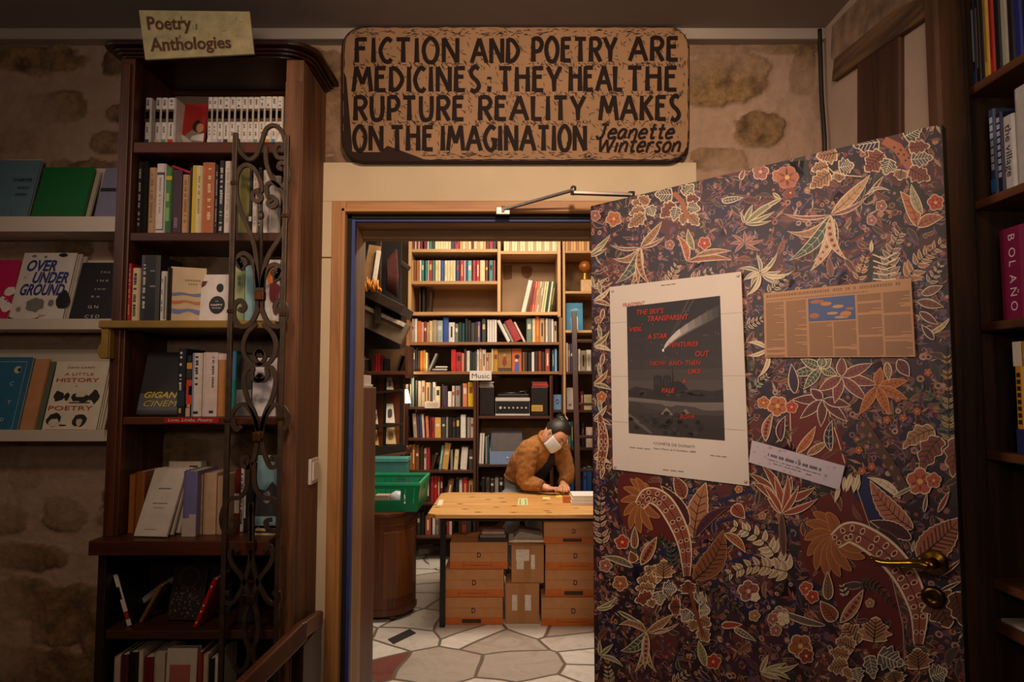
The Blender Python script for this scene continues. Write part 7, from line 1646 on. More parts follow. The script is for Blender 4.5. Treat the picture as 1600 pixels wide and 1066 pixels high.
mb = MB(); mb.box(lx, TX1 - .08, YT0 + .04, YT0 + .06, ZTB - .05, ZTB - .0265); mb.box(lx, TX1 - .08, YT1 - .07, YT1 - .05, ZTB - .05, ZTB - .0265); mb.build('under_frame', BLK, tb)
def onT(x, y): return onZ(x, y, ZTB)
def flatpaper(name, label, cat, pts, hx, th=.0012, z=ZTB, group=None, lines=0):
    p = [onZ(x, y, z + .0004) for x, y in pts]; mb = MB(); q = [a + Vector((0, 0, th)) for a in p]
    mb.raw(p + q, [(3, 2, 1, 0), (4, 5, 6, 7), (0, 1, 5, 4), (1, 2, 6, 5), (2, 3, 7, 6), (3, 0, 4, 7)]); o = mb.build(name, plain(hx, .7, .05)); tag(o, label, cat, group); return o
flatpaper('sticker_sheet', 'small pale green and yellow sheet lying on the near part of the pine table', 'paper', [(810, 779), (824, 779), (825, 790), (809, 790)], '#c8d0a8')
p = [onZ(x, y, ZTB + .0022) for x, y in ((811, 780), (823, 780), (824, 789), (810.5, 789))]
mb = MB()
for k in range(3): a = k / 3 + .06; mb.poly([p[0].lerp(p[1], a), p[0].lerp(p[1], a + .2), p[3].lerp(p[2], a + .2), p[3].lerp(p[2], a)], k % 2)
o = mb.build('printed_square', [plain('#8aa86a', .6), plain('#d8c860', .6)], bpy.data.objects['sticker_sheet'], fix=False)
flatpaper('paper_scrap', 'small yellow paper scrap near the person on the pine table', 'paper', [(848, 777), (859, 777), (860, 780.5), (848, 780.5)], '#e0cc80')
flatpaper('paper_scrap', 'yellow folded scrap between the working hands', 'paper', [(868, 773.5), (877, 773), (879, 777.5), (869, 778)], '#dcc04a')
flatpaper('paper_scrap', 'white square scrap at the table corner near the green crate', 'paper', [(686, 781), (693, 781), (691, 790), (683, 790)], '#ddd2c0')
def boxat(name, label, cat, x0, x1, y, ybot, ytop, zs, depth, m, group=None, bevel=.001):
    X0, X1 = Xp(x0, ytop, y), Xp(x1, ytop, y); mb = MB(); mb.box(X0, X1, y, y + depth, zs + .0006, zs + P(800, ytop, y).z - P(800, ybot, y).z)
    return tag(mb.build(name, m, bevel=bevel), label, cat, group), X0, X1
yq = onT(900, 790).y
for k in range(3):
    z0 = ZTB + .0006 + .021 * k; X0, X1 = Xp(893, 780, yq), Xp(893, 780, yq) + .30; mb = MB(); mb.box(X0 + .004 * k, X1 - .003 * k, yq + .004 * k, yq + .21, z0, z0 + .020)
    o = mb.build('paper_ream', plain('#dcd8d4', .7, .03), bevel=.001); tag(o, f'white stack of printed sheets, {ordn(k)} from the table up, beside the working hands', 'papers', 'white paper stacks on the pine table')
p = onT(889, 786); mb = MB(); mb.box(p.x - .04, p.x + .014, p.y, p.y + .05, ZTB + .0006, ZTB + .045); tag(mb.build('tape_box', plain('#c06a30', .5, .1), bevel=.004), 'small orange box beside the white stack on the pine table', 'box')

# ---- cardboard boxes
CARD, CARD2 = plain('#b07c50', .8, .07, 14), plain('#a9784e', .8, .07, 14)
ORB, DKB = plain('#b8611f', .7, .1, 30), plain('#3a2013', .7, .1)
def carton(x0, x1, ytop, ybot, y, zs, label, group, patch, dep=.30, dx=0):
    X0, X1 = Xp(x0, (ytop + ybot) / 2, y), Xp(x1, (ytop + ybot) / 2, y); H = min(P(800, ytop, y).z - P(800, ybot, y).z, ZTB - .052 - zs)
    r = thing('carton', label, 'box', ((X0 + X1) / 2, y + dep / 2, zs), group=group)
    mb = MB(); mb.box(X0, X1, y, y + dep, zs + .0006, zs + H); bd = mb.build('body', CARD, r, bevel=.002)
    mb = MB(); mb.box(X0 - .0008, X1 + .0008, y - .0012, y + dep * .98, zs + .002, zs + H * .28); mb.build('orange_band', ORB, r)
    mb = MB(); mb.box(X0 + .006, X1 - .006, y - .0008, y, zs + H * .62, zs + H * .625); mb.build('flap_seam', plain('#7a5232', .8), r)
    xm = X0 + (X1 - X0) * .47
    lettering([('D', xm, zs + H * .44, H * .19, H * .15, 0, .02)], plain('#241a14', .7, 0), bd, lambda x, z: tuple(Vector((x, y - .0014, z)) - Vector(r.location)), 'letter_mark')
    if patch:
        mb = MB(); mb.poly([(xm - .06, y - .0016, zs + H * .07), (xm + .06, y - .0016, zs + H * .07), (xm + .06, y - .0016, zs + H * .22), (xm - .06, y - .0016, zs + H * .22)]); mb.build('dark_label', DKB, r, fix=False)
    else:
        mb = MB()
        for a, b_ in ((-.09, .09), (-.025, .03)): mb.poly([(xm + a, y - .0016, zs + H * .14), (xm + b_, y - .0016, zs + H * .14), (xm + b_, y - .0016, zs + H * .155), (xm + a, y - .0016, zs + H * .155)])
        for a in (-.09, .088): mb.poly([(xm + a, y - .0016, zs + H * .10), (xm + a + .003, y - .0016, zs + H * .10), (xm + a + .003, y - .0016, zs + H * .2), (xm + a, y - .0016, zs + H * .2)])
        mb.build('printed_line', plain('#7a3a14', .7, 0), r, fix=False)
    return zs + H + .0003
yb = YT0 + .082
gl = 'lettered cartons under the table'
z = carton(693.5, 785.5, 942.5, 985, yb, 0, 'lettered carton with a dark label, at the bottom of the three-high stack', gl, True)
z = carton(694, 787, 900, 943, yb + .01, z, 'lettered carton in the middle of the three-high stack', gl, False)
z = carton(703, 793, 858, 900, yb + .02, z, 'lettered open carton on top of the three-high stack', gl, False)
ztopL = z
z = carton(846, 946, 945, 989, yb - .02, 0, 'lettered carton at the bottom of the four-high stack', gl, False)
z = carton(852, 946, 903, 945, yb, z, 'lettered carton second from the floor in the four-high stack', gl, True)
z = carton(852.5, 946, 861, 903, yb, z, 'lettered carton third from the floor in the four-high stack', gl, False)
z = carton(850, 944, 815, 862, yb - .01, z, 'lettered carton with an open flap on top of the four-high stack', gl, True)
mb = MB(); a, b_ = P(849, 815, yb - .012), P(946, 823, yb - .012); zt_ = min(z, ZTB - .03); mb.prism([(a.x, z + .0005), (b_.x, z + .0005), (b_.x, z + .004), (a.x, z + .014)], 'y', yb - .008, yb + .05); tag(mb.build('loose_flap', plain('#c8966a', .8)), 'loose cardboard flap lying on top of the four-high carton stack', 'cardboard')
def plainbox(x0, x1, ytop, ybot, y, zs, label, labels, dep=.24):
    X0, X1 = Xp(x0, (ytop + ybot) / 2, y), Xp(x1, (ytop + ybot) / 2, y); H = P(800, ytop, y).z - P(800, ybot, y).z
    r = thing('cardboard_box', label, 'box', ((X0 + X1) / 2, y + dep / 2, zs))
    mb = MB(); mb.box(X0, X1, y, y + dep, zs + .0006, zs + H); mb.build('body', CARD2, r, bevel=.003)
    mb = MB(); xm = (X0 + X1) / 2; mb.box(xm - .022, xm + .022, y - .0008, y, zs + .004, zs + H - .003); mb.build('tape', plain('#9a6c3c', .4), r)
    for i, (a, b_, c_, d_) in enumerate(labels):
        mb = MB(); mb.poly([(X0 + (X1 - X0) * a, y - .0014, zs + H * c_), (X0 + (X1 - X0) * b_, y - .0014, zs + H * c_), (X0 + (X1 - X0) * b_, y - .0014, zs + H * d_), (X0 + (X1 - X0) * a, y - .0014, zs + H * d_)]); mb.build('paper_label', plain('#d0c6bc', .7, .12, 60), r, fix=False)
    return zs + H + .0003
z = plainbox(789.5, 842.5, 921, 984, yb + .02, 0, 'plain cardboard box with two upright paper labels standing on the floor between stacks', [(.20, .35, .33, .72), (.58, .76, .33, .72)])
z = plainbox(799, 850, 861, 921, yb + .03, z, 'plain cardboard box with a shipping label, on top of the two-label box', [(.14, .55, .58, .88), (.16, .38, .36, .58), (.60, .72, .36, .74)])
zmid = z
# flaps and papers on the boxes
Xm = Xp(824, 860, yb + .1)
for k, (dx, w_, hx, ds, dz, tilt) in enumerate(((0, .24, '#8d6238', 'brown folded cardboard sheet under the papers', .012, 0), (.0, .24, '#d8c8b0', 'white creased paper bundle on the middle box pile', .03, .06), (.0, .18, '#8a8480', 'grey magazine bundle at the top of the middle box pile', .046, .05))):
    mb = MB(); z0 = zmid + (0, .0135, .0315)[k]; mb.prism([(Xm - w_ / 2 + dx, z0), (Xm + w_ / 2 + dx, z0), (Xm + w_ / 2 + dx, z0 + dz * .5), (Xm - w_ / 2 + dx + .04, z0 + (.012, .017, .05)[k]), (Xm - w_ / 2 + dx, z0 + .008)], 'y', yb + .02 + .01 * k, yb + .24); tag(mb.build('paper_bundle', plain(hx, .8, .12)), ds, 'papers')
Xl = Xp(762, 850, yb + .1)
mb = MB(); mb.prism([(Xl - .16, ztopL + .0006), (Xl + .06, ztopL + .0006), (Xl + .12, ztopL + .10), (Xl + .10, ztopL + .105), (Xl + .02, ztopL + .05), (Xl - .12, ztopL + .02)], 'y', yb + .20, yb + .225); tag(mb.build('open_flap', plain('#8d6238', .8)), 'upright torn cardboard flap behind the papers on the three-high stack', 'cardboard')
for k, (hx, ds) in enumerate((('#2a2624', 'black magazine at the bottom of the pile on the three-high stack'), ('#6f6a66', 'grey magazine in the middle of the pile on the three-high stack'), ('#a08c80', 'pinkish magazine on top of the pile on the three-high stack'))):
    mb = MB(); mb.box(Xl - .06 + .012 * k, Xl + .13 - .01 * k, yb + .04 + .01 * k, yb + .19, ztopL + .0006 + .02 * k, ztopL + .019 + .02 * k); tag(mb.build('magazine', plain(hx, .6, .1), bevel=.003), ds, 'magazine')
# white sheets on the floor by the bookcase
for k, (pts, hx, ds) in enumerate((([(652, 853), (676, 850), (678, 862), (655, 866)], '#d8d0c4', 'white sheet on the floor beside the dark bookcase foot'), ([(668, 868), (694, 862), (697, 884), (672, 890)], '#cfc8bc', 'larger white sheet on the floor near the black table leg'))):
    flatpaper('paper_sheet', ds, 'paper', pts, hx, .002, 0.0)
# dark grille in the paving
pts = [(606, 1000), (640, 984), (650, 990), (615, 1007)]
p = [onZ(x, y, .0004) for x, y in pts]; mb = MB(); q = [a + Vector((0, 0, .004)) for a in p]; mb.raw(p + q, [(3, 2, 1, 0), (4, 5, 6, 7), (0, 1, 5, 4), (1, 2, 6, 5), (2, 3, 7, 6), (3, 0, 4, 7)])
o = mb.build('floor_grate', plain('#2a2420', .6, .4, 90)); tag(o, 'dark metal grate set in the pale paving beside the curved cabinet', 'grate')

# ---- half-round cabinet and green crate
cc = onZ(606, 972, 0); YC = cc.y + .24; XC = Xp(603, 900, YC)
HC = P(800, 801, YC - .2).z
cb = thing('curved_cabinet', 'bow-fronted wooden cabinet carrying the green crate', 'cabinet', (XC, YC, 0))
CW = wood('#32180a', '#5e3416', 'z', .6, .35)
def bow(R1, R2, n=24): return [(XC + R1 * cos(pi + pi * k / n), YC + R2 * sin(pi + pi * k / n)) for k in range(n + 1)]
RX = Xp(650, 900, YC) - XC
mb = MB(); mb.prism(bow(RX, .25), 'z', .07, HC - .025, smooth=False); mb.build('body', CW, cb)
mb = MB(); mb.prism(bow(RX + .012, .265), 'z', HC - .024, HC); mb.build('top', wood('#3a1c0c', '#6a3818', 'x', .6, .35), cb, bevel=.004)
mb = MB(); mb.prism(bow(RX + .008, .26), 'z', .035, .0695); mb.prism(bow(RX + .004, .256), 'z', HC - .085, HC - .07); mb.build('moulding', CW, cb)
for a in (pi + .15, pi * 1.35, pi * 1.65, 2 * pi - .15):
    x, y = XC + (RX - .03) * cos(a), YC + .22 * sin(a); mb = MB(); mb.lathe([(.018, 0), (.024, .02), (.016, .036)], (x, y, 0), 10); mb.build('foot', CW, cb)
for a0, a1 in ((pi * 1.08, pi * 1.46), (pi * 1.54, pi * 1.92)):
    mb = MB(); n = 10; arc = [(XC + (RX + .004) * cos(a0 + (a1 - a0) * k / n), YC + .254 * sin(a0 + (a1 - a0) * k / n)) for k in range(n + 1)]; arc2 = [(XC + (RX - .004) * cos(a0 + (a1 - a0) * k / n), YC + .246 * sin(a0 + (a1 - a0) * k / n)) for k in range(n + 1)]
    mb.prism(arc + arc2[::-1], 'z', .14, HC - .12); mb.build('door', wood('#3c1d0c', '#6c3c1a', 'z', .6, .35), cb, bevel=.006)
GRNP = plain('#0b7a50', .3, .08)
def crate():
    yf = YC - .19; X0, X1 = Xp(560, 760, yf), Xp(655, 770, yf); zb = HC + .0006; H = P(800, 757, yf).z - HC
    r = thing('plastic_crate', 'green plastic crate standing on the bow-fronted cabinet', 'crate', ((X0 + X1) / 2, yf + .15, zb))
    dep = .53; t = .006; fl = .02
    def wallq(a0, a1, b0, b1, name, slots):
        """side from bottom edge a0-a1 to top edge b0-b1 with a rim and slots"""
        a0, a1, b0, b1 = map(Vector, (a0, a1, b0, b1)); n = (a1 - a0).cross(b0 - a0).normalized() * t
        def pt(s, v): return (a0.lerp(a1, s)).lerp(b0.lerp(b1, s), v)
        mb = MB()
        cuts = sorted({0, 1, *[k for s in slots for k in s[:2]]}); hv = sorted({0, 1, *[k for s in slots for k in s[2:]]})
        for i in range(len(cuts) - 1):
            for j in range(len(hv) - 1):
                cs, cv = (cuts[i] + cuts[i + 1]) / 2, (hv[j] + hv[j + 1]) / 2
                if any(s[0] < cs < s[1] and s[2] < cv < s[3] for s in slots): continue
                q = [pt(cuts[i], hv[j]), pt(cuts[i + 1], hv[j]), pt(cuts[i + 1], hv[j + 1]), pt(cuts[i], hv[j + 1])]
                mb.raw(q + [p + n for p in q], [(0, 1, 2, 3), (7, 6, 5, 4), (0, 4, 5, 1), (1, 5, 6, 2), (2, 6, 7, 3), (3, 7, 4, 0)])
        mb.build(name, GRNP, r); mb = MB(); mb.bar(pt(0, 1), pt(1, 1), .014, .016); mb.build('rim', plain('#2aa878', .3, .05), r)  # rim in a lighter green: its highlight is put into the colour
    b = [(X0 + fl, yf + fl, zb), (X1 - fl, yf + fl, zb), (X1 - fl, yf + dep - fl, zb), (X0 + fl, yf + dep - fl, zb)]
    T = [(X0, yf, zb + H), (X1, yf, zb + H), (X1, yf + dep, zb + H), (X0, yf + dep, zb + H)]
    wallq(b[0], b[1], T[0], T[1], 'side', [(.22, .70, .42, .84), (.76, .79, .3, .85), (.92, .94, .3, .85), (.05, .2, .25, .84)])
    wallq(b[1], b[2], T[1], T[2], 'side', [(k, k + .03, .2, .8) for k in (.2, .35, .65, .8)] + [(.42, .58, .62, .8)])
    wallq(b[2], b[3], T[2], T[3], 'side', [(.35, .6, .62, .82), (.15, .17, .2, .8), (.8, .82, .2, .8), (.7, .72, .2, .8)])
    wallq(b[3], b[0], T[3], T[0], 'side', [(.4, .6, .62, .8)])
    mb = MB(); mb.box(b[0][0], b[1][0], b[0][1], b[2][1], zb, zb + t); mb.build('base', GRNP, r)
    q = yf - .0004
    def fr(s, v): return Vector(b[0]).lerp(Vector(b[1]), s).lerp(Vector(T[0]).lerp(Vector(T[1]), s), v) + Vector((0, -.008, 0))
    mb = MB(); c_ = Vector((X0 + .24, yf + .09, zb + .075)); ellipsoid_ = [(.001, -.05), (.03, -.045), (.05, -.01), (.045, .03), (.02, .05), (.001, .052)]
    mb.lathe(ellipsoid_, c_, 14, axis='x'); tag(mb.build('rolled_bag', plain('#c4c8d0', .5, .25, 25)), 'white and blue crumpled bag seen through the front opening of the green crate', 'bag')
    mb = MB(); mb.box(X0 + .10, X0 + .19, yf + .05, yf + .13, zb + .053, zb + .10); tag(mb.build('small_carton', plain('#b89888', .7), bevel=.002), 'small pinkish box seen through the front of the green crate', 'box')
    for k, (hx, ds, w_) in enumerate((('#c8beb4', 'white book lying in the green crate', .16), ('#8a7a9a', 'lilac book lying in the green crate', .15))):
        book((X0 + .12, yf + .10, zb + .0075 + .022 * k), w_, .2, .02, hx, ds, small=True)
    # teal box and white books behind
    yk = yf + dep + .05; zt_ = P(800, 716, yk).z
    r2 = thing('teal_box', 'teal storage box behind the green crate', 'box', (X0 + .1, yk + .1, 0))
    mb = MB(); mb.box(X0 - .1, Xp(636, 730, yk), yk, yk + .14, 0, zt_ - .03); mb.build('body', plain('#3a7a78', .5, .1), r2, bevel=.004); mb = MB(); mb.box(X0 - .11, Xp(637, 730, yk), yk - .008, yk + .15, zt_ - .0295, zt_); mb.build('lid', plain('#4a9490', .45, .1), r2, bevel=.004)
crate()
# ================================================================== RIGHT BOOKCASE
PX0, PY0 = Xp(1486, 600, 1.70), 1.70
rb = thing('bookcase', 'dark rough wooden bookcase filling the side next to the patterned door', 'bookcase', (1.3, .8, 0))
RP = wood('#2e1a0c', '#5c3a1e', 'z', .5, .65, .9, bump=.6); RS = wood('#4a2814', '#7a4a28', 'y', .5, .5)
mb = MB(); mb.box(PX0, PX0 + .085, PY0, PY0 + .05, 0, ZC - .002); mb.build('corner_post', RP, rb, bevel=.008)
SX0, SX1 = 1.185, 1.46
mb = MB(); mb.box(PX0 + .0852, SX1, PY0 + .034, PY0 + .048, 0, ZC - .002); mb.build('side_panel', RP, rb)
mb = MB(); mb.box(SX1, SX1 + .02, -.6, PY0 + .048, 0, ZC - .002); mb.build('back_panel', RP, rb)
mb = MB(); mb.box(SX0 + .01, SX1, -.6, -.56, 0, ZC - .002); mb.build('side_panel', RP, rb)
RZ = []
for y in (127, 309, 503, 706, 911):
    Ye = PY0 - .015; z = P(1520, y, Ye).z; RZ.append(z); mb = MB(); mb.box(SX0, SX1 - .0005, -.56, PY0 + .033, z - .022, z); mb.build('shelf', RS, rb, bevel=.003)
def rbook(px0, px1, ytop, zs, hx, label, text=None, thx='#d8cfc8', prints=(), d=.15, X=SX0 + .018, frac=1):
    """spine faces the aisle (-x); extent along y from pixel columns"""
    ym = (ytop + (127, 309, 503, 706)[RZ.index(zs)]) / 2
    def Yof(px): return onX(px, ym, X).y
    Ya, Yb_ = Yof(px1), min(Yof(px0), PY0 + .030); h = P(px0, ytop, Yb_).z - zs; w = Yb_ - Ya
    r = thing('book', label, 'book', (X, Yb_, zs + .0006), (0, 0, -pi / 2), 'books on the dark rough bookcase')
    mb = MB(); cover_mesh(mb, w, d, h); cv = mb.build('cover', plain(hx, .5, .1, 40), r, world=False, fix=False)
    mb = MB(); mb.box(.0024, w - .0024, .004, d - .004, .003, h - .003); mb.build('page_block', plain(PAGE, .8), r, world=False)
    if prints: print_on(cv, [(a * w, b * w, c * h, e * h, hx2) for a, b, c, e, hx2 in prints], lambda x, z: (x, -.0006, z))
    if text:
        if isinstance(text, list):
            mb = MB()
            for i, ch in enumerate(text):
                vs, fs, (a, b) = text_polys(ch, 1.0, 0, .0); k = w * .25 / .7; zc = h * (.92 - i * .145)
                mb.raw([(w * .52 - w * .12 + v[1] * k, -.0008, zc - (v[0] - a) * k) for v in vs], fs)
            mb.build('spine_title', plain(thx, .5, 0), cv, world=False, fix=False)
        else:
            vs, fs, (a, b) = text_polys(text, 1.0, 0, .01); k = w * .5 / .7; kx = h * .7 / (b - a); mb = MB()
            mb.raw([(w * .3 + v[1] * k, -.0008, h * .88 - (v[0] - a) * kx) for v in vs], fs); mb.build('spine_title', plain(thx, .5, 0), cv, world=False, fix=False)
    return r
dz = [(.3, .6, .3, .9, '#8a8a90')]
rbook(1516.5, 1523, 4, RZ[0], '#16264a', 'dark blue book first from the post on the topmost shelf of the rough bookcase', prints=[(.2, .7, .3, .9, '#c0c0c4'), (.2, .8, .04, .2, '#2a5a8a')])
rbook(1523.4, 1531, 2, RZ[0], '#2a1c18', 'dark brown book second from the post on the topmost shelf of the rough bookcase', prints=[(.3, .5, .2, .9, '#9a8a78')])
rbook(1531.4, 1535, -4, RZ[0], '#181410', 'slim black book left of the yellow one on the topmost shelf of the rough bookcase')
rbook(1535.4, 1544, -10, RZ[0], '#c89a34', 'yellow ochre book on the topmost shelf of the rough bookcase', prints=[(.3, .6, .2, .9, '#8a6420')])
rbook(1544.4, 1552, -14, RZ[0], '#b02414', 'red book beside the yellow ochre one on the topmost shelf of the rough bookcase', prints=[(.3, .6, .2, .9, '#7a1810')])
rbook(1552.4, 1563, -20, RZ[0], '#141216', 'wide black book after the red one on the topmost shelf of the rough bookcase')
rbook(1563.4, 1573, -8, RZ[0], '#a8a08c', 'off-white book on the topmost shelf of the rough bookcase')
rbook(1573.4, 1584, -20, RZ[0], '#121014', 'black book before the royal blue one on the topmost shelf of the rough bookcase')
rbook(1584.4, 1596, -24, RZ[0], '#1a2474', 'royal blue book on the topmost shelf of the rough bookcase')
rbook(1596.4, 1612, -30, RZ[0], '#1a1614', 'dark book at the picture edge on the topmost shelf of the rough bookcase')
rbook(1545.5, 1556, 175, RZ[1], '#3a4460', 'blue-grey book with pale lettering first on the second shelf of the rough bookcase', prints=[(.1, .9, .05, .2, '#2a6aa8')] + [(.3, .75, .3 + .09 * k, .37 + .09 * k, '#b8bcc8') for k in range(7)])
rbook(1556.4, 1567, 180, RZ[1], '#1c1f3c', 'navy book with pale lettering second on the second shelf of the rough bookcase', prints=[(.3, .75, .2 + .085 * k, .26 + .085 * k, '#b0b0c0') for k in range(9)])
rbook(1567.6, 1586, 186, RZ[1], '#c8bfb4', 'white book with a slim black title on the second shelf of the rough bookcase', 'the village', '#4a4440')
rbook(1586.4, 1608, 142, RZ[1], '#bfb6aa', 'taller white book at the picture edge on the second shelf of the rough bookcase')
rbook(1562, 1604, 362, RZ[2], '#80163f', 'thick magenta book with widely spaced white capitals on the third shelf of the rough bookcase', list('BOLAÑO'), '#e0c8cc')
rbook(1586, 1600, 535, RZ[3], '#c88a1c', 'orange-yellow book with black lettering on the fourth shelf of the rough bookcase', prints=[(.3, .7, .26 + .06 * k, .30 + .06 * k, '#241a10') for k in range(8)] + [(0, 1, .78, 1, '#cfc0a8'), (0, 1, 0, .22, '#1c2454')])
rbook(1600.4, 1615, 560, RZ[3], '#1c2454', 'navy book after the orange-yellow one on the rough bookcase')
mb = MB(); p = onX(1562, 962, SX0 + .02); mb.box(SX0 + .01, SX0 + .2, PY0 - .2, PY0 + .01, p.z - .008, p.z)
z5 = p.z; tag(mb.build('paper_block', plain('#c8beb4', .7), bevel=.001), 'white paper block lying low on the rough bookcase', 'papers')
mb = MB(); mb.box(SX0, SX1 - .0005, -.56, PY0 + .033, z5 - .034, z5 - .0085); mb.build('shelf', RS, rb)
# ================================================================== THE PERSON at the table
def fuse(name, mb, mat, parent, voxel, smooth=4):
    """melts overlapping tubes and shells into ONE continuous smooth surface"""
    o = mb.build(name, mat, parent); md = o.modifiers.new('melt', 'REMESH'); md.mode = 'VOXEL'; md.voxel_size = voxel; md.use_smooth_shade = True
    if smooth: sm = o.modifiers.new('soften', 'SMOOTH'); sm.factor = .5; sm.iterations = smooth
    bpy.context.view_layer.update(); m2 = bpy.data.meshes.new_from_object(o.evaluated_get(bpy.context.evaluated_depsgraph_get()))
    o.modifiers.clear(); o.data = m2; m2.polygons.foreach_set('use_smooth', [True] * len(m2.polygons))
    if not m2.materials: m2.materials.append(mat)
    return o
def loft(mb, rings, lat, n=24):
    """elliptical rings (centre, half width along lat, half depth) joined into a closed body"""
    C0 = [Vector(r[0]) for r in rings]; vs = []
    for i, (c, a, b) in enumerate(rings):
        t = (C0[min(i + 1, len(C0) - 1)] - C0[max(i - 1, 0)]).normalized(); x = (lat - t * lat.dot(t)).normalized(); y = t.cross(x)
        vs += [Vector(c) + x * a * cos(2 * pi * k / n) + y * b * sin(2 * pi * k / n) for k in range(n)]
    N = len(rings); fs = [(i * n + k, i * n + (k + 1) % n, (i + 1) * n + (k + 1) % n, (i + 1) * n + k) for i in range(N - 1) for k in range(n)]
    mb.raw(vs, fs, 0, None, True); mb.raw(vs, [tuple(range(n - 1, -1, -1)), tuple((N - 1) * n + k for k in range(n))])
def limb(mb, pts, rs, n=14):
    q = crom(pts, 5); N = len(pts) - 1; r = []
    for i in range(len(q)):
        f = i / (len(q) - 1) * N; j = min(N - 1, int(f)); r.append(rs[j] + (rs[j + 1] - rs[j]) * (f - j))
    mb.tube(q, r, n)
def ellipsoid(mb, c, rx, ry, rz, R=None, n=20, m=14, cut=None, mi=0):
    vs = []; fs = []; c = Vector(c)
    for i in range(m + 1):
        t = pi * i / m
        for k in range(n):
            a = 2 * pi * k / n; p = Vector((rx * sin(t) * cos(a), ry * sin(t) * sin(a), rz * cos(t)))
            if cut: p = cut(p)
            vs.append(c + (R @ p if R else p))
    for i in range(m):
        for k in range(n): fs.append((i * n + k, (i + 1) * n + k, (i + 1) * n + (k + 1) % n, i * n + (k + 1) % n))
    mb.raw(vs, fs, mi, None, True)

def person():
    SK = plain('#c98f70', .5, .06, 30); JK = plain('#9a6a3e', .95, .22, 45, spec=.1); HAIR = plain('#1c110c', .5, .3, 60); DEN = plain('#8f929a', .9, .1, 60); TOP = plain('#1a1a22', .8)
    yb_ = YT1
    lat = Vector((.78, .62, 0)).normalized(); fh = Vector((.60, -.74, -.30)).normalized()
    pel, waist, mid, U, nb = P(815, 757, yb_ + .32), P(820, 738, yb_ + .27), P(832, 718, yb_ + .18), P(850, 700, yb_ + .07), P(857, 685, yb_ + .01)
    head = P(868, 680, yb_ - .05)
    r = thing('person', 'person in a tan fleece jacket and face mask bending over the pine table, writing', 'person', (pel.x, pel.y, 0))
    sR, sL = U - lat * .150 + Vector((0, 0, -.01)), U + lat * .150 + Vector((0, 0, -.01))
    eR, eL = P(821, 753, yb_ - .03), P(886, 742, yb_ + .06); wR, wL = P(848, 768, yb_ - .10), P(880, 760, yb_ - .03)
    eR.z = max(eR.z, ZTB + .085); eL.z = max(eL.z, ZTB + .09); wR.z = ZTB + .058; wL.z = ZTB + .075
    hR, hL = wR + Vector((.045, -.022, -.010)), wL + Vector((.004, -.05, -.020))
    dR, dL = Vector((.93, -.36, -.04)), Vector((.06, -.97, -.20))
    kneeR, kneeL = Vector((pel.x - .09, pel.y - .08, .44)), Vector((pel.x + .10, pel.y + .04, .44)); aR, aL = Vector((pel.x - .09, pel.y + .05, .07)), Vector((pel.x + .12, pel.y + .13, .07))
    tR, tL = aR + Vector((.05, -.13, -.035)), aL + Vector((.07, -.12, -.035)); hpR, hpL = pel - lat * .075 + Vector((0, 0, -.06)), pel + lat * .075 + Vector((0, 0, -.06))
    f = (Vector((.36, -.60, -.71))).normalized(); up = Vector((.72, -.12, .68)); up = (up - f * up.dot(f)).normalized(); sd = up.cross(f).normalized()
    R = Matrix((sd, f, up)).transposed()
    def face(p):
        q = p.copy(); fr = max(0, q.y / .098)
        if q.z < 0: q.x *= 1 - .24 * (-q.z / .118); q.y *= 1 - .06 * (-q.z / .118)
        q.y += .019 * fr * math.exp(-((q.z + .005) / .022) ** 2) * math.exp(-(q.x / .012) ** 2)                    # nose
        q.y -= .007 * fr * math.exp(-((q.z - .018) / .012) ** 2) * (math.exp(-((abs(q.x) - .030) / .014) ** 2))    # eye sockets
        q.y += .005 * fr * math.exp(-((q.z + .048) / .010) ** 2) * math.exp(-(q.x / .022) ** 2)                    # lips
        q.y += .006 * fr * math.exp(-((q.z + .088) / .018) ** 2) * math.exp(-(q.x / .022) ** 2)                    # chin
        return q
    # the body: head, neck, trunk, arms, hands with five fingers, legs, melted into one surface
    mb = MB(); ellipsoid(mb, head, .076, .098, .118, R, 32, 24, face)
    for sg in (1, -1): ellipsoid(mb, head + R @ Vector((sg * .076, -.008, .0)), .010, .018, .030, R, 10, 8)
    limb(mb, [nb - (nb - head) * -.0, nb.lerp(head, .5) - f * .02, head - up * .05 - f * .03], [.060, .050, .052])
    loft(mb, [(pel + Vector((0, 0, -.08)), .10, .08), (pel, .13, .095), (waist, .12, .085), (mid, .14, .095), (U, .13, .08), (nb, .055, .052)], lat)
    for s_, e_, w_, h_, d_, side in ((sR, eR, wR, hR, dR.normalized(), 1), (sL, eL, wL, hL, dL.normalized(), -1)):
        limb(mb, [s_, e_, w_, h_], [.050, .040, .027, .026])
        sx = d_.cross(Vector((0, 0, 1))).normalized() * side
        loft(mb, [(w_, .024, .018), (h_ - d_ * .01, .038, .017), (h_ + d_ * .026, .040, .014), (h_ + d_ * .034, .034, .010)], sx, 14)
        for off, L in ((-.030, .050), (-.010, .058), (.010, .055), (.029, .044)):
            b = h_ + d_ * .028 + sx * off; m_ = b + d_ * L * .5 + Vector((0, 0, .004)); e = m_ + d_ * L * .36 + Vector((0, 0, -.020))
            limb(mb, [b, m_, e], [.0092, .0085, .0065], 8)
        t0 = h_ - d_ * .006 - sx * .030; limb(mb, [t0, t0 + d_ * .030 - sx * .016 + Vector((0, 0, -.010)), t0 + d_ * .056 - sx * .006 + Vector((0, 0, -.016))], [.0115, .010, .0075], 8)
    for a_, k_, h_, t_ in ((aR, kneeR, hpR, tR), (aL, kneeL, hpL, tL)): limb(mb, [h_, k_, a_], [.085, .058, .038]); limb(mb, [a_, t_], [.036, .028])
    o = fuse('body', mb, SK, r, .0045, 2)
    # eyes and brows
    mb = MB()
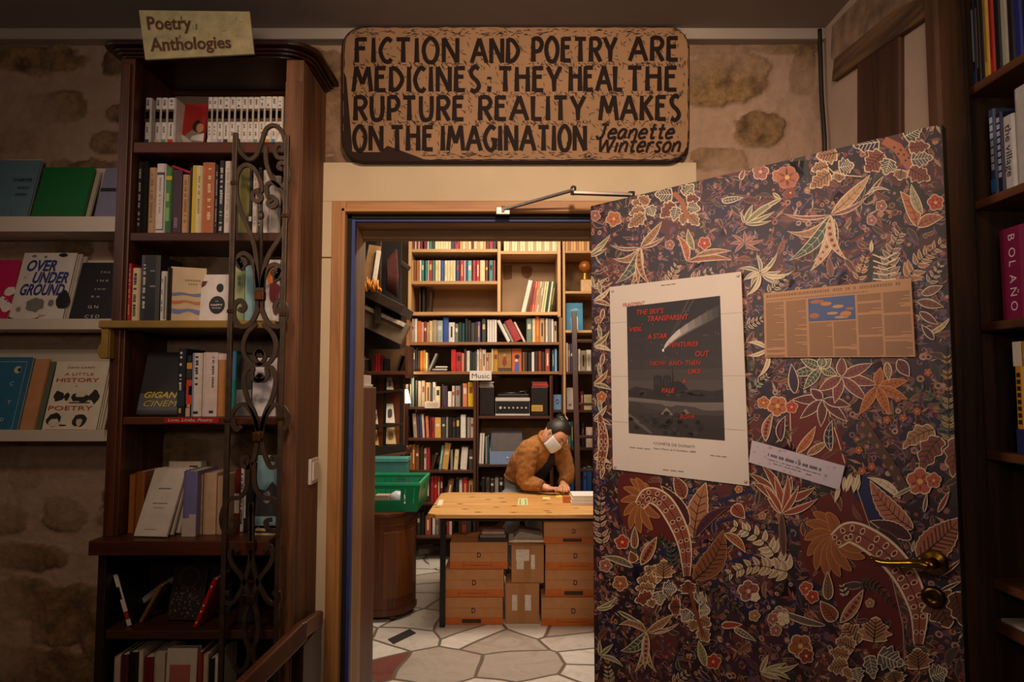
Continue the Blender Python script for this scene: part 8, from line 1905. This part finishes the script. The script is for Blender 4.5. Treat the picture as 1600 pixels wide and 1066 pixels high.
    for sg in (1, -1):
        ellipsoid(mb, head + R @ Vector((sg * .030, .083, .016)), .012, .008, .007, R, 10, 6, None, 0); ellipsoid(mb, head + R @ Vector((sg * .030, .089, .015)), .005, .004, .005, R, 8, 6, None, 1)
    mb.build('eyes', [plain('#8a7468', .4, 0), plain('#1c100c', .3, 0)], r)
    mb = MB()
    for sg in (1, -1): mb.tube([head + R @ Vector((sg * x, y, z)) for x, y, z in ((.014, .094, .032), (.030, .091, .037), (.046, .080, .033))], [.003, .0035, .002], 6)
    mb.build('eyebrows', HAIR, r)
    # hair: cap, bun, clip
    def cap(p):
        q = p.copy()
        if q.z < -.02: q.z = -.02 + (q.z + .02) * .45
        if q.y > .045 and q.z < .055: q.y = .045 + (q.y - .045) * .25
        return q
    mb = MB(); ellipsoid(mb, head + R @ Vector((0, -.016, .022)), .086, .102, .112, R, 26, 18, cap)
    bun = head + R @ Vector((0, -.080, .095)); ellipsoid(mb, bun, .042, .038, .040, R, 14, 10); ellipsoid(mb, head + R @ Vector((0, -.05, .095)), .05, .05, .04, R, 12, 8)
    rnd = random.Random(5)
    for k in range(12):
        a = bun + Vector((rnd.uniform(-.03, .03), rnd.uniform(-.02, .02), rnd.uniform(0, .03))); mb.tube([a, a + Vector((rnd.uniform(-.03, .02), -.01, rnd.uniform(.0, .025))), a + Vector((rnd.uniform(-.06, .01), -.012, rnd.uniform(-.03, .02)))], [.005, .004, .001], 5)
    for k in range(5): a = head + R @ Vector((.080, .03 + .004 * k, .03)); mb.tube([a, a + R @ Vector((.004, .012, -.03)), a + R @ Vector((.0, .016, -.07 - .006 * k))], [.004, .003, .001], 5)
    mb.build('hair', HAIR, r)
    mb = MB(); mb.tube([bun + R @ Vector((.015, -.012, .035)), bun + R @ Vector((.03, .004, .036)), bun + R @ Vector((.042, .016, .022))], [.006, .009, .006], 6); mb.build('hair_clip', plain('#b8b4b0', .3), r)
    # mask
    mb = MB(); n, m_ = 12, 8; vs = []
    for i in range(m_ + 1):
        for k in range(n + 1):
            a = radians(-68 + 136 * k / n); z = .000 - .098 * i / m_; bulge = .010 * sin(pi * i / m_)
            w_ = 1 - .26 * (i / m_) ** 1.5
            vs.append(head + R @ Vector(((.084) * w_ * sin(a), (.100 + bulge) * (cos(a) * .98 + .02) + (.014 if i < 3 else .008) * math.exp(-(sin(a) / .3) ** 2), z)))
    fs = [(i * (n + 1) + k, i * (n + 1) + k + 1, (i + 1) * (n + 1) + k + 1, (i + 1) * (n + 1) + k) for i in range(m_) for k in range(n)]
    mb.raw(vs, fs, 0, None, True); mk = mb.build('face_mask', plain('#cfd2d4', .7, .05), r); sm = mk.modifiers.new('thick', 'SOLIDIFY'); sm.thickness = .002
    mb = MB()
    for sg in (1, -1):
        for z in (-.005, -.075): mb.tube([head + R @ Vector((sg * .078, .040, z)), head + R @ Vector((sg * .083, .012, z * .6 + .004)), head + R @ Vector((sg * .080, -.018, .012))], .0016, 5)
    mb.build('mask_loop', plain('#d8d8d8', .6), r)
    # jacket: torso, sleeves and stand-up collar in one soft shell, open in front over a dark top
    mb = MB(); loft(mb, [(waist.lerp(pel, .45), .160, .122), (waist, .165, .128), (waist.lerp(mid, .5), .172, .134), (mid, .178, .138), (mid.lerp(U, .5), .182, .134), (U, .165, .118), (U.lerp(nb, .6), .112, .090), (nb, .074, .068)], lat)
    limb(mb, [sR + lat * .03, sR, sR.lerp(eR, .5) - lat * .012, eR, eR.lerp(wR, .5), wR], [.075, .086, .076, .066, .055, .043]); limb(mb, [sL - lat * .03, sL, sL.lerp(eL, .5) + lat * .012, eL, eL.lerp(wL, .5), wL], [.075, .086, .074, .064, .054, .043])
    cx = (nb - U).normalized(); x_ = (lat - cx * lat.dot(cx)).normalized(); y_ = cx.cross(x_)
    mb.tube([nb + cx * .008 + x_ * cos(2 * pi * k / 18) * .072 + y_ * sin(2 * pi * k / 18) * .066 for k in range(19)], .017, 8)
    jk = fuse('jacket', mb, JK, r, .009, 5)
    Mj = wm(jk)
    for v in jk.data.vertices:      # soft creases in the fleece
        w_ = Mj @ v.co; k = noise.noise(Vector((w_.x * 9 + w_.z * 7, w_.y * 6, w_.z * 17 - w_.x * 8))); k2 = noise.noise(w_ * 38)
        v.co += v.normal * (.012 * (abs(k) ** .7 - .35) + .0025 * k2)
    mb = MB(); hr = waist.lerp(pel, .42); mb.tube([hr + lat * cos(2 * pi * k / 20) * .158 + fh.cross(lat).cross(lat) * -sin(2 * pi * k / 20) * .122 for k in range(21)], .014, 6, cap=False); mb.build('hem_band', plain('#7d5633', .95, .14, 70, spec=.1), r)
    mb = MB()
    for w_ in (wR, wL): e_ = eR if w_ is wR else eL; d_ = (w_ - e_).normalized(); mb.tube([w_ - d_ * .022, w_ + d_ * .008], [.045, .041], 14)
    mb.build('cuffs', plain('#7d5633', .95, .14, 70, spec=.1), r)
    mb = MB(); pts = [waist.lerp(mid, .1), waist.lerp(mid, .6), mid, mid.lerp(U, .5), U, U.lerp(nb, .55)]; dep = [.134, .142, .143, .140, .128, .100]
    t_ = (U - mid).normalized(); fr2 = (fh - t_ * fh.dot(t_)).normalized(); lt = fr2.cross(t_).normalized(); hw = [.062, .056, .048, .040, .032, .018]
    A1 = [p + fr2 * d - lt * h for p, d, h in zip(pts, dep, hw)]; B1 = [p + fr2 * d + lt * h for p, d, h in zip(pts, dep, hw)]
    for k in range(5): mb.poly([A1[k], A1[k + 1], B1[k + 1], B1[k]])
    dt = mb.build('dark_top', TOP, r); sm = dt.modifiers.new('thick', 'SOLIDIFY'); sm.thickness = .036; sm.offset = 0
    # trousers and shoes
    mb = MB(); loft(mb, [(waist.lerp(pel, .55), .140, .108), (pel, .148, .118), (pel + Vector((0, 0, -.09)), .140, .110)], lat)
    for h_, k_, a_ in ((hpR, kneeR, aR), (hpL, kneeL, aL)): limb(mb, [h_, k_, a_ + Vector((0, 0, .02))], [.105, .078, .060])
    fuse('jeans', mb, DEN, r, .014, 4)
    for a_, t_ in ((aR, tR), (aL, tL)):
        mb = MB(); limb(mb, [a_ + Vector((-.02, .05, -.030)), a_ + Vector((0, 0, -.026)), t_ + Vector((0, 0, -.002)), t_ + (t_ - a_).normalized() * .05], [.036, .042, .033, .022]); fuse('shoe', mb, plain('#1c1a1a', .6), r, .010, 3)
    # pencil held in the writing hand
    q = hR + dR.normalized() * .098; mb = MB(); mb.tube([q + Vector((.012, -.004, -.030)), q + Vector((.004, .03, .06))], .0035, 6); tag(mb.build('pencil', plain('#c8a030', .5), None), 'yellow pencil held in the writing hand of the bending person', 'pencil')
person()
# ================================================================== the far books: the larger ones one by one, the smallest as one mass
def flush_books():
    front = sum(1 for o in COL.objects if o.get('category') == 'book')
    BQ.sort(key=lambda q: -q[0]); keep = max(0, 298 - front)
    for a, loc, w, d, h, hx, lab, grp, rot, pr in BQ[:keep]: book(loc, w, d, h, hx, lab, grp, rot=rot, small=True, prints=pr)
    mb = MB(); rest = BQ[keep:]
    for a, loc, w, d, h, hx, lab, grp, rot, pr in rest:
        m = MB(); m.box(0, w, 0, d, 0, h, 0, RGB(hx)); m.box(w * .2, w * .8, .001, d + .001, h - .001, h + .0005, 0, RGB(PAGE))
        loc = Vector(loc); loc.z += max(0, w * sin(rot[1]))
        M = Matrix.Translation(loc) @ Matrix.Rotation(rot[1], 4, 'Y'); m.xf(M)
        b = len(mb.v); mb.v += m.v; mb.f += [tuple(b + i for i in f) for f in m.f]; mb.m += m.m; mb.c += m.c; mb.smooth += m.smooth
    if rest: tag(mb.build('far_books', vcol('far_book_covers', .55), None), 'slim spines filling the gaps between larger books on the far shelves', 'books', None, 'stuff')
    return front, keep, len(rest)
print('BOOKS', flush_books())
